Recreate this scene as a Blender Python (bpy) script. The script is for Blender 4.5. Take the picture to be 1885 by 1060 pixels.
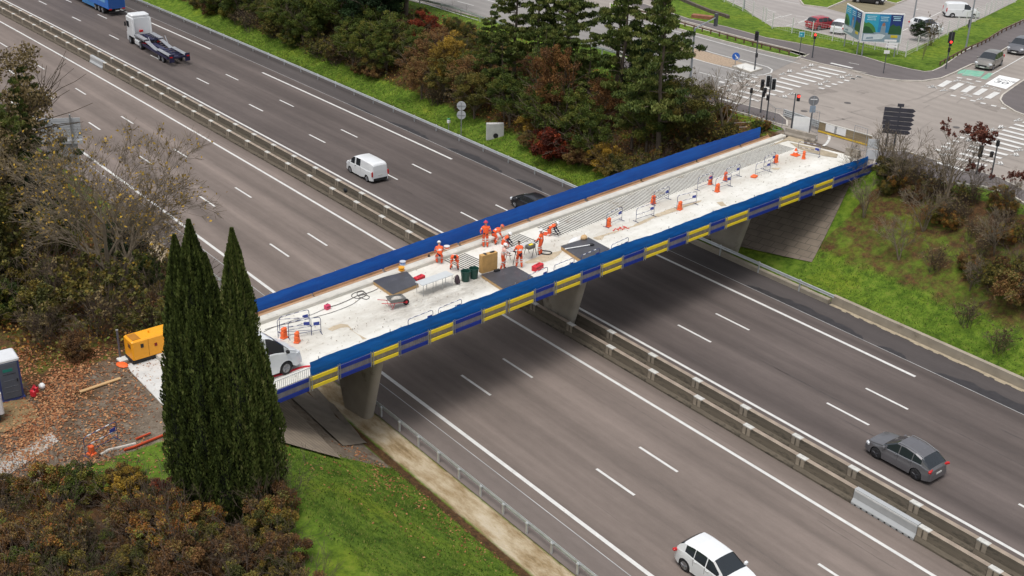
import bpy, math, random
import numpy as np
from mathutils import Vector, Matrix, Euler
R = math.radians
for o in list(bpy.data.objects): bpy.data.objects.remove(o)
SC = bpy.context.scene; COL = SC.collection
# ------------------------------------------------------------------ camera, sky, sun, exposure
CAM = Vector((144.7545, -34.6834, 36.7969)); FPX = 2174.15
c_r = Vector((0.60860385, 0.79307793, 0.02507513)); c_u = Vector((-0.34898523, 0.23916094, 0.90609677)); c_f = Vector((-0.71260836, 0.56020483, -0.42232675))
cd = bpy.data.cameras.new('Camera'); co = bpy.data.objects.new('Camera', cd); COL.objects.link(co)
co.matrix_world = Matrix(((c_r.x, c_u.x, -c_f.x, CAM.x), (c_r.y, c_u.y, -c_f.y, CAM.y), (c_r.z, c_u.z, -c_f.z, CAM.z), (0, 0, 0, 1)))
cd.sensor_width = 36; cd.lens = 36 * FPX / 1885; cd.clip_end = 2000; SC.camera = co
W = bpy.data.worlds.new('World'); SC.world = W; W.use_nodes = True; nt = W.node_tree
sky = nt.nodes.new('ShaderNodeTexSky'); sky.sky_type = 'NISHITA'; sky.sun_disc = False
SUN_EL, SUN_AZ = R(74), R(160)
sky.sun_elevation = SUN_EL; sky.sun_rotation = SUN_AZ; sky.air_density = 1.0; sky.dust_density = 3.0
hs = nt.nodes.new('ShaderNodeHueSaturation'); hs.inputs['Saturation'].default_value = .30
bg = nt.nodes['Background']; bg.inputs['Strength'].default_value = .118
nt.links.new(sky.outputs[0], hs.inputs['Color']); nt.links.new(hs.outputs[0], bg.inputs['Color'])
sl = bpy.data.lights.new('Sun', 'SUN'); sl.energy = 1.25; sl.angle = R(26); sl.color = (1, .97, .935)
so = bpy.data.objects.new('Sun', sl); COL.objects.link(so)
sd = Vector((math.sin(SUN_AZ) * math.cos(SUN_EL), math.cos(SUN_AZ) * math.cos(SUN_EL), math.sin(SUN_EL)))
so.rotation_euler = sd.to_track_quat('Z', 'Y').to_euler(); so.location = (60, 0, 80)
SC.view_settings.view_transform = 'Standard'; SC.view_settings.look = 'None'; SC.view_settings.gamma = 1
SC.view_settings.exposure = .52
# ------------------------------------------------------------------ geometry of the place
K = 0.271e-3
def yv(x, v): return v - .5 * K * (x - 100) ** 2          # the highway bends very slightly
def vof(x, y): return y + .5 * K * (x - 100) ** 2
def hermite(a, b, x):
    t = min(1, max(0, (x - a) / (b - a))); return t * t * (3 - 2 * t)
PZ = 6.1                                                   # level of the plateau on both sides of the cutting
def ground_z(x, y):
    v = vof(x, y)
    if v < -4.9:
        if v > -5.7: return -.28 * math.sin((v + 4.9) / -.8 * math.pi / 2) if v > -5.3 else -.28 + .3 * (-5.3 - v) / .4
        return .02 + (PZ - .02) * min(1, (-5.7 - v) / 9.4) ** 1.05
    if v < -3.35: return -.05 - .1 * (-3.35 - v)
    if v > 33: 
        t = min(1, (v - 33) / 12.0); return PZ * t ** 1.25 + .0
    return -.06
def at(px, py, z=0.0):                                     # a photo pixel turned into the point of the level z it shows
    d = c_f + c_r * ((px - 942.5) / FPX) - c_u * ((py - 530) / FPX)
    return CAM + d * ((z - CAM.z) / d.z)
def on(px, py):                                            # the same on the sloping ground
    p = at(px, py, 7.0); d = (p - CAM).normalized()
    while p.z > ground_z(p.x, p.y): p = p + d * .05
    return p
BO = Vector((90.24, 13.73, 0)); BA = Vector((-.1260, .9920, 0)); BW = Vector((.9920, .1260, 0)); BANG = math.atan2(.9920, -.1260)
def st(p): d = Vector((p[0], p[1], 0)) - BO; return d.dot(BA), d.dot(BW)
def bp(s, t, z=0): v = BO + BA * s + BW * t; return Vector((v.x, v.y, z))
def tf(s): u = max(0, s + 23.7); return 2.60 + .0190 * u + .00025 * u * u     # the near edge: the deck widens a little to the junction
def s_of(px, z=5.7, off=.15):                              # distance along the near edge that the photo shows in column px
    lo, hi = -32.0, 36.0
    for _ in range(40):
        m = (lo + hi) / 2; q = bp(m, tf(m) + off, z) - CAM; x = 942.5 + FPX * q.dot(c_r) / q.dot(c_f)
        if x < px: lo = m
        else: hi = m
    return m
DZ = 6.1                                                   # top of the bridge deck
# ------------------------------------------------------------------ materials
MC = {}
def S(c):
    return tuple(((v / 255) / 12.92 if v / 255 <= .04045 else ((v / 255 + .055) / 1.055) ** 2.4) for v in c)
def mat(name, col, rough=.75, var=.12, scale=3.0, metal=0.0, bump=0.0, spots=None, spot_lo=.6, spot_scale=.8, emit=0, alpha=1.0, stretch=None):
    if name in MC: return MC[name]
    m = bpy.data.materials.new(name); MC[name] = m; m.use_nodes = True; n = m.node_tree.nodes; l = m.node_tree.links
    b = n['Principled BSDF']; b.inputs['Roughness'].default_value = rough; b.inputs['Metallic'].default_value = metal
    tc = n.new('ShaderNodeTexCoord'); src = tc.outputs['Object']
    if stretch:
        mp = n.new('ShaderNodeMapping'); mp.inputs['Scale'].default_value = stretch; l.new(src, mp.inputs[0]); src = mp.outputs[0]
    no = n.new('ShaderNodeTexNoise'); no.inputs['Scale'].default_value = scale; no.inputs['Detail'].default_value = 5; l.new(src, no.inputs[0])
    mx = n.new('ShaderNodeMix'); mx.data_type = 'RGBA'
    mr = n.new('ShaderNodeMapRange'); mr.inputs[1].default_value = .3; mr.inputs[2].default_value = .7; l.new(no.outputs[0], mr.inputs[0])
    l.new(mr.outputs[0], mx.inputs['Factor'])
    mx.inputs['A'].default_value = (*[c * (1 - var) for c in col], 1); mx.inputs['B'].default_value = (*[min(1, c * (1 + var)) for c in col], 1)
    out = mx.outputs['Result']
    if spots:
        n2 = n.new('ShaderNodeTexNoise'); n2.inputs['Scale'].default_value = spot_scale; n2.inputs['Detail'].default_value = 7; n2.inputs['Roughness'].default_value = .7; l.new(src, n2.inputs[0])
        r2 = n.new('ShaderNodeMapRange'); r2.inputs[1].default_value = spot_lo; r2.inputs[2].default_value = spot_lo + .12; l.new(n2.outputs[0], r2.inputs[0])
        m2 = n.new('ShaderNodeMix'); m2.data_type = 'RGBA'; l.new(r2.outputs[0], m2.inputs['Factor']); l.new(out, m2.inputs['A']); m2.inputs['B'].default_value = (*spots, 1); out = m2.outputs['Result']
    l.new(out, b.inputs['Base Color'])
    if bump:
        bm_ = n.new('ShaderNodeBump'); bm_.inputs['Strength'].default_value = bump; bm_.inputs['Distance'].default_value = .02
        n3 = n.new('ShaderNodeTexNoise'); n3.inputs['Scale'].default_value = scale * 8; l.new(src, n3.inputs[0]); l.new(n3.outputs[0], bm_.inputs['Height']); l.new(bm_.outputs[0], b.inputs['Normal'])
    if emit: b.inputs['Emission Color'].default_value = (*col, 1); b.inputs['Emission Strength'].default_value = emit
    if alpha < 1: b.inputs['Alpha'].default_value = alpha
    return m
def glass(name, col=(.02, .025, .03)):
    m = mat(name, col, rough=.06, var=.05, scale=2); m.node_tree.nodes['Principled BSDF'].inputs['Coat Weight'].default_value = .3; return m
def leafmat(name, cols, rough=.7, trans=.15):
    """colour per leaf from the face attribute 'r', per tree from Object Info"""
    if name in MC: return MC[name]
    m = bpy.data.materials.new(name); MC[name] = m; m.use_nodes = True; n = m.node_tree.nodes; l = m.node_tree.links
    b = n['Principled BSDF']; b.inputs['Roughness'].default_value = rough; b.inputs['Specular IOR Level'].default_value = .25
    a = n.new('ShaderNodeAttribute'); a.attribute_name = 'r'
    oi = n.new('ShaderNodeObjectInfo'); ad = n.new('ShaderNodeMath'); ad.operation = 'MULTIPLY_ADD'; ad.inputs[1].default_value = .24; ad.inputs[2].default_value = -.12
    l.new(oi.outputs['Random'], ad.inputs[0]); s = n.new('ShaderNodeMath'); s.operation = 'ADD'; l.new(ad.outputs[0], s.inputs[0]); l.new(a.outputs['Fac'], s.inputs[1])
    cr = n.new('ShaderNodeValToRGB'); e = cr.color_ramp.elements
    while len(e) > 1: e.remove(e[-1])
    for i, c in enumerate(cols):
        k = e[0] if i == 0 else e.new(i / (len(cols) - 1)); k.position = i / (len(cols) - 1); k.color = (*[q * 1.28 for q in c], 1)
    l.new(s.outputs[0], cr.inputs[0]); l.new(cr.outputs[0], b.inputs['Base Color'])
    if trans: 
        tr = n.new('ShaderNodeBsdfTranslucent'); l.new(cr.outputs[0], tr.inputs[0]); ms = n.new('ShaderNodeMixShader'); ms.inputs[0].default_value = trans
        l.new(b.outputs[0], ms.inputs[1]); l.new(tr.outputs[0], ms.inputs[2]); l.new(ms.outputs[0], n['Material Output'].inputs[0])
    return m
# ------------------------------------------------------------------ mesh helpers
class MB:
    def __init__(s): s.v = []; s.f = []; s.m = []; s.k = 0
    def mi(s, k): s.k = k; return s
    def add(s, vs, fs):
        o = len(s.v); s.v += [tuple(v) for v in vs]; s.f += [tuple(i + o for i in f) for f in fs]; s.m += [s.k] * len(fs); return s
    def box(s, c, d, rz=0, M=None, taper=1.0):
        x, y, z = d[0] / 2, d[1] / 2, d[2] / 2
        vs = [Vector((sx * x * (taper if sz > 0 else 1), sy * y * (taper if sz > 0 else 1), sz * z)) for sz in (-1, 1) for sy in (-1, 1) for sx in (-1, 1)]
        if rz: vs = [Matrix.Rotation(rz, 3, 'Z') @ v for v in vs]
        if M: vs = [M @ v for v in vs]
        c = Vector(c); return s.add([v + c for v in vs], [(0, 2, 3, 1), (4, 5, 7, 6), (0, 1, 5, 4), (2, 6, 7, 3), (0, 4, 6, 2), (1, 3, 7, 5)])
    def bb(s, c, d, b=.02, rz=0):                            # box with chamfered vertical and top edges
        x, y, z = d[0] / 2, d[1] / 2, d[2] / 2; b = min(b, x * .9, y * .9, z * .9)
        def ring(e, zz): 
            return [(-x + e, -y, zz), (x - e, -y, zz), (x, -y + e, zz), (x, y - e, zz), (x - e, y, zz), (-x + e, y, zz), (-x, y - e, zz), (-x, -y + e, zz)]
        r1 = ring(b, -z); r2 = ring(b, z - b); r3 = [(p[0] * (1 - b / x), p[1] * (1 - b / y), z) for p in ring(b, z)]
        vs = [Matrix.Rotation(rz, 3, 'Z') @ Vector(p) + Vector(c) for p in r1 + r2 + r3]
        fs = [tuple(range(7, -1, -1)), tuple(range(16, 24))]
        for k in (0, 8):
            for i in range(8): j = (i + 1) % 8; fs.append((k + i, k + j, k + 8 + j, k + 8 + i))
        return s.add(vs, fs)
    def cyl(s, a, b, r0, r1=None, n=8, cap=True):
        a = Vector(a); b = Vector(b); r1 = r0 if r1 is None else r1; d = b - a
        if d.length < 1e-6: return s
        q = d.to_track_quat('Z', 'Y'); vs = []
        for c, r in ((a, r0), (b, r1)):
            vs += [c + q @ Vector((r * math.cos(2 * math.pi * i / n), r * math.sin(2 * math.pi * i / n), 0)) for i in range(n)]
        fs = [(i, (i + 1) % n, n + (i + 1) % n, n + i) for i in range(n)]
        if cap: fs += [tuple(range(n - 1, -1, -1)), tuple(range(n, 2 * n))]
        return s.add(vs, fs)
    def tube(s, pts, r, n=6):
        for a, b in zip(pts, pts[1:]): s.cyl(a, b, r, n=n)
        return s
    def sweep(s, pts, r, n=6):                               # one continuous tube
        pts = [Vector(p) for p in pts]; o = len(s.v); L = len(pts)
        for i, p in enumerate(pts):
            d = (pts[min(i + 1, L - 1)] - pts[max(i - 1, 0)]).normalized(); q = d.to_track_quat('Z', 'Y')
            for k in range(n): s.v.append(tuple(p + q @ Vector((r * math.cos(2 * math.pi * k / n), r * math.sin(2 * math.pi * k / n), 0))))
        for i in range(L - 1):
            for k in range(n): j = (k + 1) % n; s.f.append((o + i * n + k, o + i * n + j, o + i * n + n + j, o + i * n + n + k)); s.m.append(s.k)
        return s
    def ball(s, c, r, n=8, m=6, sc=(1, 1, 1), half=False):
        vs = []; fs = []
        for i in range(m + 1):
            th = math.pi * i / m * (.5 if half else 1)
            for j in range(n): ph = 2 * math.pi * j / n; vs.append((c[0] + r * sc[0] * math.sin(th) * math.cos(ph), c[1] + r * sc[1] * math.sin(th) * math.sin(ph), c[2] + r * sc[2] * math.cos(th)))
        for i in range(m):
            for j in range(n): k = (j + 1) % n; fs.append((i * n + j, (i + 1) * n + j, (i + 1) * n + k, i * n + k))
        return s.add(vs, fs)
    def prism(s, poly, z0, z1):
        n = len(poly); A = sum(poly[i][0] * poly[(i + 1) % n][1] - poly[(i + 1) % n][0] * poly[i][1] for i in range(n))
        if A < 0: poly = poly[::-1]
        vs = [(p[0], p[1], z0) for p in poly] + [(p[0], p[1], z1) for p in poly]
        fs = [tuple(range(n, 2 * n))] + [(i, (i + 1) % n, n + (i + 1) % n, n + i) for i in range(n)]
        return s.add(vs, fs)
    def sheet(s, poly, z):
        n = len(poly); A = sum(poly[i][0] * poly[(i + 1) % n][1] - poly[(i + 1) % n][0] * poly[i][1] for i in range(n))
        if A < 0: poly = poly[::-1]
        return s.add([(p[0], p[1], z) for p in poly], [tuple(range(n))])
    def quad(s, a, b, c, d): return s.add([a, b, c, d], [(0, 1, 2, 3)])
    def profile(s, prof, path):                              # sweep an open/closed (lateral, z) profile along a plan path
        pts = [Vector((p[0], p[1], p[2] if len(p) > 2 else 0)) for p in path]; o = len(s.v); n = len(prof)
        for i, p in enumerate(pts):
            d = pts[min(i + 1, len(pts) - 1)] - pts[max(i - 1, 0)]; d.z = 0; d.normalize(); nn = Vector((-d.y, d.x, 0))
            for a, z in prof: q = p + nn * a; s.v.append((q.x, q.y, p.z + z))
        for i in range(len(pts) - 1):
            for k in range(n - 1): s.f.append((o + i * n + k, o + i * n + n + k, o + i * n + n + k + 1, o + i * n + k + 1)); s.m.append(s.k)
        s.f.append(tuple(o + k for k in range(n))); s.m.append(s.k); s.f.append(tuple(o + (len(pts) - 1) * n + k for k in range(n - 1, -1, -1))); s.m.append(s.k)
        return s
    def mesh(s, name, mats, smooth=None):
        me = bpy.data.meshes.new(name); me.from_pydata(s.v, [], s.f)
        for m in (mats if isinstance(mats, (list, tuple)) else [mats]): me.materials.append(m)
        me.polygons.foreach_set('material_index', s.m)
        if smooth is not None:
            me.polygons.foreach_set('use_smooth', [True] * len(s.f)); me.set_sharp_from_angle(angle=R(smooth))
        me.update(); return me
    def build(s, name, mats, parent=None, smooth=None, loc=None, rz=0):
        return link(bpy.data.objects.new(name, s.mesh(name, mats, smooth)), parent, loc, rz)
def link(o, parent=None, loc=None, rz=0):
    COL.objects.link(o)
    if parent: o.parent = parent
    if loc is not None: o.location = loc
    if rz: o.rotation_euler.z = rz
    return o
def tag(o, label=None, cat=None, group=None, kind=None):
    if label: o['label'] = label
    if cat: o['category'] = cat
    if group: o['group'] = group
    if kind: o['kind'] = kind
    return o
def thing(name, label, cat, loc=(0, 0, 0), rz=0, group=None):
    return tag(link(bpy.data.objects.new(name, None), None, loc, rz), label, cat, group)
KIDS = {}
def dup(root, loc, rz, label, group=None):
    r = root.copy(); COL.objects.link(r); r.location = loc; r.rotation_euler = (0, 0, rz); r['label'] = label
    if group: r['group'] = group
    for ch in list(root.children):
        c = ch.copy(); COL.objects.link(c); c.parent = r
        for g in list(ch.children): d = g.copy(); COL.objects.link(d); d.parent = c
    return r
def structure(name, mb, m, smooth=None): return tag(mb.build(name, m, smooth=smooth), kind='structure')
def rot(v, a): return (v[0] * math.cos(a) - v[1] * math.sin(a), v[0] * math.sin(a) + v[1] * math.cos(a))
# ================================================================== SETTING: ground, highway, plateau roads
def ground_mat():
    m = bpy.data.materials.new('ground'); m.use_nodes = True; n = m.node_tree.nodes; l = m.node_tree.links; b = n['Principled BSDF']; b.inputs['Roughness'].default_value = .95; b.inputs['Specular IOR Level'].default_value = .15
    tc = n.new('ShaderNodeTexCoord'); at_ = n.new('ShaderNodeAttribute'); at_.attribute_name = 'zone'; sp = n.new('ShaderNodeSeparateColor'); l.new(at_.outputs['Color'], sp.inputs[0])
    def noise(sc, det=6, ro=.6, st_=None):
        k = n.new('ShaderNodeTexNoise'); k.inputs['Scale'].default_value = sc; k.inputs['Detail'].default_value = det; k.inputs['Roughness'].default_value = ro
        if st_: mp = n.new('ShaderNodeMapping'); mp.inputs['Scale'].default_value = st_; l.new(tc.outputs['Object'], mp.inputs[0]); l.new(mp.outputs[0], k.inputs[0])
        else: l.new(tc.outputs['Object'], k.inputs[0])
        return k.outputs[0]
    def ramp(src, els):
        r = n.new('ShaderNodeValToRGB'); e = r.color_ramp.elements
        while len(e) > 1: e.remove(e[-1])
        for i, (p, c) in enumerate(els):
            k = e[0] if i == 0 else e.new(p); k.position = p; k.color = (*c, 1)
        l.new(src, r.inputs[0]); return r.outputs[0]
    def mixc(f, a, b_):
        k = n.new('ShaderNodeMix'); k.data_type = 'RGBA'; l.new(f, k.inputs['Factor']); l.new(a, k.inputs['A']); l.new(b_, k.inputs['B']); return k.outputs['Result']
    def mask(ch, nz, w=.25):                                  # ragged edge: zone value pushed about by noise
        a = n.new('ShaderNodeMath'); a.operation = 'ADD'; l.new(ch, a.inputs[0]); l.new(nz, a.inputs[1])
        r = n.new('ShaderNodeMapRange'); r.inputs[1].default_value = 1.0 - w / 2; r.inputs[2].default_value = 1.0 + w / 2; l.new(a.outputs[0], r.inputs[0]); return r.outputs[0]
    grass = ramp(noise(1.6, 10, .72), [(.25, (.022, .038, .007)), (.40, (.066, .118, .013)), (.53, (.122, .198, .020)), (.68, (.18, .225, .036)), (.80, (.23, .20, .08))])
    g2 = ramp(noise(.22, 4), [(.3, (.55, .62, .5)), (.5, (1, 1, 1)), (.72, (1.25, 1.05, .8))])
    mu = n.new('ShaderNodeMix'); mu.data_type = 'RGBA'; mu.blend_type = 'MULTIPLY'; mu.inputs['Factor'].default_value = 1; l.new(grass, mu.inputs['A']); l.new(g2, mu.inputs['B']); grass = mu.outputs['Result']
    dirt = ramp(noise(2.2, 10, .75), [(.25, (.075, .058, .042)), (.45, (.16, .125, .092)), (.6, (.23, .19, .145)), (.78, (.36, .32, .27))])
    lit = ramp(noise(3.5, 10, .8), [(.25, (.018, .013, .008)), (.42, (.06, .035, .017)), (.55, (.11, .058, .026)), (.7, (.20, .10, .04))])
    nz = noise(.9, 8, .7)
    c = mixc(mask(sp.outputs[0], nz), grass, dirt); c = mixc(mask(sp.outputs[1], nz), c, lit)
    con = ramp(noise(.8, 9, .7, (.5, 1.6, 1)), [(.3, (.16, .11, .055)), (.43, (.34, .25, .14)), (.56, (.50, .41, .28)), (.75, (.62, .55, .43))])
    c = mixc(mask(sp.outputs[2], nz, .5), c, con)
    l.new(c, b.inputs['Base Color']); bu = n.new('ShaderNodeBump'); bu.inputs['Strength'].default_value = .8; bu.inputs['Distance'].default_value = .12; l.new(noise(5, 8, .8), bu.inputs['Height']); l.new(bu.outputs[0], b.inputs['Normal'])
    return m
def axis_pts(a, b, fine0, fine1, step, grow):
    p = [fine0]
    while p[-1] < fine1: p.append(p[-1] + step)
    d = step
    while p[-1] < b: d *= grow; p.append(p[-1] + d)
    q = [fine0]; d = step
    while q[-1] > a: d *= grow; q.append(q[-1] - d)
    return q[:0:-1] + p
def zone(x, y):
    v = vof(x, y); s, t = st((x, y)); r = g = bl = 0.0
    if -5.0 < v < -3.2 and x > 55: bl = .95
    if -5.9 < v <= -5.0: g = .75
    if v < -5.7:
        # trees and brambles have leaf litter under them; the works yard behind the bridge end is bare earth
        w = hermite(96.0, 100.5, x + .35 * (y + 18))
        if x < 88: g = .62
        elif y < -12 and x < 97.5: r = .85; g = max(0, .62 - .028 * max(0, (x - 87)) - .02 * max(0, y + 19)) 
        if (x > 99.5 and v < -19.5) or (x > 103.5 and v < -16.2 - (x - 101) * .26) or (x > 98 and v < -23.5): g = max(g, .66)
        if 86 <= x < 97.6 and v > -13.5: r = 1.0; g = .2
    if v > 31.5:
        if x < 82: g = .62 * hermite(34.6, 36.2, v)
        if x < 82 and v <= 33: g = .40
        if x > 92 and v > 34.2: g = .53 * hermite(34.2, 37.2, v) + .10 * hermite(40, 44, v)
        if x > 92 and 31.5 < v < 33.0: r = .42
        if v > 45: g = .15
        if s > 30 and -6 < t < 4: r = 1
    return r, g, bl
def make_ground():
    xs = axis_pts(-420, 460, 40, 128, .5, 1.09); ys = axis_pts(-320, 640, -32, 50, .4, 1.09)
    nx, ny = len(xs), len(ys); rnd = random.Random(3); vs = []; zc = []
    for y in ys:
        for x in xs:
            z = ground_z(x, y); v = vof(x, y)
            if v < -6.2 or v > 33.5: z += .05 * math.sin(x * .9 + y * .7) * math.sin(y * 1.3) + rnd.uniform(-.025, .025) if 0 < z < 5.9 else -.012 + rnd.uniform(-.012, .012)
            vs.append((x, y, z)); zc.append((*zone(x, y), 1))
    fs = [(j * nx + i, j * nx + i + 1, (j + 1) * nx + i + 1, (j + 1) * nx + i) for j in range(ny - 1) for i in range(nx - 1)]
    me = bpy.data.meshes.new('ground'); me.from_pydata(vs, [], fs); me.materials.append(ground_mat())
    a = me.color_attributes.new('zone', 'FLOAT_COLOR', 'POINT'); a.data.foreach_set('color', np.array(zc, 'f').ravel())
    me.polygons.foreach_set('use_smooth', [True] * len(fs)); tag(link(bpy.data.objects.new('ground', me)), kind='structure')
make_ground()
# ---- asphalt: base colour plus streaks along the driving direction, worn lanes, cracks
def asphalt(name, col, streak=.16, seam=None, warm=(1.0, 1.0, 1.0), patches=.12, wet=None):
    m = bpy.data.materials.new(name); MC[name] = m; m.use_nodes = True; n = m.node_tree.nodes; l = m.node_tree.links; b = n['Principled BSDF']; b.inputs['Roughness'].default_value = .88; b.inputs['Specular IOR Level'].default_value = .3
    tc = n.new('ShaderNodeTexCoord'); uv = tc.outputs['UV']
    def noise(sc, st_, det=5, ro=.55):
        k = n.new('ShaderNodeTexNoise'); k.inputs['Scale'].default_value = sc; k.inputs['Detail'].default_value = det; k.inputs['Roughness'].default_value = ro
        mp = n.new('ShaderNodeMapping'); mp.inputs['Scale'].default_value = st_; l.new(uv, mp.inputs[0]); l.new(mp.outputs[0], k.inputs[0]); return k.outputs[0]
    def mr(src, a, b_, c, d):
        k = n.new('ShaderNodeMapRange'); k.inputs[1].default_value = a; k.inputs[2].default_value = b_; k.inputs[3].default_value = c; k.inputs[4].default_value = d; l.new(src, k.inputs[0]); return k.outputs[0]
    def mul(a, b_): k = n.new('ShaderNodeMath'); k.operation = 'MULTIPLY'; l.new(a, k.inputs[0]); l.new(b_, k.inputs[1]); return k.outputs[0]
    f = mr(noise(1, (.022, .75, 1), 5, .6), .3, .7, 1 - streak, 1 + streak)
    f = mul(f, mr(noise(1, (.07, .10, 1), 4), .3, .7, 1 - patches, 1 + patches))
    f = mul(f, mr(noise(1, (.9, 2.2, 1), 6, .75), .25, .75, .90, 1.10))
    f = mul(f, mr(noise(1, (14, 14, 1), 3, .8), .3, .7, .93, 1.07))
    w = n.new('ShaderNodeTexWave'); w.bands_direction = 'Y'; w.inputs['Scale'].default_value = .18; w.inputs['Distortion'].default_value = 1.6; w.inputs['Detail'].default_value = 3; w.inputs['Detail Scale'].default_value = .5
    mp = n.new('ShaderNodeMapping'); mp.inputs['Scale'].default_value = (.02, 1, 1); l.new(uv, mp.inputs[0]); l.new(mp.outputs[0], w.inputs[0]); f = mul(f, mr(w.outputs[0], 0, 1, .95, 1.04))
    w2 = n.new('ShaderNodeTexWave'); w2.bands_direction = 'Y'; w2.inputs['Scale'].default_value = .0898; w2.inputs['Distortion'].default_value = .8; w2.inputs['Phase Offset'].default_value = 2.2 if 'near' in name else 5.4; l.new(mp.outputs[0], w2.inputs[0])
    if name in ('asphalt_near', 'asphalt_far'): f = mul(f, mr(w2.outputs[0], 0, 1, .88, 1.08))
    # thin dark cracks and short scars running with the traffic
    f = mul(f, mr(noise(1, (.10, 1.9, 1), 9, .85), .64, .74, 1, .74))
    vm = n.new('ShaderNodeVectorMath'); vm.operation = 'SCALE'; vm.inputs[0].default_value = col; l.new(f, vm.inputs['Scale']); l.new(vm.outputs[0], b.inputs['Base Color'])
    bu = n.new('ShaderNodeBump'); bu.inputs['Strength'].default_value = .25; bu.inputs['Distance'].default_value = .01; l.new(noise(1, (25, 25, 1), 3), bu.inputs['Height']); l.new(bu.outputs[0], b.inputs['Normal'])
    return m
A_S = asphalt('asphalt_near', (.184, .149, .129), .20); A_N = asphalt('asphalt_far', (.108, .088, .080), .22); A_SH = asphalt('asphalt_shoulder', (.080, .069, .066), .10)
A_SHS = asphalt('asphalt_shoulder_near', (.165, .137, .122), .12); A_DK = asphalt('asphalt_median', (.085, .072, .062), .2)
A_J = asphalt('asphalt_junction', (.29, .255, .225), .035, patches=.10); A_P = asphalt('asphalt_path', (.135, .118, .115), .05); A_R = asphalt('asphalt_side_road', (.25, .235, .22), .05); A_C = asphalt('asphalt_car_park', (.33, .30, .28), .05)
def strip(v0, v1, x0=-260, x1=300, z=0.0, step=4, nv=2):
    mb = MB(); uvs = []; xs = [x0 + i * step for i in range(int((x1 - x0) / step) + 1)]
    vs = [(x, yv(x, v0 + (v1 - v0) * j / (nv - 1)), z) for x in xs for j in range(nv)]; uv = [(x, v0 + (v1 - v0) * j / (nv - 1)) for x in xs for j in range(nv)]
    fs = [(i * nv + j, (i + 1) * nv + j, (i + 1) * nv + j + 1, i * nv + j + 1) for i in range(len(xs) - 1) for j in range(nv - 1)]
    return vs, fs, uv
def uvobj(name, vs, fs, uv, m, kind='structure'):
    me = bpy.data.meshes.new(name); me.from_pydata(vs, [], fs); me.materials.append(m); u = me.uv_layers.new(name='UVMap')
    for lp in me.loops: u.data[lp.index].uv = uv[lp.vertex_index]
    return tag(link(bpy.data.objects.new(name, me)), kind=kind)
uvobj('road_near_carriageway', *strip(-1.27, 12.5), A_S)
uvobj('road_far_carriageway', *strip(14.3, 28.87), A_N)
uvobj('road_median_strip', *strip(12.5, 14.3, z=-.015), A_DK)
uvobj('road_far_shoulder', *strip(28.87, 32.0, z=-.004), A_SH)
uvobj('road_near_shoulder', *strip(-3.4, -1.27, z=-.004), A_SHS)
# ---- painted lines
M_W = mat('road_paint', (.63, .62, .59), .6, .10, 2.0, spots=(.42, .38, .34), spot_lo=.60, spot_scale=3)
def lines(mb, v, w, segs, z=.008):
    for a, b in segs:
        n = max(1, int((b - a) / 6)); 
        for i in range(n):
            x0 = a + (b - a) * i / n; x1 = a + (b - a) * (i + 1) / n
            mb.quad((x0, yv(x0, v - w / 2), z), (x1, yv(x1, v - w / 2), z), (x1, yv(x1, v + w / 2), z), (x0, yv(x0, v + w / 2), z))
mk = MB(); full = [(-200, 260)]
lines(mk, -.45, .25, full); lines(mk, 10.93, .22, full); lines(mk, 16.05, .22, full)
lines(mk, 27.42, .24, [(4.2 - 52 + 52 * k - .2 - 38.2, 4.2 - 52 + 52 * k) for k in range(0, 5)])
for v, ph in ((3.5, .25), (7.0, 0)): lines(mk, v, .17, [(13 * i + ph - 130, 13 * i + ph - 126.9) for i in range(0, 24)])
for v, ph in ((19.98, 0), (23.5, .25)): lines(mk, v, .17, [(13 * i + ph + 3.04 - 130, 13 * i + ph + 6.2 - 130) for i in range(0, 24)])
structure('road_markings', mk, M_W)
mk = MB(); lines(mk, -1.27, .05, full, .004); lines(mk, 28.87, .05, full, .004)
structure('road_joint_seams', mk, mat('seam', (.42, .42, .41), .5, .2, .5))
# damp patches along the joint of the far hard shoulder
dm = MB(); rnd = random.Random(5)
def damp(x0, x1, v0, w, side=1):
    n = int((x1 - x0) / .5) + 2; a = []; b_ = []
    for i in range(n):
        x = x0 + (x1 - x0) * i / (n - 1); e = max(0, math.sin(math.pi * i / (n - 1))) ** .4
        a.append((x, yv(x, v0))); b_.append((x, yv(x, v0 + side * w * e * rnd.uniform(.75, 1.1))))
    for i in range(n - 1): dm.quad((*a[i], .0025), (*a[i + 1], .0025), (*b_[i + 1], .0025), (*b_[i], .0025)) if side > 0 else dm.quad((*b_[i], .0025), (*b_[i + 1], .0025), (*a[i + 1], .0025), (*a[i], .0025))
for x0, x1, w in ((34, 40, .35), (42.5, 50, .8), (53, 62, 1.0), (64, 68, .7), (92, 103, .85), (104, 106.5, .5), (108.5, 122, 1.1)): damp(x0, x1, 28.92, w)
structure('road_damp_patches', dm, mat('damp', (.034, .031, .033), .6, .2, 2))
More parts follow.
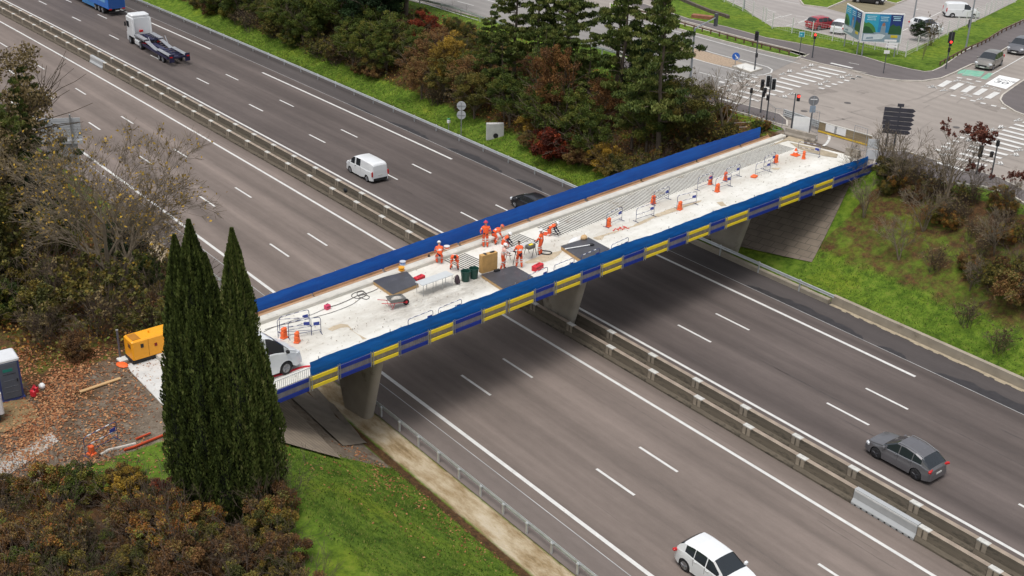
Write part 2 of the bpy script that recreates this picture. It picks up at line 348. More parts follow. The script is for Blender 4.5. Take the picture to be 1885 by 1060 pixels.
# old scars, scuffs and sealed cracks drawn out along the lanes
def scars(name, col, spots):
    global dm; dm = MB(); r = random.Random(len(spots))
    for x0, x1, v, w in spots:
        n = int((x1 - x0) / .4) + 2; pv = v; ps = []
        for i in range(n): pv += r.uniform(-.025, .025); ps.append((x0 + (x1 - x0) * i / (n - 1), pv, w * r.uniform(.35, 1.2) * max(.05, math.sin(math.pi * (i + .5) / n)) ** .5))
        for (a, va, wa), (b, vb, wb) in zip(ps, ps[1:]): dm.quad((a, yv(a, va - wa), .003), (b, yv(b, vb - wb), .003), (b, yv(b, vb + wb), .003), (a, yv(a, va + wa), .003))
    structure(name, dm, mat(name, col, .8, .15, 2))
r_ = random.Random(12)
scars('road_scars_near', (.125, .102, .088), [(r_.uniform(20, 118), 0, r_.choice([1.0, 2.6, 5.2, 8.0, 9.6, 10.2, 11.6]) + r_.uniform(-.3, .3), r_.uniform(.015, .06)) for _ in range(46)] and [(x, x + r_.uniform(1.5, 7), v, w) for x, _, v, w in [(r_.uniform(0, 118), 0, r_.choice([1.0, 2.6, 5.2, 8.0, 9.6, 10.2, 11.6]) + r_.uniform(-.3, .3), r_.uniform(.015, .055)) for _ in range(60)]])
scars('road_scars_far', (.072, .060, .055), [(111.5, 124, 23.62, .04), (20, 34, 23.6, .03)] + [(x, x + r_.uniform(1.5, 8), v, w) for x, v, w in [(r_.uniform(-20, 120), r_.choice([17.3, 18.9, 21.0, 22.4, 24.6, 26.2]) + r_.uniform(-.3, .3), r_.uniform(.015, .06)) for _ in range(60)]])
# ---- plateau on the far side: junction, side road, pavements, car park (z levels stacked as sheets and kerbed slabs)
def T4(*pts): return [(1260 + x / 3.016, y / 3.018) for x, y in pts]        # crops used while measuring
def TA(*pts): return [(1270 + x / 5.8875, 90 + y / 5.889) for x, y in pts]
def TB(*pts): return [(1570 + x / 5.889, 90 + y / 5.889) for x, y in pts]
def TC(*pts): return [(1570 + x / 5.889, 220 + y / 5.889) for x, y in pts]
def TD(*pts): return [(1400 + x / 7.85, 190 + y / 7.85) for x, y in pts]
def TE(*pts): return [(1465 + x / 4.488, y / 4.487) for x, y in pts]
def TF(*pts): return [(1140 + x / 5.544, y / 5.547) for x, y in pts]
def P(pts, z=PZ): return [tuple(at(x, y, z))[:2] for x, y in pts]
def uvsheet(name, poly, z, m):
    n = len(poly); A = sum(poly[i][0] * poly[(i + 1) % n][1] - poly[(i + 1) % n][0] * poly[i][1] for i in range(n))
    if A < 0: poly = poly[::-1]
    return uvobj(name, [(p[0], p[1], z) for p in poly], [tuple(range(n))], poly, m)
def slab(name, poly, z0, z1, m, kerb=True):
    o = uvsheet(name, poly, z1, m); 
    mb = MB(); n = len(poly); A = sum(poly[i][0] * poly[(i + 1) % n][1] - poly[(i + 1) % n][0] * poly[i][1] for i in range(n)); pl = poly if A > 0 else poly[::-1]
    ins = []
    for i in range(n):
        a, b, c = Vector(pl[i - 1]), Vector(pl[i]), Vector(pl[(i + 1) % n]); d1 = (b - a).normalized(); d2 = (c - b).normalized(); nn = Vector((-(d1 + d2).y, (d1 + d2).x))
        nn = nn.normalized() if nn.length > 1e-4 else Vector((-d1.y, d1.x)); k = max(.35, nn.dot(Vector((-d1.y, d1.x)))); ins.append(b + nn * (.16 / k))
    z2 = z1 + .012
    for i in range(n):
        j = (i + 1) % n; mb.quad((*pl[i], z0), (*pl[j], z0), (*pl[j], z2), (*pl[i], z2)); mb.quad((*pl[i], z2), (*pl[j], z2), (*ins[j], z2), (*ins[i], z2))
    if kerb: structure(name + '_kerb', mb, M_K)
    return o
M_K = mat('kerb_stone', (.50, .46, .40), .85, .15, 1.5); M_GR = MC['grass'] = bpy.data.materials['ground']
# junction sheet covers everything north of the cutting that is asphalt
jp = P([(640, -60)] + TF((60, 560)) + TA((0, 375), (330, 505), (480, 555), (830, 690), (1000, 720), (1080, 760)) + [(1452, 244), (1500, 262), (1560, 283), (1593, 296)] + [(1605, 292)] + TC((180, 330), (560, 350), (900, 450), (1500, 610), (1855, 720)), PZ)
jp = P([(700, -12), (1140, 96), (1276, 152), (1390, 200), (1405, 222), (1440, 236), (1447, 246), (1500, 262), (1560, 283), (1585, 300), (1605, 307), (1640, 312), (1885, 358), (2150, 420), (2500, 330), (1900, -140), (1300, -260), (700, -200)])
uvsheet('junction_road', jp, PZ + .03, A_J)
uvsheet('side_road', P([(640, -40), (1140, 98), (1276, 154)] + TA((200, 440), (740, 295), (900, 250), (1180, 112)) + TF((850, 372), (60, 158)) + [(980, -24), (700, -104)]), PZ + .045, A_R)
# pavement along the north side, with the verge and its wooden rail between path and road
slab('pavement_north', P(TF((-100, -60), (50, 60), (400, 160), (760, 250), (1020, 330), (1360, 420), (1730, 510), (1885, 560)) + TA((1160, 105), (1400, 170), (1884, 270)) + TB((0, 255), (250, 320), (520, 355), (760, 360), (960, 330), (1120, 262), (1170, 235), (1300, 175)) + TE((1560, 520), (1700, 430), (1885, 320), (2300, 90)) + TE((2300, 10), (1885, 165), (1700, 250), (1560, 340), (1430, 405), (1340, 460), (1200, 560), (1120, 595), (1060, 600), (950, 580), (740, 530), (560, 475), (330, 425), (0, 362)) + TF((1500, 395), (1100, 285), (700, 200), (400, 95), (50, -20))), PZ, PZ + .15, A_P)
slab('verge', P(TF((-100, 40), (40, 90), (400, 190), (760, 290), (1080, 370), (1400, 455), (1730, 540), (1885, 590)) + TA((1280, 75), (1170, 108)) + TF((1820, 610), (1500, 540), (1100, 440), (800, 360), (360, 240), (50, 130), (-100, 90))), PZ, PZ + .17, M_GR)
slab('grass_bank', P(TE((0, 362), (330, 425), (560, 475), (740, 530), (950, 580), (1060, 600), (1120, 595), (1200, 560), (1340, 460), (1430, 405), (1560, 340), (1700, 250), (1885, 165), (2300, 10)) + [(2150, -40), (1900, -20)] + TE((1810, 25), (1560, 150), (1340, 245), (1100, 355), (905, 440), (600, 380), (200, 290), (-60, 235)) + TF((1560, 290), (1360, 165), (1270, 100), (1050, 0), (900, -60)) + TF((300, -60), (400, 95), (700, 200), (1100, 285), (1500, 395)), PZ), PZ, PZ + .19, M_GR, kerb=False)
uvsheet('car_park', P(TE((-60, 235), (200, 290), (600, 380), (905, 440), (1100, 355), (1340, 245), (1560, 150), (1810, 25)) + [(1885, -15), (1850, -60), (1500, -120), (1250, -60), (1330, 0)] + TF((1270, 100), (1360, 165), (1560, 290))), PZ + .06, A_C)
slab('car_park_island', P(TE((30, 15), (60, 50), (265, 75), (440, 0), (430, -40), (200, -60))), PZ + .05, PZ + .2, M_GR)
slab('car_park_corner', P(TE((740, 20), (830, 40), (930, 0), (900, -40), (740, -30))), PZ + .05, PZ + .2, M_GR)
uvsheet('pavement_parking_bay', P(TE((265, 75), (440, 5), (740, 20), (830, 42), (620, 140), (400, 110))), PZ + .066, asphalt('asphalt_mossy', (.22, .19, .12), .1))
slab('pavement_east', P(TB((1855, 340), (1720, 430), (1610, 510), (1585, 560), (1620, 610), (1750, 690), (1855, 730)) + [(1960, 240), (2050, 180), (1960, 120)]), PZ, PZ + .15, A_P)
slab('pavement_south_west', P([(1140, 104)] + TA((0, 375), (330, 505), (480, 570), (600, 620), (830, 680), (980, 720), (1060, 790), (1060, 850)) + TA((960, 830), (830, 790), (640, 730), (330, 650), (30, 548)) + [(1140, 130)]), PZ - .7, PZ + .15, A_P)
slab('pavement_south_east', P([(1606, 306)] + TC((260, 350), (560, 350), (880, 448), (1100, 512), (1350, 575), (1600, 645)) + [(1885, 352), (2100, 410), (2100, 440), (1885, 378)] + TC((1700, 830), (1400, 740), (940, 690), (800, 670), (640, 600), (540, 565), (440, 520), (300, 470))), PZ - .7, PZ + .15, A_P)
slab('refuge_island', P(TA((455, 205), (600, 170), (790, 230), (660, 272))), PZ + .04, PZ + .2, mat('refuge', (.66, .65, .61), .7, .08, 2))
uvsheet('island_gravel', P(TA((-200, 20), (0, 90), (140, 145), (455, 205), (600, 170), (480, 125), (300, 70), (60, 5), (-200, -70))), PZ + .052, mat('gravel', (.36, .27, .19), .95, .3, 6, bump=.5))
# ---- paint on the plateau
pk = MB(); ZP = PZ + .062
def pstroke(pts, w, z=ZP):
    q = [Vector(p) for p in P(pts)]
    for a, b in zip(q, q[1:]):
        d = (b - a); L = d.length
        if L < 1e-4: continue
        d /= L; nn = Vector((-d.y, d.x)) * w / 2; a2 = a - d * w * .15; b2 = b + d * w * .15
        pk.add([(*(a2 - nn), z), (*(b2 - nn), z), (*(b2 + nn), z), (*(a2 + nn), z)], [(0, 1, 2, 3)])
# side-road lines
pstroke(TF((40, 185), (240, 240)) + TF((800, 380), (1100, 465), (1400, 545), (1850, 658)), .16)
pstroke(TF((30, 285), (250, 345)), .16); pstroke(TF((780, 487), (960, 545), (1160, 600)) + TA((540, 118), (700, 160), (840, 200), (890, 230), (880, 262), (800, 285), (720, 293), (600, 270), (420, 215), (160, 145), (0, 98)), .17)
pstroke(TF((90, 410), (330, 480), (640, 570), (760, 610)), .17); pstroke(TF((160, 545), (320, 600)), .15); pstroke(TF((820, 742), (1040, 805)), .15)
pstroke([(740, -6), (880, 38)], .15); pstroke([(842, 3), (872, 11)], .14); pstroke([(895, 0), (922, 8)], .14)
pstroke(TA((0, 375), (160, 425)), .12)
# zebra crossing over the side road
for a, b in (((1400, 200), (1680, 262)), ((1320, 225), (1605, 288)), ((1240, 245), (1520, 310)), ((1160, 268), (1440, 335)), ((1070, 292), (1355, 362)), ((985, 318), (1275, 390)), ((900, 345), (1190, 418)), ((810, 375), (1105, 445)), ((720, 402), (1010, 475)), ((630, 430), (920, 505)), ((545, 462), (830, 532)), ((455, 492), (745, 570))): pstroke(TA(a, b), .48)
for p in ((1830, 305), (1765, 325), (1697, 348), (1630, 368), (1565, 388), (1495, 410), (1425, 433), (705, 312), (630, 332), (555, 357), (478, 382), (402, 404), (328, 430), (250, 455), (485, 313), (410, 340), (345, 365), (185, 415), (555, 290)):
    pstroke(TA((p[0] - 22, p[1] - 5), (p[0] + 22, p[1] + 5)), .42)
def chev(pts): 
    for a, b in pts: pstroke(TA(a, b), .16)
def bikesym(T, x, y, k=1):                                    # bicycle pictogram reduced to its strokes
    for a, b in (((-38, 12), (-12, -2)), ((-12, -2), (20, 6)), ((-20, 10), (5, -10)), ((10, 8), (36, 0)), ((0, -8), (14, -14)), ((-6, 4), (8, 8))): pstroke(T((x + a[0] * k, y + a[1] * k), (x + b[0] * k, y + b[1] * k)), .13)
def chevron(T, x, y, k=1, f=1):
    for dx in (0, 26):
        for a, b in (((-20 * f, 14), (8 * f, 2)), ((-20 * f, 14), (-4 * f, -14))): pstroke(T((x + dx * f + a[0] * k, y + a[1] * k), (x + dx * f + b[0] * k, y + b[1] * k)), .13)
    pstroke(T((x + 20 * f, y + 2), (x + 62 * f, y + 2)), .11)
for x, y in ((1245, 205), (1005, 275), (610, 395), (1720, 290), (1480, 358), (1100, 490), (345, 480)): bikesym(TA, x, y)
for x, y, f in ((1310, 180, 1), (1075, 245, 1), (680, 362, 1), (420, 450, 1), (1650, 312, -1), (1415, 388, -1), (1030, 520, -1)): chevron(TA, x, y, 1, f)
pstroke(TA((1530, 170), (1755, 222)), .42, PZ + .166); pstroke(TA((320, 555), (520, 612)), .42, PZ + .166); pstroke(TA((1720, 165), (1830, 185)), .10, PZ + .166)
# east crossing
for a, b in (((1045, 352), (945, 412)), ((1175, 380), (1075, 440)), ((1300, 410), (1200, 472)), ((1430, 440), (1330, 502)), ((1560, 478), (1460, 538))): pstroke(TB(a, b), .62)
for p in ((1088, 512), (1195, 538), (1300, 567), (1410, 595), (1525, 622), (1630, 650), (1155, 318), (1260, 335), (1360, 358), (65, 308), (5, 328)): pstroke(TB((p[0] - 22, p[1] - 4), (p[0] + 22, p[1] + 4)), .40)
for x, y in ((985, 450), (1385, 545), (860, 415), (1130, 345), (1430, 408)): bikesym(TB, x, y, 1.1)
for a, b in (((800, 405), (900, 425)), ((850, 400), (910, 435)), ((1170, 500), (1290, 525)), ((1200, 485), (1290, 520)), ((1180, 355), (1290, 385)), ((1230, 360), (1310, 385)), ((1490, 430), (1600, 465)), ((1520, 425), (1605, 455))): pstroke(TB(a, b), .12)
pstroke(TB((1500, 285), (1855, 85)), .13); pstroke(TB((1150, 265), (1300, 300), (1430, 335)), .1)
# south-east crossing
for a, b in (((1850, 35), (1950, 60)), ((1760, 58), (1950, 105)), ((1705, 90), (1950, 150)), ((1630, 120), (1950, 200)), ((1555, 150), (1900, 235)), ((1485, 180), (1860, 280)), ((1415, 212), (1810, 315)), ((1345, 250), (1740, 350)), ((1275, 290), (1665, 390)), ((1240, 335), (1600, 425)), ((1170, 375), (1520, 462)), ((1120, 425), (1440, 505))): pstroke(TC(a, b), .50)
for p in ((1400, 112), (1345, 145), (1265, 172), (1175, 200), (1120, 240), (1050, 268), (990, 300), (920, 335), (960, 385), (1030, 385)): pstroke(TC((p[0] - 24, p[1] - 5), (p[0] + 24, p[1] + 5)), .42)
for x, y in ((1510, 115), (1290, 210), (1040, 320), (1800, 335), (1790, 10)): bikesym(TC, x, y, 1.2)
for x, y, f in ((1600, 85, 1), (1250, 225, 1), (1770, 385, -1), (1600, 480, -1)): chevron(TC, x, y, 1.2, f)
pstroke(TC((910, 485), (1060, 525), (1210, 575)), .42, PZ + .166); pstroke(TC((620, 372), (820, 432)), .12)
# bays in the car park, kerb-side and bridge-mouth lines
for a, b in (((0, 135), (130, 150)), ((0, 200), (120, 150)), ((980, 90), (1010, 78)), ((880, 260), (930, 235)), ((1100, 150), (1200, 100)), ((1090, 330), (1140, 300)), ((1310, 30), (1420, 50))): pstroke(TE(a, b), .12, PZ + .07)
for a, b in (((1080, 10), (1180, 15)), ((1120, 30), (1230, 35)), ((1200, 70), (1280, 60)), ((1650, 180), (1760, 150)), ((1650, 10), (1840, 45)), ((1500, 100), (1600, 130)), ((1700, 270), (1885, 225)), ((1480, 225), (1650, 170))): pstroke(TF(a, b), .12, PZ + .07)
pstroke(TD((960, 440), (995, 480), (990, 530), (950, 590), (910, 620)), .22, PZ + .036)
structure('junction_markings', pk, M_W)
rp = MB(); zz = PZ + .034
for q in (TB((20, 455), (110, 448), (185, 475), (90, 500)), TA((1240, 450), (1500, 430), (1620, 470), (1340, 500)), TA((800, 300), (900, 275), (1010, 320), (900, 335)), TB((1290, 590), (1400, 580), (1600, 640), (1560, 690), (1400, 640)), TB((250, 640), (420, 600), (560, 640), (330, 700))): zz += .001; rp.sheet(P(q), zz)
structure('road_repair_patches', rp, mat('repair_patch', (.225, .195, .17), .9, .10, 2, spots=(.30, .265, .235), spot_lo=.52, spot_scale=1.2))
rp = MB(); r_ = random.Random(4); A = None
for pts, w in (([(1330, 236), (1420, 232), (1540, 222), (1700, 190), (1790, 150), (1885, 100)], .10), ([(1335, 228), (1430, 222), (1540, 212), (1690, 182), (1775, 145)], .08), ([(1560, 285), (1620, 250), (1700, 200), (1760, 165)], .10), ([(1590, 296), (1660, 262), (1740, 206), (1800, 160)], .09), ([(1300, 150), (1420, 175), (1560, 205), (1700, 250), (1885, 300)], .10), ([(1310, 160), (1440, 190), (1560, 222), (1690, 262), (1860, 310)], .08)):
    q = [Vector(p) for p in P(pts)]
    for a, b in zip(q, q[1:]):
        for k in range(6):
            if r_.random() < .35: continue
            c, e = a.lerp(b, k / 6), a.lerp(b, (k + 1) / 6); d_ = (e - c).normalized(); nn = Vector((-d_.y, d_.x)) * w * r_.uniform(.5, 1.3); rp.quad((*(c - nn), PZ + .04), (*(e - nn), PZ + .04), (*(e + nn), PZ + .04), (*(c + nn), PZ + .04))
structure('road_tyre_marks', rp, mat('tyre_mark', (.245, .215, .19), .9, .10, 2))
for x_, y_ in ((1560, 190), (1650, 215), (1480, 205), (1760, 235)): p_ = at(x_, y_, PZ); m_ = MB().cyl((p_.x, p_.y, PZ + .03), (p_.x, p_.y, PZ + .046), .32, n=16); structure('road_manhole_cover', m_, mat('manhole', (.09, .08, .075), .7, .2, 9))
gm = MB(); gm.sheet(P(TB((1230, 228), (1430, 250), (1380, 305), (1180, 290))), PZ + .042); gm.sheet(P(TB((1470, 262), (1535, 270), (1440, 335), (1380, 325))), PZ + .042); gm.sheet(P(TB((1150, 240), (1225, 222), (1200, 265), (1130, 275))), PZ + .042)
structure('cycle_box_paint', gm, mat('green_paint', (.18, .42, .30), .7, .15, 2, spots=(.3, .33, .27), spot_lo=.55, spot_scale=2))
# painted «ZONE 30» panel on the road
zp = MB(); zp.sheet(P(TB((1590, 288), (1815, 335), (1660, 440), (1435, 382))), PZ + .05); structure('zone_panel_paint', zp, mat('white_panel_paint', (.80, .80, .78), .6, .05, 2))
def text_obj(s, name, size, m, Mx, parent=None, depth=.004):
    cu = bpy.data.curves.new(name, 'FONT'); cu.body = s; cu.size = size; cu.align_x = 'CENTER'; cu.align_y = 'CENTER'; cu.extrude = depth; cu.resolution_u = 2
    o = bpy.data.objects.new(name, cu); COL.objects.link(o); dg = bpy.context.evaluated_depsgraph_get(); me = bpy.data.meshes.new_from_object(o.evaluated_get(dg)); COL.objects.unlink(o); bpy.data.objects.remove(o)
    me.materials.clear(); me.materials.append(m); me.transform(Mx); n = bpy.data.objects.new(name, me); COL.objects.link(n); n.parent = parent; return n
c0, c1, c2 = [Vector((*p, PZ + .056)) for p in P(TB((1625, 362), (1740, 386), (1545, 410)))]
ex = (c1 - c0).normalized(); ey = Vector((-ex.y, ex.x, 0))
for s_, off, sz, m_, nm in (('ZONE', .72, .75, mat('dark_paint', (.06, .06, .07), .6), 'painted_word'), ('30', -.35, 1.5, MC['dark_paint'], 'painted_number')):
    Mx = Matrix(((ex.x, ey.x, 0, c0.x + ey.x * off), (ex.y, ey.y, 0, c0.y + ey.y * off), (0, 0, 1, c0.z), (0, 0, 0, 1))); tag(text_obj(s_, nm, sz, m_, Mx), kind='structure')
# yard slab and planks lying at the south end, paving of the slopes under the bridge
M_CON = mat('concrete', (.30, .255, .20), .9, .15, 1.2, spots=(.16, .135, .105), spot_lo=.56, spot_scale=.9, bump=.3)
M_CL = mat('light_concrete', (.52, .48, .41), .88, .14, 1.5, spots=(.33, .28, .22), spot_lo=.60, spot_scale=1.5)
_c=[bp(-30.3,-4.2),bp(-31.0,1.4),bp(-31.0,2.4),bp(-28.62,2.4),bp(-28.62,-5.0),bp(-30.1,-5.0)]; sy = MB(); sy.prism([(p.x,p.y) for p in _c], PZ - .4, PZ + .03); structure('pavement_yard_slab', sy, mat('yard_concrete', (.56, .55, .52), .85, .12, 1.5, spots=(.25, .22, .18), spot_lo=.62, spot_scale=1.2))
# ================================================================== BRIDGE (local frame: x along the bridge, y = -t across it)
def deck_mat():
    m = bpy.data.materials.new('deck'); m.use_nodes = True; n = m.node_tree.nodes; l = m.node_tree.links; b = n['Principled BSDF']; b.inputs['Roughness'].default_value = .8
    tc = n.new('ShaderNodeTexCoord'); sp = n.new('ShaderNodeSeparateXYZ'); l.new(tc.outputs['Object'], sp.inputs[0])
    def noise(sc, det, ro, st_=(1, 1, 1)):
        k = n.new('ShaderNodeTexNoise'); k.inputs['Scale'].default_value = sc; k.inputs['Detail'].default_value = det; k.inputs['Roughness'].default_value = ro
        mp = n.new('ShaderNodeMapping'); mp.inputs['Scale'].default_value = st_; l.new(tc.outputs['Object'], mp.inputs[0]); l.new(mp.outputs[0], k.inputs[0]); return k.outputs[0]
    def mr(src, a, b_, c=0, d=1):
        k = n.new('ShaderNodeMapRange'); k.inputs[1].default_value = a; k.inputs[2].default_value = b_; k.inputs[3].default_value = c; k.inputs[4].default_value = d; l.new(src, k.inputs[0]); return k.outputs[0]
    def mth(op, a, b_):
        k = n.new('ShaderNodeMath'); k.operation = op
        for i, v in enumerate((a, b_)):
            if isinstance(v, (int, float)): k.inputs[i].default_value = v
            else: l.new(v, k.inputs[i])
        return k.outputs[0]
    def mix(f, a, b_):
        k = n.new('ShaderNodeMix'); k.data_type = 'RGBA'; l.new(f, k.inputs['Factor'])
        for nm, v in (('A', a), ('B', b_)):
            if isinstance(v, tuple): k.inputs[nm].default_value = (*v, 1)
            else: l.new(v, k.inputs[nm])
        return k.outputs['Result']
    x, y = sp.outputs[0], sp.outputs[1]
    # plain pale concrete, then fine dirt, then the trafficked dirty middle band, then sand dust
    c = mix(mr(noise(.5, 7, .65), .3, .7), (.61, .59, .52), (.76, .745, .69))
    c = mix(mth('MULTIPLY', mr(noise(2.2, 9, .8, (.6, 1.2, 1)), .50, .68), .55), c, (.46, .42, .345))
    band = mth('MULTIPLY', mr(mth('ABSOLUTE', mth('SUBTRACT', y, 1.0), 0), 1.9, .5), mr(noise(.35, 8, .75, (.5, 1.6, 1)), .36, .56))
    c = mix(mth('MULTIPLY', band, .8), c, (.50, .465, .40))
    grime = mth('MULTIPLY', mth('MULTIPLY', mr(mth('ABSOLUTE', mth('ADD', x, 12.0), 0), 6.5, 3.0), mr(mth('ABSOLUTE', mth('SUBTRACT', y, .3), 0), 1.5, .5)), mr(noise(1.1, 10, .8, (.5, 1.3, 1)), .38, .62))
    c = mix(mth('MULTIPLY', grime, .8), c, (.27, .245, .21))
    l.new(c, b.inputs['Base Color']); bu = n.new('ShaderNodeBump'); bu.inputs['Strength'].default_value = .2; bu.inputs['Distance'].default_value = .01; l.new(noise(9, 5, .7), bu.inputs['Height']); l.new(bu.outputs[0], b.inputs['Normal'])
    return m
BR = thing('road_bridge', 'concrete road bridge with white deck over the motorway, wrapped in blue netting', 'bridge', (BO.x, BO.y, 0), BANG)
def L(s, t, z=0): return (s, -t, z)
def loc(px, py, z): s, t = st(at(px, py, z)); return (s, -t)
S0, S1 = -28.6, 31.6
d = MB(); d.prism([L(S0, -5.05)[:2], L(S1 - .9, -5.05)[:2], *[L(q, tf(q) - .17)[:2] for q in (S1, 25, 18, 10, 2, -6, -14, -22, S0)]], 5.55, DZ); d.build('deck', deck_mat(), BR)
M_BE = mat('bridge_concrete', (.34, .30, .245), .9, .14, .8, spots=(.20, .17, .135), spot_lo=.58, spot_scale=.7, bump=.25)
d = MB(); d.prism([(S0 + 7, 4.2), (S1 - .7, 4.2), (S1 - .7, -1.7), (S0 + 7, -1.7)], 4.75, 5.546); d.build('girder', M_BE, BR)
# raised edge beam along the back, its recess and the timber walkway of the scaffolding behind it
pr = [(0, 0), (.0, .20), (.07, .27), (.52, .27), (.60, .20), (.60, 0)]
d = MB(); n_ = 40; path = [(S0 + (S1 - .4 - S0) * i / n_, 4.26) for i in range(n_ + 1)]
d.profile([(a, z + DZ + .003) for a, z in pr], path); d.build('edge_beam', mat('edge_beam', (.58, .555, .49), .8, .10, 1.5, spots=(.38, .34, .28), spot_lo=.6, spot_scale=1.2), BR, smooth=40)
for n_, (a, b) in enumerate(((-26, -17.8), (-17.7, -12.4), (-12.2, -6.0), (-5.8, .6), (.8, 6.6), (6.9, 13), (13.2, 20), (20.2, 26), (26.2, 30.3))):
    d = MB(); d.box(((a + b) / 2, 5.44, 6.16 + .01 * (n_ % 3)), (b - a, .045, .24)); d.box(((a + b) / 2, 5.30, 6.125), (b - a, .22, .045)); d.build('scaffold_board', mat('scaffold_wood', (.46, .28, .16), .8, .25, 2, stretch=(.4, 4, 4)), BR)
mat('galvanised', (.42, .43, .43), .45, .12, 3, metal=.6); me_ = MB().box((0, 5.35, 5.72), (.06, .75, .08)).cyl((0, 5.60, 5.5), (0, 5.60, 6.9), .024, n=6).mesh('scaffold_bracket', MC['galvanised'])
for s in np.arange(-25, 30, 1.9): link(bpy.data.objects.new('scaffold_bracket', me_), BR, (s, 0, 0))
M_GV = MC['galvanised']
# piers: walls across the bridge whose ends lean outwards and are rounded
for s in (-17.65, 0.0, 19.4):
    d = MB(); nn = 10; H0 = -.2; Ht = 4.76
    def ring(z):
        f = (z - 0) / 4.8; t1 = -.15 + 1.25 * f; t0 = -2.6 - 1.25 * f; r = .36; pts = []
        for i in range(nn + 1): a = -math.pi / 2 + math.pi * i / nn; pts.append((s + r * math.sin(a), -(t1 - r) - r * math.cos(a), z))
        for i in range(nn + 1): a = math.pi / 2 - math.pi * i / nn; pts.append((s + r * math.sin(a), -(t0 + r) + r * math.cos(a), z))
        return pts
    rs = [ring(z) for z in (H0, 1.2, 2.4, 3.6, Ht)]; m_ = len(rs[0])
    vs = [p for r_ in rs for p in r_]; fs = [(k * m_ + i, k * m_ + (i + 1) % m_, (k + 1) * m_ + (i + 1) % m_, (k + 1) * m_ + i) for k in range(4) for i in range(m_)]
    d.add(vs, [f[::-1] for f in fs]); d.build('pier', M_BE, BR, smooth=35)
# grooved panels let into the deck
for a, b in ((-8.35, -6.55), (-3.3, -1.3), (.25, 29.2)):
    d = MB(); d.mi(0).prism([(a, 2.05), (b, 2.05), (b, 4.22), (a, 4.22)], DZ + .001, DZ + .012); d.mi(1); sp_ = .21 if b < 0 else .24
    s = a + .06
    while s < b - .05: d.sheet([(s, 2.10), (s + sp_ * .46, 2.10), (s + sp_ * .46 , 4.18), (s, 4.18)], DZ + .016); s += sp_
    d.build('grooved_panel', [mat('panel_white', (.68, .66, .59), .8, .08, 2, spots=(.48, .42, .33), spot_lo=.56, spot_scale=.7), mat('groove_dark', (.035, .033, .032), .9, .2, 3)], BR)
# sand and dust left on the deck
M_SAND = mat('sand', (.47, .385, .27), .95, .12, 2.5, spots=(.60, .54, .42), spot_lo=.55, spot_scale=2)
def T6(*p): return [(470 + x / 3.029, 350 + y / 3.029) for x, y in p]
def T7(*p): return [(940 + x / 3.029, 350 + y / 3.029) for x, y in p]
def T5(*p): return [(740 + x / 5.89, 380 + y / 5.89) for x, y in p]
def T8(*p): return [(1020 + x / 7.57, 360 + y / 7.57) for x, y in p]
def T9(*p): return [(1180 + x / 6.283, 240 + y / 6.283) for x, y in p]
def T10(*p): return [(480 + x / 5.3, 480 + y / 5.3) for x, y in p]
DN = [0]
def dusty(pts, name='sand_patch', m=None, z=.006, jit=.03):
    DN[0] += 1; z += .0015 * DN[0]
    q = [loc(x, y, DZ) for x, y in pts]; r = random.Random(len(pts) * 7); o = []
    for i in range(len(q)):
        a, b = Vector(q[i]), Vector(q[(i + 1) % len(q)]); k = max(1, int((b - a).length / .35))
        for j in range(k): c = a.lerp(b, j / k); o.append((c.x + r.uniform(-jit, jit), c.y + r.uniform(-jit, jit)))
    d = MB(); d.sheet(o, DZ + z); return d.build(name, m or M_SAND, BR)
dusty(T6((400, 775), (430, 758), (470, 745), (515, 750), (545, 785), (620, 828), (600, 832), (520, 765), (480, 768), (430, 786)))
dusty(T7((75, 402), (180, 360), (290, 335), (270, 360), (240, 385), (190, 400), (150, 402), (90, 410)))
dusty(T8((530, 590), (700, 540), (840, 500), (1100, 420), (1180, 370), (1400, 280), (1600, 210), (1800, 140), (1800, 190), (1600, 250), (1400, 310), (1200, 410), (980, 470), (840, 520), (700, 560), (680, 610), (600, 620)))
dusty(T9((120, 990), (300, 920), (500, 860), (700, 805), (690, 825), (500, 890), (330, 950), (200, 1004)))
dusty(T9((870, 830), (940, 822), (990, 870), (930, 880))); dusty(T9((1500, 435), (1620, 430), (1590, 452), (1540, 455)))
dusty(T6((40, 722), (200, 660), (400, 590), (640, 508), (640, 520), (420, 605), (220, 680), (50, 735))); dusty(T5((80, 690), (420, 560), (760, 440), (900, 400), (900, 412), (600, 520), (280, 630), (110, 700)))
dusty(T9((1480, 190), (1640, 110), (1720, 60), (1885, 110), (1885, 160), (1700, 120), (1600, 150)), m=mat('sand_dark', (.36, .30, .21), .95, .2, 3))
dusty([(1453, 262), (1500, 272), (1542, 284), (1540, 291), (1515, 287), (1470, 274)], m=MC['sand_dark'])
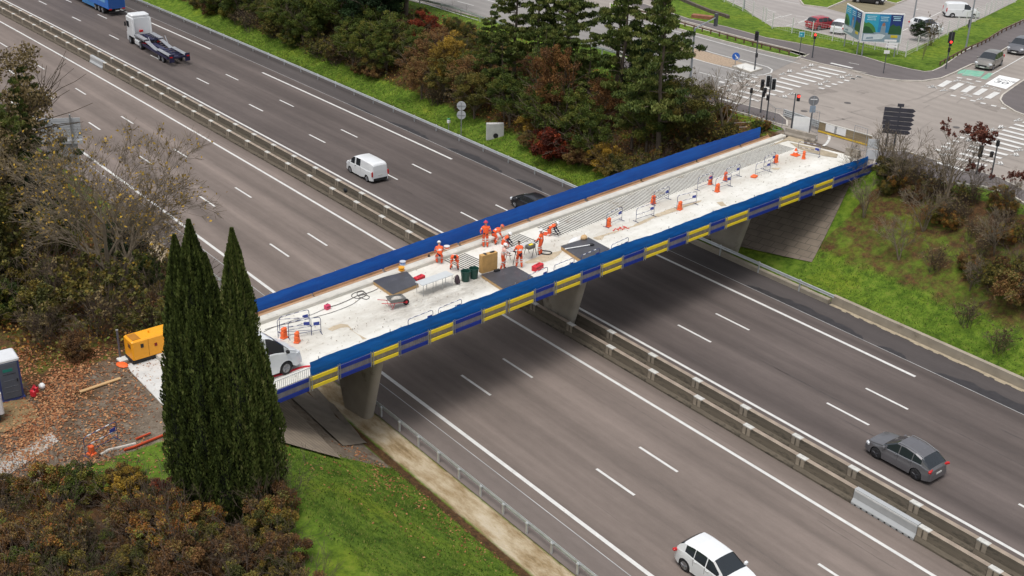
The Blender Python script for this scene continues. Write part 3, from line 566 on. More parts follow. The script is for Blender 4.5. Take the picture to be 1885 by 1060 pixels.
# slope paving under both ends: laid where the ground rises
def slope_sheet(name, corners, nu, nv_, lift, m, par=BR, blocks=False):
    a, b, c, d_ = [Vector(p) for p in corners]; mb = MB(); g = []
    for j in range(nv_ + 1):
        for i in range(nu + 1):
            p = a.lerp(b, i / nu).lerp(d_.lerp(c, i / nu), j / nv_); x, y = p.x, p.y; g.append((x, y, ground_z(x, y) + lift))
    inv = Matrix.Rotation(-BANG, 3, 'Z'); g = [tuple(inv @ (Vector(p) - Vector((BO.x, BO.y, 0)))) for p in g]
    fs = [(j * (nu + 1) + i, j * (nu + 1) + i + 1, (j + 1) * (nu + 1) + i + 1, (j + 1) * (nu + 1) + i) for j in range(nv_) for i in range(nu)]
    mb.add(g, fs); o = mb.build(name, m, par)
    return o
def block_mat(name, col, rows=(1.1, .55), mort=(.10, .085, .065)):
    m = mat(name, col, .9, .16, 1.1, bump=.3, spots=tuple(c * .6 for c in col), spot_lo=.6, spot_scale=.9); n = m.node_tree.nodes; l = m.node_tree.links; b = n['Principled BSDF']
    lk = b.inputs['Base Color'].links[0].from_socket; br = n.new('ShaderNodeTexBrick'); tc = n.new('ShaderNodeTexCoord'); mp = n.new('ShaderNodeMapping'); mp.inputs['Rotation'].default_value = (0, 0, R(90)); l.new(tc.outputs['Object'], mp.inputs[0]); l.new(mp.outputs[0], br.inputs[0])
    br.inputs['Scale'].default_value = 1; br.inputs['Brick Width'].default_value = rows[0]; br.inputs['Row Height'].default_value = rows[1]; br.inputs['Mortar Size'].default_value = .03; br.inputs['Mortar'].default_value = (*mort, 1)
    l.new(lk, br.inputs['Color1']); l.new(lk, br.inputs['Color2']); l.new(br.outputs[0], b.inputs['Base Color']); return m
def b2(s, t): p = bp(s, t); return (p.x, p.y, 0)
_a, _b, _c = on(1376, 470), on(1494, 485), on(1566, 338); _w = lambda p, k: (p.x + BW.x * k, p.y + BW.y * k, 0)
slope_sheet('slope_paving', [_w(_a, -7.5), (_b.x, _b.y, 0), (_c.x, _c.y, 0), _w(_c, -11)], 14, 10, .10, block_mat('paving_blocks', (.18, .145, .11), (1.15, .62)))
slope_sheet('slope_paving', [tuple(on(560, 690)), tuple(on(676, 818)), tuple(on(632, 823)), tuple(on(505, 705))], 12, 8, .09, mat('paving_dark', (.17, .14, .105), .9, .2, 1, spots=(.09, .075, .055), spot_lo=.56, spot_scale=.8, bump=.3))
slope_sheet('slope_paving', [tuple(on(500, 712)), tuple(on(628, 848)), tuple(on(505, 814)), tuple(on(430, 725))], 8, 8, .16, block_mat('paving_old', (.23, .185, .135), (3.0, .30), (.15, .12, .09)))
d = MB(); d.prism([(-30.5, 4.9), (-28.65, 4.9), (-28.65, -2.2), (-30.5, -2.2)], 3.6, 5.54); d.build('abutment', M_BE, BR); d = MB(); d.prism([(29.4, 5), (31.2, 5), (31.2, -2.3), (29.4, -2.3)], 3.9, 5.54); d.build('abutment', M_BE, BR)
# ---- netting
def net(name, label, tfun, pts, zb, m, wv=1.0):
    """wavy sheet of netting hung on posts; pts = (s, z_top)"""
    root = thing(name, label, 'safety netting', (BO.x, BO.y, 0), BANG); r = random.Random(len(pts)); mb = MB(); n = int((pts[-1][0] - pts[0][0]) / .25); rows = 6; g = []
    for i in range(n + 1):
        s = pts[0][0] + (pts[-1][0] - pts[0][0]) * i / n
        for a, b in zip(pts, pts[1:]):
            if a[0] <= s <= b[0]: f = (s - a[0]) / (b[0] - a[0]); zt = a[1] + (b[1] - a[1]) * f; break
        zt += wv * (.035 * math.sin(s * 1.3) - .05 * abs(math.sin(math.pi * s / 2.5)))
        for j in range(rows + 1):
            f = j / rows; g.append((s, -(tfun(s) + .035 * math.sin(s * 2.5 + j * .6) * math.sin(math.pi * f) * wv + .02 * math.sin(s * 6.1 + 2 * j) + .03 * math.sin(math.pi * f)), zb + (zt - zb) * f))
    fs = [(i * (rows + 1) + j, (i + 1) * (rows + 1) + j, (i + 1) * (rows + 1) + j + 1, i * (rows + 1) + j + 1) for i in range(n) for j in range(rows)]
    mb.add(g, fs); mb.build('net', m, root, smooth=80)
    for s in np.arange(pts[0][0] + .6, pts[-1][0], 2.5 * 1.9): MB().cyl((s, -(tfun(s) - .06), zb), (s, -(tfun(s) - .06), zb + .95), .024, n=6).build('post', M_GV, root)
    return root
def net_mat(name, c1, c2):
    m = mat(name, c1, .6, .10, 1.2, stretch=(1.2, 1, .35)); n = m.node_tree.nodes; l = m.node_tree.links; b = n['Principled BSDF']; lk = b.inputs['Base Color'].links[0].from_socket
    sp = n.new('ShaderNodeTexNoise'); sp.inputs['Scale'].default_value = 1; sp.inputs['Detail'].default_value = 4; tc = n.new('ShaderNodeTexCoord'); mp = n.new('ShaderNodeMapping'); mp.inputs['Scale'].default_value = (.35, 1, 5); mp.inputs['Rotation'].default_value = (0, .04, 0); l.new(tc.outputs['Object'], mp.inputs[0]); l.new(mp.outputs[0], sp.inputs[0])
    r = n.new('ShaderNodeMapRange'); r.inputs[1].default_value = .4; r.inputs[2].default_value = .65; l.new(sp.outputs[0], r.inputs[0]); mx = n.new('ShaderNodeMix'); mx.data_type = 'RGBA'; l.new(r.outputs[0], mx.inputs['Factor']); l.new(lk, mx.inputs['A']); mx.inputs['B'].default_value = (*c2, 1); l.new(mx.outputs['Result'], b.inputs['Base Color'])
    tr = n.new('ShaderNodeBsdfTranslucent'); tr.inputs[0].default_value = (*c1, 1); ms = n.new('ShaderNodeMixShader'); ms.inputs[0].default_value = .25; l.new(b.outputs[0], ms.inputs[1]); l.new(tr.outputs[0], ms.inputs[2]); l.new(ms.outputs[0], n['Material Output'].inputs[0]); return m
M_NB = net_mat('net_back', (.001, .085, .42), (.001, .12, .52)); M_NF = net_mat('net_front', (.001, .105, .38), (.002, .155, .54))
net('safety_netting', 'blue netting screen along the far side of the bridge above the timber boards', lambda s: -5.5, [(-26, 7.05), (-18, 7.18), (-10, 7.30), (-3, 7.38), (8, 7.40), (20, 7.45), (28, 7.30), (29.0, 7.28)], 6.24, M_NB, .2)
net('safety_netting', 'darker blue netting wrapped along the near side of the bridge above the yellow boards', tf, [(s_of(571, 6.6, 0), 7.02), (-21.5, 7.07), (-18, 7.04), (-14, 7.07), (-10, 7.08), (-3.7, 7.05), (.5, 7.12), (5, 6.98), (9.5, 7.06), (15, 7.03), (21, 7.08), (26, 7.06), (s_of(1597, 6.6, 0), 7.0)], 6.18, M_NF, .55)
# ---- guard panels hung on the near side: steel frame, mesh, two boards
M_YEL = mat('yellow_board', (.92, .68, .03), .5, .06, 3); M_NAVY = mat('navy_board', (.003, .026, .27), .5, .10, 3); M_MESH = mat('panel_mesh', (.34, .31, .32), .6, .2, 4)
def guard_panel(s0, s1, yellow, label, first):
    sm = (s0 + s1) / 2; dt = (tf(s1) - tf(s0)) / (s1 - s0); r = thing('hanging_barrier', label, 'barrier', tuple(bp(sm, tf(sm) + .15, 6.27)), BANG - math.atan(dt), 'guard panels hung along the near side of the bridge'); w = s1 - s0
    o = .03 if yellow else 0
    for z, h in ((-.11, .21), (-.63 if yellow else -.66, .19 if yellow else .22)): MB().bb((0, -.05 - o, z), (w - .04, .045, h), .008).build('board', M_YEL if yellow else M_NAVY, r)
    d = MB(); k = int(w / .14)
    for i in range(k + 1): x = -w / 2 + w * i / k; d.box((x, 0, -.37), (.022, .014, .78))
    for z in (-.26, -.34, -.42, -.50): d.box((0, .004, z), (w, .012, .02))
    d.build('mesh', M_MESH, r); d = MB(); d.box((0, .045, -.37), (w - .02, .012, .46)); d.build('backing', mat('backing_tan', (.36, .29, .12), .8, .2, 2) if yellow else mat('backing_grey', (.32, .28, .29), .8, .2, 2), r)
    for x in (-w / 2 + .05, w / 2 - .05): MB().cyl((x, -.10 - o, -.80), (x, -.10 - o, .14), .026, n=6).build('frame_tube', M_GV, r)
    return r
ye2 = [(s_of(a), s_of(b)) for a, b in ((571, 622), (684, 733), (789, 833), (887, 930), (934, 981), (1020, 1067), (1105, 1143), (1185, 1227), (1263, 1303), (1334, 1374), (1433, 1469), (1496, 1530))]
ordw = ['first', 'second', 'third', 'fourth', 'fifth', 'sixth', 'seventh', 'eighth', 'ninth', 'tenth', 'eleventh', 'twelfth']
for i, (a, b) in enumerate(ye2): guard_panel(a, b, True, 'yellow boarded guard panel, %s yellow one counted from the white van end of the bridge' % ordw[i], i == 0)
nav = [(ye2[0][0] - 3.2, ye2[0][0] - .05)] + [(ye2[i][1] + .05, ye2[i + 1][0] - .05) for i in range(11) if ye2[i + 1][0] - ye2[i][1] > .8] + [(ye2[-1][1] + .05, 31.0)]
for i, (a, b) in enumerate(nav): guard_panel(a, b, False, 'dark blue boarded guard panel, %s blue one counted from the cypress end of the bridge' % ordw[i], False)
# ================================================================== BARRIERS ALONG THE MOTORWAY
def barrier_mat():
    m = mat('barrier_concrete', (.145, .12, .088), .92, .28, .9, spots=(.065, .055, .04), spot_lo=.50, spot_scale=1.0, bump=.4, stretch=(.6, 1, 2.2)); return m
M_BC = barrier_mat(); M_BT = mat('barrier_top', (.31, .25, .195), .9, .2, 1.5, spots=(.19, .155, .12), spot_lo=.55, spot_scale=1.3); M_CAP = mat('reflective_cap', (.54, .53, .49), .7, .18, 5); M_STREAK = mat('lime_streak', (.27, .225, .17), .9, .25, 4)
def seg_mesh():
    d = MB(); Lg = 3.985; prof = [(-.30, -.1), (-.30, .10), (-.19, .30), (-.15, .86), (.15, .86), (.19, .30), (.30, .10), (.30, -.1)]
    d.mi(0); n = len(prof); o = 0
    for k in range(n - 1):
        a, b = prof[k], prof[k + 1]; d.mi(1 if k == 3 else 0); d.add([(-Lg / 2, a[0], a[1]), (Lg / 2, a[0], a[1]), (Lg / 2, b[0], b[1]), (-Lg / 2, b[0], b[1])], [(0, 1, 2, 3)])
    d.mi(0); d.add([(-Lg / 2, a, z) for a, z in prof], [tuple(range(n))]); d.add([(Lg / 2, a, z) for a, z in prof], [tuple(range(n - 1, -1, -1))])
    d.mi(2); d.box((-Lg / 2 + .33, 0, .835), (.66, .325, .06)); d.mi(3)
    for y in (-1, 1):
        for x0, x1 in ((-Lg / 2 + .02, -Lg / 2 + .28), (-Lg / 2 + .36, -Lg / 2 + .62)):
            q = [(x0, y * .168, .80), (x1, y * .168, .80), (x1, y * .198, .32), (x0, y * .198, .32)]; q = q if y < 0 else q[::-1]; d.add(q, [(0, 1, 2, 3)])
    return d.mesh('barrier_segment', [M_BC, M_BT, M_CAP, M_STREAK])
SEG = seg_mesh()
def median(v, label, ph, skip=()):
    r = thing('median_barrier', label, 'concrete barrier', (0, 0, 0))
    for k in range(-46, 33):
        x = ph + 4 * k + 2
        if any(a < x < b for a, b in skip): continue
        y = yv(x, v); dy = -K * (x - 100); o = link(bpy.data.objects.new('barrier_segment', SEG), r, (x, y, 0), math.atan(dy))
    return r
median(12.82, 'long grey concrete median wall beside the near carriageway, with grey steel gates in it', 102.65, ((114.2, 117.2), (2, 6.2)))
median(14.32, 'long grey concrete median wall beside the far carriageway', 101.05)
for x, lab in ((116.65 - 0, 'light grey steel gate section in the median wall near the grey car'), (4.65, 'light grey steel gate section in the median wall near the car transporter')):
    r = thing('barrier_gate', lab, 'barrier gate', (x, yv(x, 12.82), 0), math.atan(-K * (x - 100))); d = MB()
    d.profile([(-.30, 0), (-.30, .12), (-.17, .34), (-.15, .9), (.15, .9), (.17, .34), (.30, .12), (.30, 0)], [(-1.98, 0), (1.98, 0)]); d.build('steel_shell', mat('gate_steel', (.44, .45, .45), .5, .06, 2, metal=.2), r)
    d = MB(); [d.box((-1.7 + i * .38, -.302, .05), (.10, .02, .07)) for i in range(10)]; d.build('vent', mat('black', (.015, .015, .017), .7), r)
    d = MB(); d.box((0, -.1605, .80), (3.9, .02, .10)); d.build('top_rail', mat('gate_white', (.62, .62, .60), .6), r)
# guardrails: W-beam on posts
WB = [(-.04, .42), (-.075, .47), (-.03, .53), (-.03, .57), (-.075, .63), (-.04, .68), (-.02, .68), (-.045, .63), (-.0, .57), (-.0, .53), (-.045, .47), (-.02, .42)]
M_GR2 = mat('rail_steel', (.56, .58, .58), .4, .10, 1.5, metal=.35, spots=(.33, .31, .27), spot_lo=.62, spot_scale=2)
def guardrail(label, pts, side, post=4.0, zf=0, root_name='guardrail', double=False):
    r = thing(root_name, label, 'guardrail', (0, 0, 0)); d = MB(); prof = [(a * side, z) for a, z in WB]
    d.profile(prof + [prof[0]], pts); d.build('beam', M_GR2, r, smooth=50)
    if double: d = MB(); d.profile([(a * -side - .22 * -side, z) for a, z in WB] + [(WB[0][0] * -side - .22 * -side, WB[0][1])], pts); d.build('beam', M_GR2, r, smooth=50)
    acc = 0; pm = MB().box((0, 0, 0), (.12, .07, .95)).box((0, -.045 * side * 0, .40), (.16, .12, .05)).mesh('rail_post', M_GR2); last = -1e9; c_ = 0
    for a, b in zip(pts, pts[1:]):
        a = Vector((a[0], a[1], a[2] if len(a) > 2 else 0)); b = Vector((b[0], b[1], b[2] if len(b) > 2 else 0)); Lg = (b - a).length; s = post - acc if acc else 0
        while s <= Lg:
            p = a.lerp(b, s / Lg); dd = (b - a).normalized(); nn = Vector((-dd.y, dd.x, 0)); q = p + nn * .09 * side * 1.0
            link(bpy.data.objects.new('post', pm), r, (q.x, q.y, p.z + .2), math.atan2(dd.y, dd.x)); s += post; c_ += 1
        acc = (Lg - (s - post))
    return r
def hw(v, x0, x1, step=8): n = max(1, int((x1 - x0) / step)); return [(x0 + (x1 - x0) * i / n, yv(x0 + (x1 - x0) * i / n, v)) for i in range(n + 1)]
guardrail('steel guardrail along the far hard shoulder in front of the wooded bank', hw(31.25, -60, 82.5), 1)
guardrail('short steel guardrail on a low wall passing the far bridge pier', [(x, y, .28) for x, y in hw(31.35, 83.2, 98.4)], 1)
guardrail('steel guardrail on posts beside the pale concrete gutter at the near shoulder', hw(-3.2, 60.6, 150), -1, 2.0)
MCW = mat('low_wall', (.33, .285, .22), .9, .15, 1.2, spots=(.20, .165, .12), spot_lo=.6, spot_scale=1)
d = MB(); d.profile([(-.16, -.3), (-.16, .62), (.16, .62), (.16, -.3)][::1] + [(-.16, -.3)], hw(31.95, 97.9, 190)); tag(d.build('retaining_wall', MCW), 'low concrete wall along the far shoulder below the grass bank, right of the bridge', 'low wall')
d = MB(); d.profile([(-.22, -.3), (-.2, .30), (.14, .33), (.14, -.3), (-.22, -.3)], hw(31.62, 78, 97.85)); tag(d.build('retaining_wall', MCW), 'low concrete kerb wall under the short guardrail below the bridge', 'low wall')
d = MB(); 
for x0, x1 in ((98, 121),): 
    n = 60; pts = [(x0 + (x1 - x0) * i / n, yv(x0 + (x1 - x0) * i / n, 31.75)) for i in range(n + 1)]; r_ = random.Random(9)
    for a, b in zip(pts, pts[1:]): w0 = r_.uniform(.25, .45); d.quad((a[0], a[1] - w0, .004), (b[0], b[1] - w0, .004), (b[0], b[1], .006), (a[0], a[1], .006))
structure('pavement_gutter_edge', d, MC['sand_dark'])
# ================================================================== VEGETATION
def leaves_mesh(name, C, size, m, seed, tint, up=None, aspect=1.6, cnt=None):
    """C (N,3) leaf centres, size (N,), tint (N,), up: preferred long axis (N,3) or None"""
    rg = np.random.default_rng(seed); N = len(C)
    a = rg.normal(size=(N, 3)); a /= np.linalg.norm(a, axis=1)[:, None]
    if up is not None: a = up + a * .38; a /= np.linalg.norm(a, axis=1)[:, None]
    b = rg.normal(size=(N, 3)); b -= a * (a * b).sum(1)[:, None]; b /= np.linalg.norm(b, axis=1)[:, None]
    s = np.asarray(size)[:, None]; V = np.empty((N, 4, 3)); V[:, 0] = C - a * s * aspect / 2; V[:, 1] = C + b * s / 2 + a * s * .1; V[:, 2] = C + a * s * aspect / 2; V[:, 3] = C - b * s / 2 + a * s * .1
    me = bpy.data.meshes.new(name); me.vertices.add(N * 4); me.vertices.foreach_set('co', V.ravel().astype('f')); me.loops.add(N * 4); me.loops.foreach_set('vertex_index', np.arange(N * 4, dtype='i'))
    me.polygons.add(N); me.polygons.foreach_set('loop_start', np.arange(0, N * 4, 4, dtype='i')); me.polygons.foreach_set('loop_total', np.full(N, 4, 'i'))
    at_ = me.attributes.new('r', 'FLOAT', 'FACE'); at_.data.foreach_set('value', np.asarray(tint, 'f')); me.materials.append(m); me.update(calc_edges=True); return me
BARK = mat('bark', (.115, .088, .062), .95, .3, 3, bump=.5, stretch=(2, 2, .5)); BARKG = mat('bark_grey', (.165, .13, .088), .95, .25, 3, stretch=(2, 2, .5)); BARKD = mat('bark_dark', (.045, .034, .026), .95, .3, 3); TWIG = mat('twig', (.085, .06, .042), .95, .3, 2)
def branches(rnd, p, d, length, r, lvl, mb, tips, spread=.6, kids=3, gravity=0.0, nseg=4, wob=.22, minr=.012, lf=(.55, .8)):
    p = Vector(p); d = Vector(d).normalized(); seg = length / nseg; pts = [p.copy()]
    for i in range(nseg):
        d = (d + Vector((rnd.uniform(-wob, wob), rnd.uniform(-wob, wob), rnd.uniform(-wob, wob) + gravity))).normalized(); q = p + d * seg
        r0 = r * (1 - .55 * i / nseg); r1 = r * (1 - .55 * (i + 1) / nseg); mb.cyl(p, q, max(r0, minr), max(r1, minr), n=5 if r > .05 else 3, cap=False); p = q; pts.append(p.copy())
        if lvl > 0 and i >= 1:
            for _ in range(max(1, kids // (nseg - 1) + (rnd.random() < .5))):
                ax = Vector((rnd.gauss(0, 1), rnd.gauss(0, 1), rnd.gauss(0, .6))); ax = (ax - d * ax.dot(d)); 
                if ax.length < .01: continue
                nd = (d + ax.normalized() * spread * rnd.uniform(.7, 1.4)).normalized(); branches(rnd, p, nd, length * rnd.uniform(*lf), r1 * rnd.uniform(.5, .7), lvl - 1, mb, tips, spread, kids, gravity, max(2, nseg - 1), wob * 1.15, minr, lf)
    tips.append((p.copy(), lvl))
    if lvl == 0: tips.append((pts[len(pts) // 2], -1))
def crown_points(rnd, K, rad, cen, shell=.55, flat=1.0):
    out = []
    while len(out) < K:
        v = Vector((rnd.gauss(0, 1), rnd.gauss(0, 1), rnd.gauss(0, 1))).normalized(); k = rnd.uniform(shell, 1) ** .7
        out.append(Vector((cen[0] + v.x * rad[0] * k, cen[1] + v.y * rad[1] * k, cen[2] + v.z * rad[2] * k)))
    return out
def clump_leaves(rg, cl, cr, per, lsize, flat=.7, ctint=.5):
    C = []; S_ = []; T = []
    for c, r in zip(cl, cr):
        n = int(per * (r / np.mean(cr)) ** 2); q = rg.normal(size=(n, 3)); q /= np.linalg.norm(q, axis=1)[:, None]; q *= (rg.random(n) ** .45)[:, None] * r; q[:, 2] *= flat
        C.append(q + np.array(c)); S_.append(lsize * rg.uniform(.6, 1.35, n)); t = .5 + (rg.random() - .5) * ctint; T.append(np.clip(t + rg.normal(0, .13, n), .02, .98))
    return np.concatenate(C), np.concatenate(S_), np.concatenate(T)
LM = {
 'pine': leafmat('needles_pine', [(.016, .028, .007), (.034, .052, .011), (.062, .086, .016), (.10, .118, .024), (.15, .15, .04)]),
 'dark': leafmat('leaves_evergreen', [(.006, .014, .005), (.012, .026, .008), (.02, .044, .012), (.032, .062, .016)]),
 'green': leafmat('leaves_green', [(.018, .030, .006), (.036, .056, .009), (.062, .085, .013), (.10, .112, .018), (.16, .13, .02)]),
 'olive': leafmat('leaves_olive', [(.028, .032, .009), (.055, .058, .014), (.088, .084, .018), (.13, .11, .023), (.19, .125, .024)]),
 'yellow': leafmat('leaves_yellow', [(.09, .06, .014), (.19, .125, .02), (.30, .19, .026), (.42, .26, .035)]),
 'orange': leafmat('leaves_orange', [(.045, .024, .012), (.10, .048, .018), (.16, .072, .022), (.19, .11, .03)]),
 'red': leafmat('leaves_red', [(.04, .010, .006), (.10, .018, .008), (.19, .032, .012), (.25, .06, .016)]),
 'rust': leafmat('leaves_rust', [(.05, .028, .013), (.095, .050, .020), (.15, .072, .026), (.19, .115, .038), (.12, .12, .032)]),
 'brown': leafmat('leaves_brown', [(.055, .045, .022), (.10, .075, .034), (.15, .11, .048), (.20, .15, .066)]),
 'bramble': leafmat('leaves_bramble', [(.040, .044, .013), (.11, .052, .020), (.10, .105, .024), (.26, .085, .024), (.30, .18, .035), (.13, .17, .032)]),
 'cyp': leafmat('cypress_scales', [(.018, .026, .006), (.040, .056, .012), (.068, .092, .019), (.105, .128, .030), (.15, .155, .05)]),
 'dryred': leafmat('seed_heads', [(.06, .02, .013), (.10, .03, .02), (.14, .05, .03)]),
}
def plant(kind, seed, h):
    """returns [(child name, mesh)], built at its own height"""
    rnd = random.Random(seed); rg = np.random.default_rng(seed); mb = MB(); tips = []; out = []
    if kind == 'pine':
        top = Vector((rnd.uniform(-.3, .3), rnd.uniform(-.3, .3), h)); n = 9; pts = [Vector((0, 0, 0)).lerp(top, i / n) + Vector((rnd.uniform(-.1, .1), rnd.uniform(-.1, .1), 0)) for i in range(n + 1)]
        for i in range(n): mb.cyl(pts[i], pts[i + 1], .19 * (1 - i / n) + .03, .19 * (1 - (i + 1) / n) + .03, n=7, cap=False)
        cl = []; cr = []; z = h * .26
        while z < h:
            f = (z - h * .26) / (h * .74); R0 = h * (.195 * (1 - f) ** .8 + .03) * rnd.uniform(.8, 1.15); c = pts[0].lerp(top, z / h); k = rnd.randint(3, 6) if f < .9 else 3
            for j in range(k):
                a = rnd.uniform(0, 2 * math.pi); L_ = R0 * rnd.uniform(.65, 1.15); e = c + Vector((math.cos(a) * L_, math.sin(a) * L_, L_ * rnd.uniform(.05, .4))); mb.cyl(c, e, .045 * (1 - f) + .012, .012, n=3, cap=False)
                for g in (.45, .75, 1.0): cl.append(c.lerp(e, g) + Vector((rnd.uniform(-.25, .25), rnd.uniform(-.25, .25), rnd.uniform(0, .25)))); cr.append(rnd.uniform(.30, .52) * (1.1 - .35 * f))
            z += h * rnd.uniform(.045, .075)
        cl.append(top); cr.append(.3); C, S_, T = clump_leaves(rg, cl, cr, 78, .105, .5, .62)
        out += [('trunk', mb.mesh('trunk', BARK)), ('crown', leaves_mesh('crown', C, S_, LM['pine'], seed, T, up=np.tile([0, 0, .45], (len(C), 1)), aspect=3.0))]
    elif kind in ('green', 'olive', 'yellow', 'orange', 'red', 'rust', 'dark', 'brown'):
        cz = h * .60; R0 = h * (.36 if kind != 'dark' else .30)
        mb.cyl((0, 0, -.3), (rnd.uniform(-.2, .2), rnd.uniform(-.2, .2), h * .3), h * .022, h * .016, n=7, cap=False)
        for _ in range(7): a = rnd.uniform(0, 6.28); branches(rnd, (0, 0, h * rnd.uniform(.12, .3)), (math.cos(a) * .55, math.sin(a) * .55, 1), h * .5, h * .011, 1, mb, tips, .6, 3, .02, 4)
        K_ = 95; cl = crown_points(rnd, K_, (R0, R0, h * .40), (0, 0, cz), .35); cl = [c for c in cl if c.z > h * .12]; cl = [c + Vector((0, 0, rnd.uniform(-.05, .06) * h)) for c in cl]; cr = [h * rnd.uniform(.045, .095) for _ in cl]
        dens = {'yellow': 90, 'orange': 70, 'red': 90, 'rust': 60, 'brown': 55}.get(kind, 105)
        C, S_, T = clump_leaves(rg, cl, cr, int(dens * 1.5), .115, .75, .55)
        out += [('trunk', mb.mesh('trunk', BARK)), ('crown', leaves_mesh('crown', C, S_, LM[kind], seed, T, aspect=1.4))]
    elif kind in ('bare', 'plane', 'bareseed'):
        if kind == 'plane':
            for a, ln, lean in ((0, .5, (.30, .25)), (1, .5, (-.45, -.05)), (2, .46, (.12, .55))): branches(rnd, (rnd.uniform(-.3, .3), rnd.uniform(-.3, .3), -.3), (lean[0], lean[1], 1), h * ln, h * .017, 4, mb, tips, .66, 6, .03, 5, .16, .008, (.45, .68))
        else:
            for _ in range(3): branches(rnd, (0, 0, -.2), (rnd.uniform(-.30, .30), rnd.uniform(-.30, .30), 1), h * .52, h * .016, 3, mb, tips, .6, 4, .05, 5, .16, .010, (.45, .7))
        out += [('trunk', mb.mesh('trunk', BARKG))]
        te = [t for t, l_ in tips if l_ <= 0]; rnd.shuffle(te); 
        if kind == 'plane': te = te[:1500]; C = np.array([tuple(t) for t in te]) + rg.normal(0, .12, (len(te), 3)); out.append(('crown', leaves_mesh('crown', C, rg.uniform(.08, .16, len(C)), LM['yellow'], seed, rg.random(len(C)))))
        if kind == 'bareseed':
            te = sorted([t for t, l_ in tips if l_ <= 0], key=lambda t: -t.z)[:60]; C, S_, T = clump_leaves(rg, te, [.16] * len(te), 26, .09, 1); out.append(('crown', leaves_mesh('crown', C, S_, LM['dryred'], seed, T)))
    elif kind in ('scrub', 'drybush'):
        for _ in range(26): a = rnd.uniform(0, 6.28); e = rnd.uniform(.15, .9); branches(rnd, (rnd.uniform(-.5, .5) * h * .5, rnd.uniform(-.5, .5) * h * .5, -.1), (math.cos(a) * e, math.sin(a) * e, 1), h * rnd.uniform(.55, .95), .022, 2, mb, tips, .5, 3, 0, 4, .2, .008, (.4, .65))
        out += [('stems', mb.mesh('stems', TWIG))]
        te = [t for t, l_ in tips]; rnd.shuffle(te); te = te[:220 if kind == 'scrub' else 70]; C, S_, T = clump_leaves(rg, te, [.16 * h / 2.5] * len(te), 16 if kind == 'scrub' else 7, .12, .8, .7); out.append(('foliage', leaves_mesh('foliage', C, S_, LM['olive' if kind == 'scrub' else 'brown'], seed, T)))
    elif kind in ('bush', 'bramble_bush', 'redbush', 'yellowbush', 'darkbush', 'rustbush'):
        for _ in range(9): a = rnd.uniform(0, 6.28); e = rnd.uniform(.2, .9); branches(rnd, (rnd.uniform(-.3, .3), rnd.uniform(-.3, .3), -.1), (math.cos(a) * e, math.sin(a) * e, 1), h * rnd.uniform(.7, 1.05), .02, 2, mb, tips, .5, 3, 0, 3, .2, .008, (.4, .65))
        cl = crown_points(rnd, 70, (h * .62, h * .62, h * .46), (0, 0, h * .44), .3); cr = [h * rnd.uniform(.07, .17) for _ in cl]; C, S_, T = clump_leaves(rg, cl, cr, 170, .08, .8, .9)
        k = C[:, 2] > 0; mm = {'bush': 'olive', 'bramble_bush': 'bramble', 'redbush': 'red', 'yellowbush': 'yellow', 'darkbush': 'green', 'rustbush': 'rust'}[kind]
        out += [('stems', mb.mesh('stems', TWIG)), ('foliage', leaves_mesh('foliage', C[k], S_[k], LM[mm], seed, T[k], aspect=1.3))]
    return out
PROTO = {}
def grow(kind, variant, h0, name, label, cat, x, y, h, rz=0, group=None, z=None, sx=1.0):
    key = (kind, variant)
    if key not in PROTO: PROTO[key] = (plant(kind, hash_(kind) + variant * 13, h0), h0)
    parts, hh = PROTO[key]; k = h / hh; zz = ground_z(x, y) if z is None else z
    r = thing(name, label, cat, (x, y, zz), rz, group); r.scale = (k * sx, k * sx, k)
    for n_, me in parts: link(bpy.data.objects.new(n_, me), r)
    return r
def hash_(s): return sum(ord(c) * (i + 3) for i, c in enumerate(s)) % 997
RV = random.Random(21)
NM = {'pine': ('pine_tree', 'tree'), 'green': ('broadleaf_tree', 'tree'), 'olive': ('broadleaf_tree', 'tree'), 'yellow': ('broadleaf_tree', 'tree'), 'orange': ('broadleaf_tree', 'tree'), 'rust': ('broadleaf_tree', 'tree'), 'red': ('broadleaf_tree', 'tree'), 'dark': ('evergreen_tree', 'tree'), 'brown': ('broadleaf_tree', 'tree')}
WL = {'pine': 'dark green pine of the dense wood on the bank left of the bridge', 'green': 'bushy green tree of the dense wood on the far motorway bank', 'olive': 'olive brown autumn tree of the dense wood on the far motorway bank', 'rust': 'thin rusty brown tree of the dense wood on the far motorway bank', 'dark': 'very dark evergreen of the dense wood on the far motorway bank'}
def px_tree(kind, var, bx, by, h, label, group=None, sx=1.0, name=None, cat=None, z=None):
    p = on(bx, by); n_, c_ = NM.get(kind, ('shrub', 'shrub')); return grow(kind, var, {'pine': 13}.get(kind, 8 if kind in NM else 2.6), name or n_, label, cat or c_, p.x, p.y, h, RV.uniform(0, 6), group, z, sx)
# ---- standout trees on the far bank
G_ = lambda *a, **k: grow(*a, **k)
def far(kind, var, x, v, h, label, group=None, sx=1.0, name=None, cat=None, h0=None):
    n_, c_ = NM.get(kind, ('shrub', 'shrub')); return grow(kind, var, h0 or ({'pine': 13}.get(kind, 8) if kind in NM or kind in ('plane',) else 5 if kind in ('bare', 'bareseed') else 2.6), name or n_, label, cat or c_, x, yv(x, v), h, RV.uniform(0, 6), group, None, sx)
far('pine', 0, 72.6, 38.4, 14.6, 'tallest dark green pine standing alone between the wood and the junction', sx=1.12)
far('dark', 0, 66.3, 42.0, 7.6, 'narrow very dark evergreen right behind the left side of the lone tall pine', sx=.8)
far('orange', 0, 60.2, 36.4, 9.8, 'tall pine turned rusty orange with a bare pale trunk, in the middle of the wood', name='pine_tree', sx=.72)
far('yellow', 0, 42.0, 37.2, 6.6, 'small golden yellow tree in the low part of the wooded bank')
far('red', 0, 31.5, 41.2, 4.6, 'dark crimson tree at the upper left edge of the wooded bank', sx=1.1)
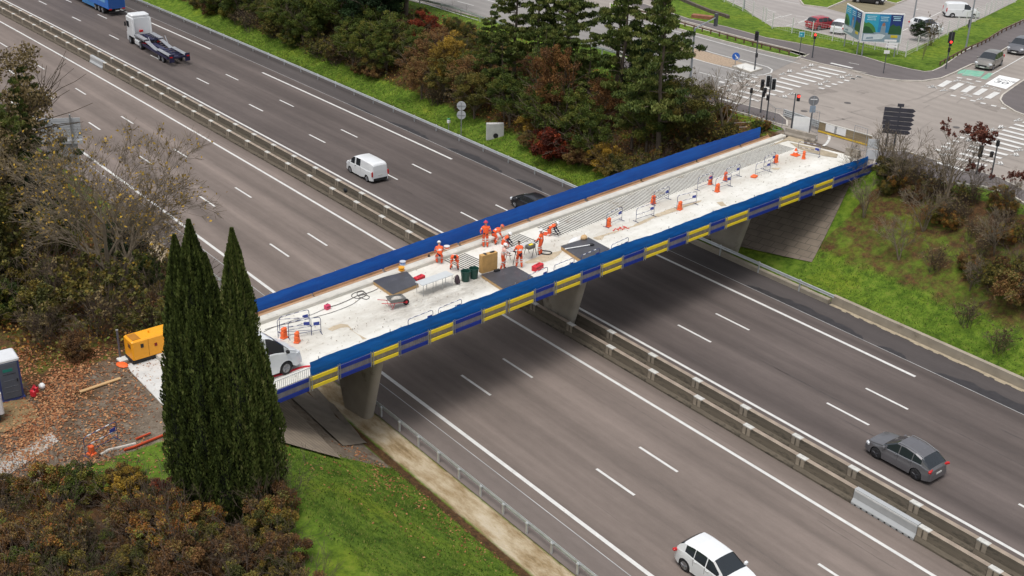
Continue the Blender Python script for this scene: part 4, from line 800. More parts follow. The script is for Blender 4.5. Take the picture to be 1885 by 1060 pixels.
far('redbush', 0, 63.2, 34.9, 4.3, 'bright orange red bush at the foot of the wood near the guardrail', name='bush', cat='bush')
far('redbush', 1, 60.7, 35.2, 2.4, 'low red shrub beside the bright orange red bush at the guardrail', name='bush', cat='bush')
far('orange', 1, 64.3, 39.2, 5.5, 'orange brown tree between the orange red bush and the tall lone pine')
far('yellowbush', 0, 68.9, 35.6, 2.8, 'yellow green bush at the foot of the tall lone pine', name='bush', cat='bush')
far('yellowbush', 1, 57.2, 36.2, 2.6, 'yellow green shrub growing left of the orange red bush', name='bush', cat='bush')
# ---- the wood
wood = []
for i, x in enumerate(np.arange(-46, 80, 3.05)):
    for j, v in enumerate((36.1, 38.7, 41.4, 44.0)):
        if RV.random() < .10: continue
        xx = x + RV.uniform(-1.1, 1.1) + (j % 2) * 1.5; vv = v + RV.uniform(-.8, .8)
        if xx > 68.5 and j == 0 and xx > 73: continue
        if xx > 74.5 or (j >= 2 and 44 < xx < 72 and RV.random() < .18): continue
        if 23 < xx < 46: hmax = (5.6, 5.6, 3.4, 1.8)[j]; kinds = ('olive', 'green', 'green', 'green', 'olive', 'green', 'rust')
        elif 46 <= xx < 69: hmax = (6.2, 10.5, 13, 13.0)[j]; kinds = (('olive', 'green', 'rust', 'green', 'pine') if j == 0 else ('pine', 'pine', 'pine', 'green') if j == 1 else ('pine', 'pine', 'pine', 'pine'))
        elif 8 < xx <= 23: hmax = (6.5, 10, 12.5, 12.5)[j]; kinds = (('green', 'green', 'olive') if j == 0 else ('pine', 'green', 'green', 'dark'))
        elif xx <= 8: hmax = (5.0, 6.5, 8.5, 9.5)[j]; kinds = ('green', 'olive', 'green', 'green', 'dark')
        else: hmax = (3.0, 6.5, 8, 4)[j]; kinds = ('green', 'olive', 'green', 'pine')
        if j == 3 and xx > 68: continue
        wood.append((kinds[RV.randrange(len(kinds))], xx, vv, hmax * RV.uniform(.78, 1.08)))
for k, x, v, h in wood:
    kk = k if h > 2.6 or k not in NM else 'bush'
    if kk == 'bush': far('bush', RV.randrange(2), x, v, h, 'low olive shrub at the upper edge of the wooded bank below the side road', 'low shrubs at the upper edge of the wooded bank', name='shrub')
    else: far(k, RV.randrange(3) if k != 'dark' else 1, x, v, h, WL[k], {'pine': 'dark pines of the wood', 'green': 'green trees of the wood', 'olive': 'olive brown trees of the wood', 'rust': 'rusty brown trees of the wood', 'dark': 'dark evergreens of the wood'}[k], sx=1.15 if k != 'pine' else 1.1)
# shrubs in front of the wood and on the slope down to the bridge
for i in range(44):
    x = RV.uniform(-30, 77)
    if 48 < x < 55.5: continue
    v = 34.9 + RV.uniform(-.4, 1.0) + (0 if x > 10 else .4); k = RV.choice(['bush', 'darkbush', 'rustbush', 'bush', 'drybush', 'scrub'])
    far(k, RV.randrange(2), x, v, RV.uniform(1.4, 2.7), 'low %s shrub along the foot of the wood above the mown grass' % {'bush': 'olive', 'darkbush': 'green', 'rustbush': 'rusty', 'drybush': 'bare brown', 'scrub': 'twiggy'}[k], '%s shrubs along the foot of the wood' % k.replace('rustbush', 'rusty').replace('darkbush', 'green').replace('drybush', 'bare brown').replace('scrub', 'twiggy').replace('bush', 'olive'))
for i in range(46):
    x = RV.uniform(73, 82.2); v = RV.uniform(35.2, 45.0)
    if st((x, yv(x, v)))[1] > -6.6: continue
    k = RV.choice(['bramble_bush', 'bush', 'bramble_bush', 'darkbush', 'scrub', 'rustbush']); far(k, RV.randrange(2), x, v, RV.uniform(.9, 1.9) * (1.25 if v < 40 else .8), 'low %s bush on the rough slope behind the blue netting' % {'bramble_bush': 'mixed green and rust', 'bush': 'olive', 'darkbush': 'green', 'scrub': 'twiggy', 'rustbush': 'rusty'}[k], 'low %s bushes on the rough slope behind the bridge' % {'bramble_bush': 'mixed', 'bush': 'olive', 'darkbush': 'green', 'scrub': 'twiggy', 'rustbush': 'rusty'}[k], name='shrub')
far('bare', 0, 75.6, 43.4, 6.4, 'small leafless tree at the kerb left of the bridge mouth', name='bare_tree', cat='tree', h0=5)
far('drybush', 0, 71.6, 44.4, 2.6, 'low leafless shrub at the side road behind the tall pine', name='bare_shrub')
# ---- right-hand slope beyond the bridge
def pxp(kind, var, bx, by, h, label, name, cat, h0, sx=1.0, group=None): p = on(bx, by); return grow(kind, var, h0, name, label, cat, p.x, p.y, h, RV.uniform(0, 6), group, None, sx)
pxp('bare', 1, 1655, 352, 5.6, 'leafless tree right behind the big direction sign', 'bare_tree', 'tree', 5)
pxp('bareseed', 0, 1733, 385, 6.6, 'leafless tree with dark red seed heads at its top, right of the direction sign', 'bare_tree', 'tree', 5)
pxp('bare', 2, 1622, 318, 4.4, 'leafless tree at the end of the blue netting, left of the direction sign', 'bare_tree', 'tree', 5)
pxp('bare', 0, 1700, 425, 4.2, 'leafless shrub on the upper grass slope under the red seeded tree', 'bare_shrub', 'shrub', 5); pxp('bare', 1, 1830, 470, 4.0, 'leafless shrub at the upper right of the grass slope', 'bare_shrub', 'shrub', 5); pxp('bare', 2, 1568, 345, 3.8, 'leafless shrub overhanging the end of the blue netting', 'bare_shrub', 'shrub', 5)
pxp('bareseed', 1, 1790, 372, 2.9, 'small leafless shrub with red seed heads in front of the traffic signal', 'bare_shrub', 'shrub', 5)
pxp('bareseed', 2, 1858, 392, 3.4, 'leafless pale shrub at the far right below the zebra crossing', 'bare_shrub', 'shrub', 5)
pxp('drybush', 1, 1712, 352, 2.0, 'small brown shrub beside the path right of the direction sign', 'bare_shrub', 'shrub', 2.6)
pxp('bare', 0, 1590, 400, 3.6, 'twiggy green shrub on the slope just right of the slope paving', 'shrub', 'shrub', 5)
pxp('bare', 1, 1655, 478, 3.6, 'twiggy leafless shrub alone in the middle of the grass slope right of the bridge', 'shrub', 'shrub', 5)
pxp('drybush', 0, 1720, 500, 1.7, 'small bare forked shrub below the leafless tree on the grass slope', 'bare_shrub', 'shrub', 2.6)
pxp('bare', 2, 1785, 535, 2.8, 'twiggy leafless shrub on the lower right part of the grass slope', 'shrub', 'shrub', 5)
pxp('rustbush', 1, 1868, 560, 3.0, 'reddish brown bush at the right edge of the grass slope', 'bush', 'bush', 2.6)
pxp('drybush', 1, 1780, 600, 1.6, 'low bare shrub nearest the low wall on the grass slope', 'bare_shrub', 'shrub', 2.6)
pxp('drybush', 0, 1838, 650, 1.6, 'low brown shrub at the lower right above the wall', 'bare_shrub', 'shrub', 2.6)
for i in range(64):
    x = RV.uniform(91.8, 112); v = RV.uniform(41.8, 45.2)
    if i >= 52: x = RV.uniform(103, 112); v = RV.uniform(38, 41.5)
    p = Vector((x, yv(x, v), 0)); s_, t_ = st(p)
    if t_ < 4.9 or (x < 96 and v < 42.8): continue
    k = RV.choice(['bramble_bush', 'bush', 'drybush', 'drybush', 'scrub', 'rustbush', 'bramble_bush']); far(k, RV.randrange(2), x, v, RV.uniform(.9, 1.9), 'low %s bush in the thicket below the right-hand footpath' % {'bramble_bush': 'mixed green and rust', 'bush': 'olive', 'drybush': 'bare brown', 'scrub': 'twiggy', 'rustbush': 'rusty'}[k], 'low %s bushes in the right-hand thicket' % {'bramble_bush': 'mixed', 'bush': 'olive', 'drybush': 'bare', 'scrub': 'twiggy', 'rustbush': 'rusty'}[k], name='shrub')
# ---- left: trees between the yard and the motorway
far('brown', 0, 56.0, -12.8, 11.8, 'tall brown leaved tree at the left edge of the picture', sx=.95)
far('brown', 1, 69.5, -18.6, 9.6, 'broad brown tree at the left edge above the shrubs', sx=1.0); far('olive', 1, 75.5, -20.5, 7.6, 'olive brown tree at the left edge left of the pale branched tree', sx=1.0)
far('pine', 0, 55.0, -10.2, 10.8, 'tall dark green conifer just right of the leftmost brown tree', sx=1.0)
far('brown', 2, 66.0, -17.0, 9.0, 'brown tree at the left edge in front of the dark conifer', sx=.85)
far('pine', 2, 66.5, -16.2, 10.6, 'broad dark green conifer at the left edge below the brown trees', sx=1.1)
far('pine', 1, 58.2, -12.0, 9.8, 'dark green conifer standing beside the back of the motorway sign', sx=.75)
far('dark', 1, 68.5, -14.5, 5.4, 'dark evergreen below the brown trees on the left', sx=1.1)
far('dark', 0, 73.0, -10.5, 5.0, 'dark ivy covered tree behind the pale branched tree', sx=1.0)
far('plane', 0, 80.6, -14.4, 11.4, 'big pale branched tree with a few yellow leaves left of the cypresses', name='plane_tree', cat='tree', h0=12)
far('plane', 1, 72.6, -9.0, 8.6, 'smaller pale branched tree with yellow leaves beside the hard shoulder', name='plane_tree', cat='tree', h0=12)
lb = [(74, -17, 3.4, 'scrub'), (77, -19, 3.0, 'bush'), (80, -20.5, 2.6, 'darkbush'), (82, -18.5, 3.0, 'bush'), (84.5, -19.4, 2.2, 'drybush'), (82.5, -15.8, 3.0, 'scrub'), (85.2, -16.6, 2.4, 'drybush'), (86.2, -14.0, 2.2, 'scrub'), (84.0, -12.8, 2.8, 'rustbush'), (86.5, -11.6, 2.2, 'bush'), (80.0, -10.6, 3.2, 'bush'), (83.0, -9.3, 2.6, 'scrub'), (76.5, -11.5, 3.4, 'darkbush'), (71, -14.5, 3.6, 'darkbush'), (69, -18, 3.4, 'bush'), (86.8, -18.6, 1.5, 'rustbush'), (73.5, -20.5, 3.0, 'drybush'), (78.5, -22.5, 2.8, 'scrub'), (75.0, -7.6, 2.4, 'bush'), (70.0, -7.4, 2.0, 'scrub'), (65.5, -8.0, 2.4, 'bush'), (61.0, -7.6, 2.0, 'drybush'), (56.0, -8.0, 2.0, 'bush'), (51.0, -8.6, 2.6, 'scrub'), (46.0, -8.0, 2.4, 'bush'), (50.0, -12.0, 5.0, 'darkbush'), (44.0, -11.0, 4.0, 'darkbush'), (63.5, -12.5, 3.0, 'bush'), (88.2, -13.0, 1.5, 'drybush'), (80.5, -17.0, 2.6, 'drybush'), (70.5, -21.5, 4.0, 'darkbush'), (64, -20, 5, 'darkbush'), (82.2, -12.6, 2.2, 'drybush'), (78.0, -16.6, 2.5, 'bush')]
adj = {'scrub': 'twiggy grey green', 'bush': 'olive', 'darkbush': 'dark green', 'drybush': 'bare brown', 'rustbush': 'rusty'}
for x, v, h, k in lb: far(k, RV.randrange(2), x, v, h, '%s shrub in the dense thicket left of the yellow generator' % adj[k], '%s shrubs of the left-hand thicket' % adj[k])
# ---- bottom-left corner: hedge of brambles and small bushes
hb = []
for i in range(210):
    x = RV.uniform(97.2, 117); v = RV.uniform(-31, -13.2)
    px_ok = v < -15.2 - (x - 99) * .06 + .9 * math.sin(x) * .5
    s_, t_ = st((x, v))
    if x < 99.5 and v > -24.0: continue
    if x < 102 and v > -20.3: continue
    if x < 103.6 and v > -18.4: continue
    if x >= 101.5 and v > -15.0 - (x - 101) * .26: continue
    hb.append((x, v))
for x, v in hb:
    k = RV.choice(['bramble_bush', 'bramble_bush', 'darkbush', 'bush', 'rustbush', 'bush', 'yellowbush' if RV.random() < .4 else 'bramble_bush', 'drybush' if RV.random() < .6 else 'bramble_bush', 'rustbush', 'redbush' if RV.random() < .12 else 'rustbush']); a_ = {'darkbush': 'green', 'bramble_bush': 'mixed green and rust', 'rustbush': 'rusty brown', 'bush': 'olive', 'yellowbush': 'yellow orange', 'drybush': 'bare twiggy', 'redbush': 'dark red'}[k]
    far(k, RV.randrange(3), x, v, RV.uniform(1.0, 2.1), '%s bush in the autumn thicket filling the bottom left corner' % a_, '%s bushes of the bottom left thicket' % a_)
# ---- the cypress clump in front of the bridge end
def cypress_mesh(spires, seed):
    rg = np.random.default_rng(seed); Cs = []; Ss = []; Ts = []; Us = []
    for (cx, cy, h, r) in spires:
        n = int(13500 * h * r / 6); z = rg.random(n) ** .92 * h; f = z / h; a = rg.random(n) * 2 * math.pi
        prof = r * np.clip(f * 2.3 + .36, 0, 1) * (1 - f ** 3.9) ** 1.0 + .02
        r_k = 1.06; lump = r_k * (1 + .10 * np.sin(a * 5 + cx * 3 + z * .35) + .10 * np.sin(a * 9 - z * .9 + cy) + .09 * np.sin(z * 2.3 + a * 3) + .06 * np.sin(z * 5.1 - a * 7))
        rr = prof * lump * (1 - rg.random(n) ** 2.2 * .30); C = np.stack([cx + rr * np.cos(a), cy + rr * np.sin(a), z], 1); C[:, :2] += np.array([0.0, 0.0]) 
        U = np.stack([np.cos(a) * .32, np.sin(a) * .32, np.ones(n)], 1); Cs.append(C); Us.append(U); Ss.append(rg.uniform(.045, .092, n)); Ts.append(np.clip(.42 + .22 * np.sin(a * 11 + z * 1.7 + cx * 5) + .16 * np.sin(a * 23 - z * .8) + .12 * np.sin(z * 3.1 + a * 5) + rg.normal(0, .15, n), .02, .98))
    return leaves_mesh('crown', np.concatenate(Cs), np.concatenate(Ss), LM['cyp'], seed, np.concatenate(Ts), up=np.concatenate(Us), aspect=2.6)
CYP = [('three pointed cypress on the left of the dark clump in front of the bridge end', (103.2, -18.3), [(.07, .07, 13.6, .97), (-.38, -.40, 12.9, .86), (.43, .46, 12.2, .84), (.75, -.35, 10.2, 1.0), (.2, -.85, 10.2, .92), (1.05, .25, 9.4, .95), (-.3, .3, 11.4, .8), (1.5, .1, 6.5, .8)]),
       ('single pointed cypress on the right of the dark clump in front of the bridge end', (104.35, -16.95), [(0, 0, 13.3, .86), (.5, -.45, 9.8, .92), (-.35, -.3, 9.7, .85), (.45, .35, 9.0, .86), (-.3, .3, 10.0, .8), (.6, -.25, 7.2, .78), (.1, .35, 7.8, .75)])]
for i, (lab, (x, y), sp_) in enumerate(CYP):
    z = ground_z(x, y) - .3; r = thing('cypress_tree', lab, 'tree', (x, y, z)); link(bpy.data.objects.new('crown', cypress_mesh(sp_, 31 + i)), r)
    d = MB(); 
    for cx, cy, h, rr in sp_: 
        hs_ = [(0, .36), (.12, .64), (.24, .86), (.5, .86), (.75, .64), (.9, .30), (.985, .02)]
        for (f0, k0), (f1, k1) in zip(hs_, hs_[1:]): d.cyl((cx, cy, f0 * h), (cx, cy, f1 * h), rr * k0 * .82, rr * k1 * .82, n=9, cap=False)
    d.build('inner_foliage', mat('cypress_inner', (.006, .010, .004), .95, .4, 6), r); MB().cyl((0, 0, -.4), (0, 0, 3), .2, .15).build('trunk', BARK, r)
# ---- ground cover that nobody could count
def scatter(name, label, cat, pts, size, m, seed, aspect=1.4, upz=None, tint=None, kind='stuff'):
    C = np.array(pts); rg = np.random.default_rng(seed); S_ = rg.uniform(size[0], size[1], len(C)); T = rg.random(len(C)) if tint is None else tint
    o = link(bpy.data.objects.new(name, leaves_mesh(name, C, S_, m, seed, T, up=None if upz is None else np.tile([0, 0, upz], (len(C), 1)), aspect=aspect))); return tag(o, label, cat, kind=kind)
rs = random.Random(77)
def flat_leaves(name, label, n, sampler, size, m, seed):
    C = []; 
    while len(C) < n:
        q = sampler()
        if q: C.append((q[0], q[1], (ground_z(q[0], q[1]) if len(q) < 3 else q[2]) + .03))
    C = np.array(C); rg = np.random.default_rng(seed); N = len(C); a = rg.random(N) * 6.283; s = rg.uniform(size[0], size[1], N) / 2; tl = rg.uniform(-.5, .5, (N, 2)); V = np.empty((N, 4, 3))
    for k in range(4):
        dx = np.cos(a + k * 1.5708) * s * (1 if k % 2 else .7); dy = np.sin(a + k * 1.5708) * s * (1 if k % 2 else .7); V[:, k, 0] = C[:, 0] + dx; V[:, k, 1] = C[:, 1] + dy; V[:, k, 2] = C[:, 2] + dx * tl[:, 0] + dy * tl[:, 1]
    me = bpy.data.meshes.new(name); me.from_pydata(V.reshape(-1, 3).tolist(), [], np.arange(N * 4).reshape(N, 4).tolist()); at_ = me.attributes.new('r', 'FLOAT', 'FACE'); at_.data.foreach_set('value', rg.random(N).astype('f')); me.materials.append(m)
    return tag(link(bpy.data.objects.new(name, me)), label, 'leaves', kind='stuff')
LFL = leafmat('fallen_leaf', [(.13, .045, .018), (.21, .08, .032), (.29, .13, .055), (.36, .21, .10)], trans=0)
def yard():
    px = rs.uniform(-60, 330); py = rs.uniform(640, 900); 
    dens = math.exp(-((px - 90 + (py - 740) * .1) / 130) ** 2) * (1 if py < 850 else .4)
    dens *= .25 + .75 * (math.sin(px * .045 + py * .03) * .5 + .5)
    if rs.random() > dens: return None
    p = at(px, py, PZ); 
    if vof(p.x, p.y) > -15.0: return None
    return (p.x, p.y)
flat_leaves('fallen_leaves', 'brown orange plane leaves littering the bare yard beside the toilet cabin', 8500, yard, (.07, .17), LFL, 5)
def slope_l():
    c = rs.choice([(98.6, -7.2, 1.6), (101, -6.6, 1.6), (104, -6.4, 2), (107, -6.5, 2), (100.5, -8.8, 1.6), (96.6, -7.2, 1.1), (104.5, -9.5, 2.8), (99, -12, 3)]); return (rs.gauss(c[0], c[2] * .6), min(-5.3, rs.gauss(c[1], c[2] * .4)))
flat_leaves('fallen_leaves', 'orange leaves scattered on the green slope beside the pale gutter', 650, slope_l, (.08, .17), LFL, 6)
GT_ = leafmat('grass_blades', [(.035, .07, .009), (.065, .115, .014), (.095, .155, .020), (.14, .185, .032), (.21, .20, .06)], trans=.2)
C = []
while len(C) < 14000:
    x = rs.uniform(95.5, 116); v = rs.uniform(-15.5, -5.6)
    if x < 100 and v < -13.5 and x - 97 < rs.random() * 3: continue
    if x < 98.5 and v > -9.5 - (98.5 - x) * .5 and x < 97 + rs.random(): continue
    C.append((x, yv(x, v), ground_z(x, yv(x, v)) + .05))
scatter('grass', 'thick green grass on the slope at the bottom of the picture', 'grass', C, (.025, .065), GT_, 8, 2.4, .7)
C = []
while len(C) < 9000:
    x = rs.uniform(92.5, 125); v = rs.uniform(32.4, 36.8)
    if st((x, yv(x, v)))[1] < 5.2: continue
    C.append((x, yv(x, v), ground_z(x, yv(x, v)) + .04))
scatter('grass', 'rough green grass on the slope above the low wall right of the bridge', 'grass', C, (.03, .07), GT_, 9, 2.4, .7)
C = []
while len(C) < 30000:
    x = rs.uniform(-10, 80); v = rs.uniform(32.2, 36); C.append((x, yv(x, v), ground_z(x, yv(x, v)) + .04))
scatter('grass', 'mown grass strip between the far guardrail and the wood', 'grass', C, (.03, .08), GT_, 10, 2.4, 1.0)
C = []
while len(C) < 60000:
    q = rs.random()
    if q < .6: x = rs.uniform(-46, 83); v = rs.uniform(35.5, 46)
    else: x = rs.uniform(40, 87); v = rs.uniform(-21, -6)
    y = yv(x, v)
    if q < .6 and st((x, y))[0] > 10 and st((x, y))[1] > -6.3: continue
    C.append((x, y, ground_z(x, y) + rs.random() ** 2 * .7))
scatter('undergrowth', 'tangled brown and green undergrowth covering the ground beneath the trees', 'undergrowth', C, (.08, .18), LM['bramble'], 11, 1.5)
# ================================================================== VEHICLES (local frame: +x forward, ground at z = 0)
BLK = mat('black', (.015, .015, .017), .7); TYRE = mat('tyre', (.02, .02, .021), .85, .1, 8); RIM = mat('rim', (.30, .30, .31), .35, .1, 3, metal=.7); RIMD = mat('rim_dark', (.06, .06, .065), .35, .1, 3, metal=.6); GL = glass('car_glass')
LAMP = mat('headlamp', (.60, .62, .64), .15, .05, 3); TAIL = mat('tail_lamp', (.50, .012, .012), .25, .1, 5); PLATE = mat('number_plate', (.70, .70, .66), .5, .05, 9); TRIM = mat('chrome', (.5, .5, .5), .2, .05, 3, metal=.9)
def paint(name, c, metal=0, rough=.28):
    m = mat(name, c, rough, .03, 1.2, metal=metal); b = m.node_tree.nodes['Principled BSDF']; b.inputs['Coat Weight'].default_value = .5; b.inputs['Coat Roughness'].default_value = .08; return m
def lerp_tab(tab, x):
    if x <= tab[0][0]: return tab[0][1]
    for (a, va), (b, vb) in zip(tab, tab[1:]):
        if x <= b: return va + (vb - va) * (x - a) / (b - a)
    return tab[-1][1]
def wheel(root, x, y, r, w=.22, rim=None, spokes=5):
    s = 1 if y > 0 else -1; d = MB(); d.cyl((x, y - s * w, r), (x, y - s * .02, r), r, n=20).cyl((x, y - s * .02, r), (x, y, r), r, r * .93, n=20); t = d.build('tyre', TYRE, root, smooth=40)
    d = MB(); d.cyl((x, y, r), (x, y + s * .006, r), r * .66, n=16)
    for k in range(spokes):
        a = 2 * math.pi * k / spokes + .3; d.cyl((x, y + s * .012, r), (x + math.cos(a) * r * .62, y + s * .012, r + math.sin(a) * r * .62), .035, .028, n=4)
    o = d.build('rim', [rim or RIM], t); d = MB(); d.cyl((x, y + s * .004, r), (x, y + s * .020, r), r * .18, n=8).build('hub_cap', BLK, t)
def car(name, label, cat, pos, ang, sp, body, group=None, roof=None):
    Lc, Wc = sp['L'], sp['W']; top, belt = sp['top'], sp['belt']; wr = sp['wr']; wx = sp['wx']; r = thing(name, label, cat, pos, ang, group); ra = wr * 1.14; clr = sp.get('clr', .20)
    xs = sorted(set([round(x, 3) for x, _ in top] + [round(x, 3) for x, _ in belt] + [round(a + k * ra, 3) for a in wx for k in (-1, -.92, -.7, -.4, 0, .4, .7, .92, 1)] + [round(v, 3) for a in sp['side'] for v in a] + [round(-Lc / 2 + .04, 3), round(Lc / 2 - .04, 3), round(-Lc / 2 + .15, 3), round(Lc / 2 - .15, 3), round(-Lc / 2 + .32, 3), round(Lc / 2 - .32, 3)]))
    rows = []
    for x in xs:
        zt = lerp_tab(top, x); zb_ = min(lerp_tab(belt, x), zt - .015); z0 = clr + .06 * max(0, (abs(x) - Lc / 2 + .35) / .35)
        for a in wx:
            if abs(x - a) < ra: z0 = max(z0, wr * .98 + math.sqrt(max(0, ra * ra - (x - a) ** 2)) * .98)
        f = abs(x) / (Lc / 2); hw = Wc / 2 * (1 - sp.get('nose', .17) * max(0, (f - .70) / .30) ** 2.2); g = max(0, zt - zb_); ht = hw * .955 - g * sp.get('tumble', .30)
        bulge = max([.03 * (1 - ((x - a) / (ra * 1.25)) ** 2) for a in wx if abs(x - a) < ra * 1.25] + [0])
        zm = max(z0 + .05, (z0 + zb_) / 2); rows.append([(0, z0 if z0 < .4 else clr), (hw * .93, z0), (hw + bulge, z0 + .03), (hw + bulge * .5, zm), (hw * .985, max(zm + .02, zb_ - .05)), (hw * .955, max(zm + .03, zb_)), (ht + .015, max(zb_ + .006, zt - .075 * min(1, g / .2))), (ht * .88, max(zb_ + .01, zt - .016)), (ht * .45, zt + .012), (0, zt + .02)])
    n = len(rows[0]); parts = {'body': MB(), 'windscreen': MB(), 'rear_window': MB(), 'side_window': MB(), 'side_window2': MB(), 'sill': MB(), 'roof': MB()}
    def q(i, k, s): x = xs[i]; y, z = rows[i][k]; return (x, y * s, z)
    for i in range(len(xs) - 1):
        xm = (xs[i] + xs[i + 1]) / 2
        for k in range(n - 1):
            for s in (1, -1):
                pn = 'body'
                if k in (6, 7, 8):
                    if sp['ws'][0] < xm < sp['ws'][1]: pn = 'windscreen' if k > 6 or 1 else 'body'
                    elif sp['rw'][0] < xm < sp['rw'][1]: pn = 'rear_window'
                    elif roof and sp['rw'][1] < xm < sp['ws'][0]: pn = 'roof'
                if k == 5 and any(a < xm < b for a, b in sp['side']): pn = 'side_window' if s > 0 else 'side_window2'
                if k in (1,) or (k == 2 and sp.get('clad') and rows[i][3][1] - rows[i][2][1] < .6): pn = 'sill'
                if k == 0: pn = 'sill'
                v = [q(i, k, s), q(i + 1, k, s), q(i + 1, k + 1, s), q(i, k + 1, s)]; parts[pn].add(v if s < 0 else v[::-1], [(0, 1, 2, 3)])
    for i, fl in ((0, 1), (len(xs) - 1, 0)):
        pl = [q(i, k, 1) for k in range(n)] + [q(i, k, -1) for k in range(n - 2, 0, -1)]; parts['body'].add(pl if fl else pl[::-1], [tuple(range(len(pl)))])
    bo = parts['body'].build('body', body, r, smooth=38); parts['sill'].build('sill', BLK if sp.get('clad') or 1 else body, r)
    for k, nm in (('windscreen', 'windscreen'), ('rear_window', 'rear_window'), ('side_window', 'side_window'), ('side_window2', 'side_window')):
        if parts[k].v: parts[k].build(nm, GL, r, smooth=50)
    if roof and parts['roof'].v: parts['roof'].build('roof', roof, r, smooth=40)
    MB().box((0, 0, .42), (Lc - .30, Wc - .28, .40)).build('underbody', BLK, r)
    for a in wx:
        for s in (1, -1): wheel(r, a, s * (Wc / 2 + .005), wr, .22, sp.get('rim'), sp.get('spokes', 5))
    hwf = Wc / 2
    for s in (1, -1):
        zh = sp['hl'][1]; d = MB(); d.bb((sp['hl'][0], s * (hwf * .80), zh), (.30, .34, .17), .05, rz=-s * .42); d.build('headlight', LAMP, r)
        zt = sp['tl'][1]; d = MB(); d.bb((sp['tl'][0], s * (hwf * sp.get('tly', .86)), zt), sp['tl'][2], .03, rz=s * .3); d.build('tail_light', TAIL, r)
        mx_ = sp['ws'][1] - .22 * (sp['ws'][1] - sp['ws'][0]) ; zm = lerp_tab(belt, mx_) + .09; d = MB(); d.bb((mx_, s * (hwf + .10), zm), (.16, .20, .15), .04).box((mx_, s * (hwf + 0.0), zm - .05), (.05, .12, .04)); d.build('wing_mirror', sp.get('mirror', body), r)
        for hx in sp.get('handles', ()): MB().box((hx, s * (hwf * .992), lerp_tab(belt, hx) - .10), (.17, .035, .03)).build('door_handle', sp.get('hmat', body), r)
        for hx in sp.get('seams', ()): MB().box((hx, s * (hwf * .995 - .002), (.36 + lerp_tab(belt, hx)) / 2), (.014, .012, lerp_tab(belt, hx) - .42)).build('door_gap', BLK, r)
        if sp.get('rails'): a, b = sp['rails']; MB().sweep([(a, s * (hwf * .955 - (lerp_tab(top, a) - lerp_tab(belt, a)) * .30 - .05), lerp_tab(top, a) + .02), (a + .15, s * (hwf * .70), lerp_tab(top, a + .15) + .05), ((a + b) / 2, s * (hwf * .70), lerp_tab(top, (a + b) / 2) + .055), (b - .15, s * (hwf * .70), lerp_tab(top, b - .15) + .045), (b, s * hwf * .71, lerp_tab(top, b) + .01)], .018, 5).build('roof_rail', sp.get('railmat', TRIM), r)
        if sp.get('chromeline'): a, b = sp['chromeline']; MB().sweep([(a + (b - a) * i / 8, s * (hwf * .965), lerp_tab(belt, a + (b - a) * i / 8) + .005) for i in range(9)], .012, 4).build('window_trim', TRIM, r)
    for x, zz in ((Lc / 2 + .004, sp.get('gz', .55)), ):
        MB().bb((x - .03, 0, zz), (.06, Wc * .52, .20), .03).build('grille', BLK, r); MB().box((x + .012, 0, zz - .13), (.02, .50, .11)).build('number_plate', PLATE, r)
    MB().box((-Lc / 2 - .004, 0, sp.get('pz', .62)), (.02, .50, .11)).build('number_plate', PLATE, r)
    if sp.get('rbump'): MB().bb((-Lc / 2 + .03, 0, .40), (.10, Wc * .80, .26), .04).build('rear_bumper', BLK, r)
    return r
SUV = dict(L=4.68, W=1.90, wr=.37, wx=(-1.42, 1.42), top=[(-2.34, .66), (-2.31, .92), (-2.20, 1.08), (-1.95, 1.24), (-1.55, 1.47), (-1.1, 1.59), (-.4, 1.67), (.20, 1.64), (1.08, 1.13), (1.7, 1.04), (2.1, .96), (2.27, .80), (2.34, .60)],
  belt=[(-2.34, .60), (-2.2, .98), (-1.6, 1.12), (-.8, 1.07), (.4, 1.03), (1.12, 1.02), (2.0, .88), (2.34, .58)], ws=(.20, 1.08), rw=(-2.20, -1.50), side=[(-1.62, -1.02), (-.96, -.10), (-.03, .78)], hl=(2.08, .76), tl=(-2.20, .93, (.22, .44, .12)), handles=(-.85, .10), seams=(-1.0, -.05, .98), rails=(-1.7, .2), gz=.58, pz=.66, chromeline=(-1.7, .7))
SUVG = dict(SUV, rim=RIMD, tl=(-2.22, .95, (.16, .62, .12)), tly=.72)
CUV = dict(SUV, L=4.18, W=1.78, wr=.34, wx=(-1.28, 1.28), top=[(-2.09, .60), (-2.06, .88), (-2.0, 1.02), (-1.78, 1.36), (-1.55, 1.52), (-.9, 1.59), (-.2, 1.60), (.35, 1.55), (1.12, 1.08), (1.6, .98), (1.92, .88), (2.04, .74), (2.09, .56)], belt=[(-2.09, .6), (-1.95, 1.0), (-1.3, 1.12), (-.6, 1.04), (.4, 1.0), (1.12, .98), (1.8, .84), (2.09, .54)], ws=(.35, 1.12), rw=(-2.0, -1.58), side=[(-1.35, -.78), (-.74, -.02), (.04, .86)], hl=(1.88, .76), tl=(-1.97, .88, (.18, .42, .10)), handles=(-.62, .16), seams=(-.76, .0, 1.0), rails=None, chromeline=None)
HATCH = dict(L=4.10, W=1.74, wr=.30, wx=(-1.25, 1.25), top=[(-2.05, .5), (-2.03, .8), (-1.95, .98), (-1.65, 1.34), (-1.2, 1.46), (-.3, 1.50), (.25, 1.45), (1.0, 1.02), (1.6, .90), (1.9, .74), (2.05, .50)], belt=[(-2.05, .5), (-1.95, .92), (-1.2, .98), (0, .95), (1.0, .93), (1.7, .78), (2.05, .48)], ws=(.25, 1.0), rw=(-1.95, -1.45), side=[(-1.3, -.72), (-.68, .02), (.08, .72)], hl=(1.85, .66), tl=(-1.93, .80, (.18, .30, .18)), handles=(-.6, .2), seams=(-.7, .05, .9), gz=.46, pz=.72)
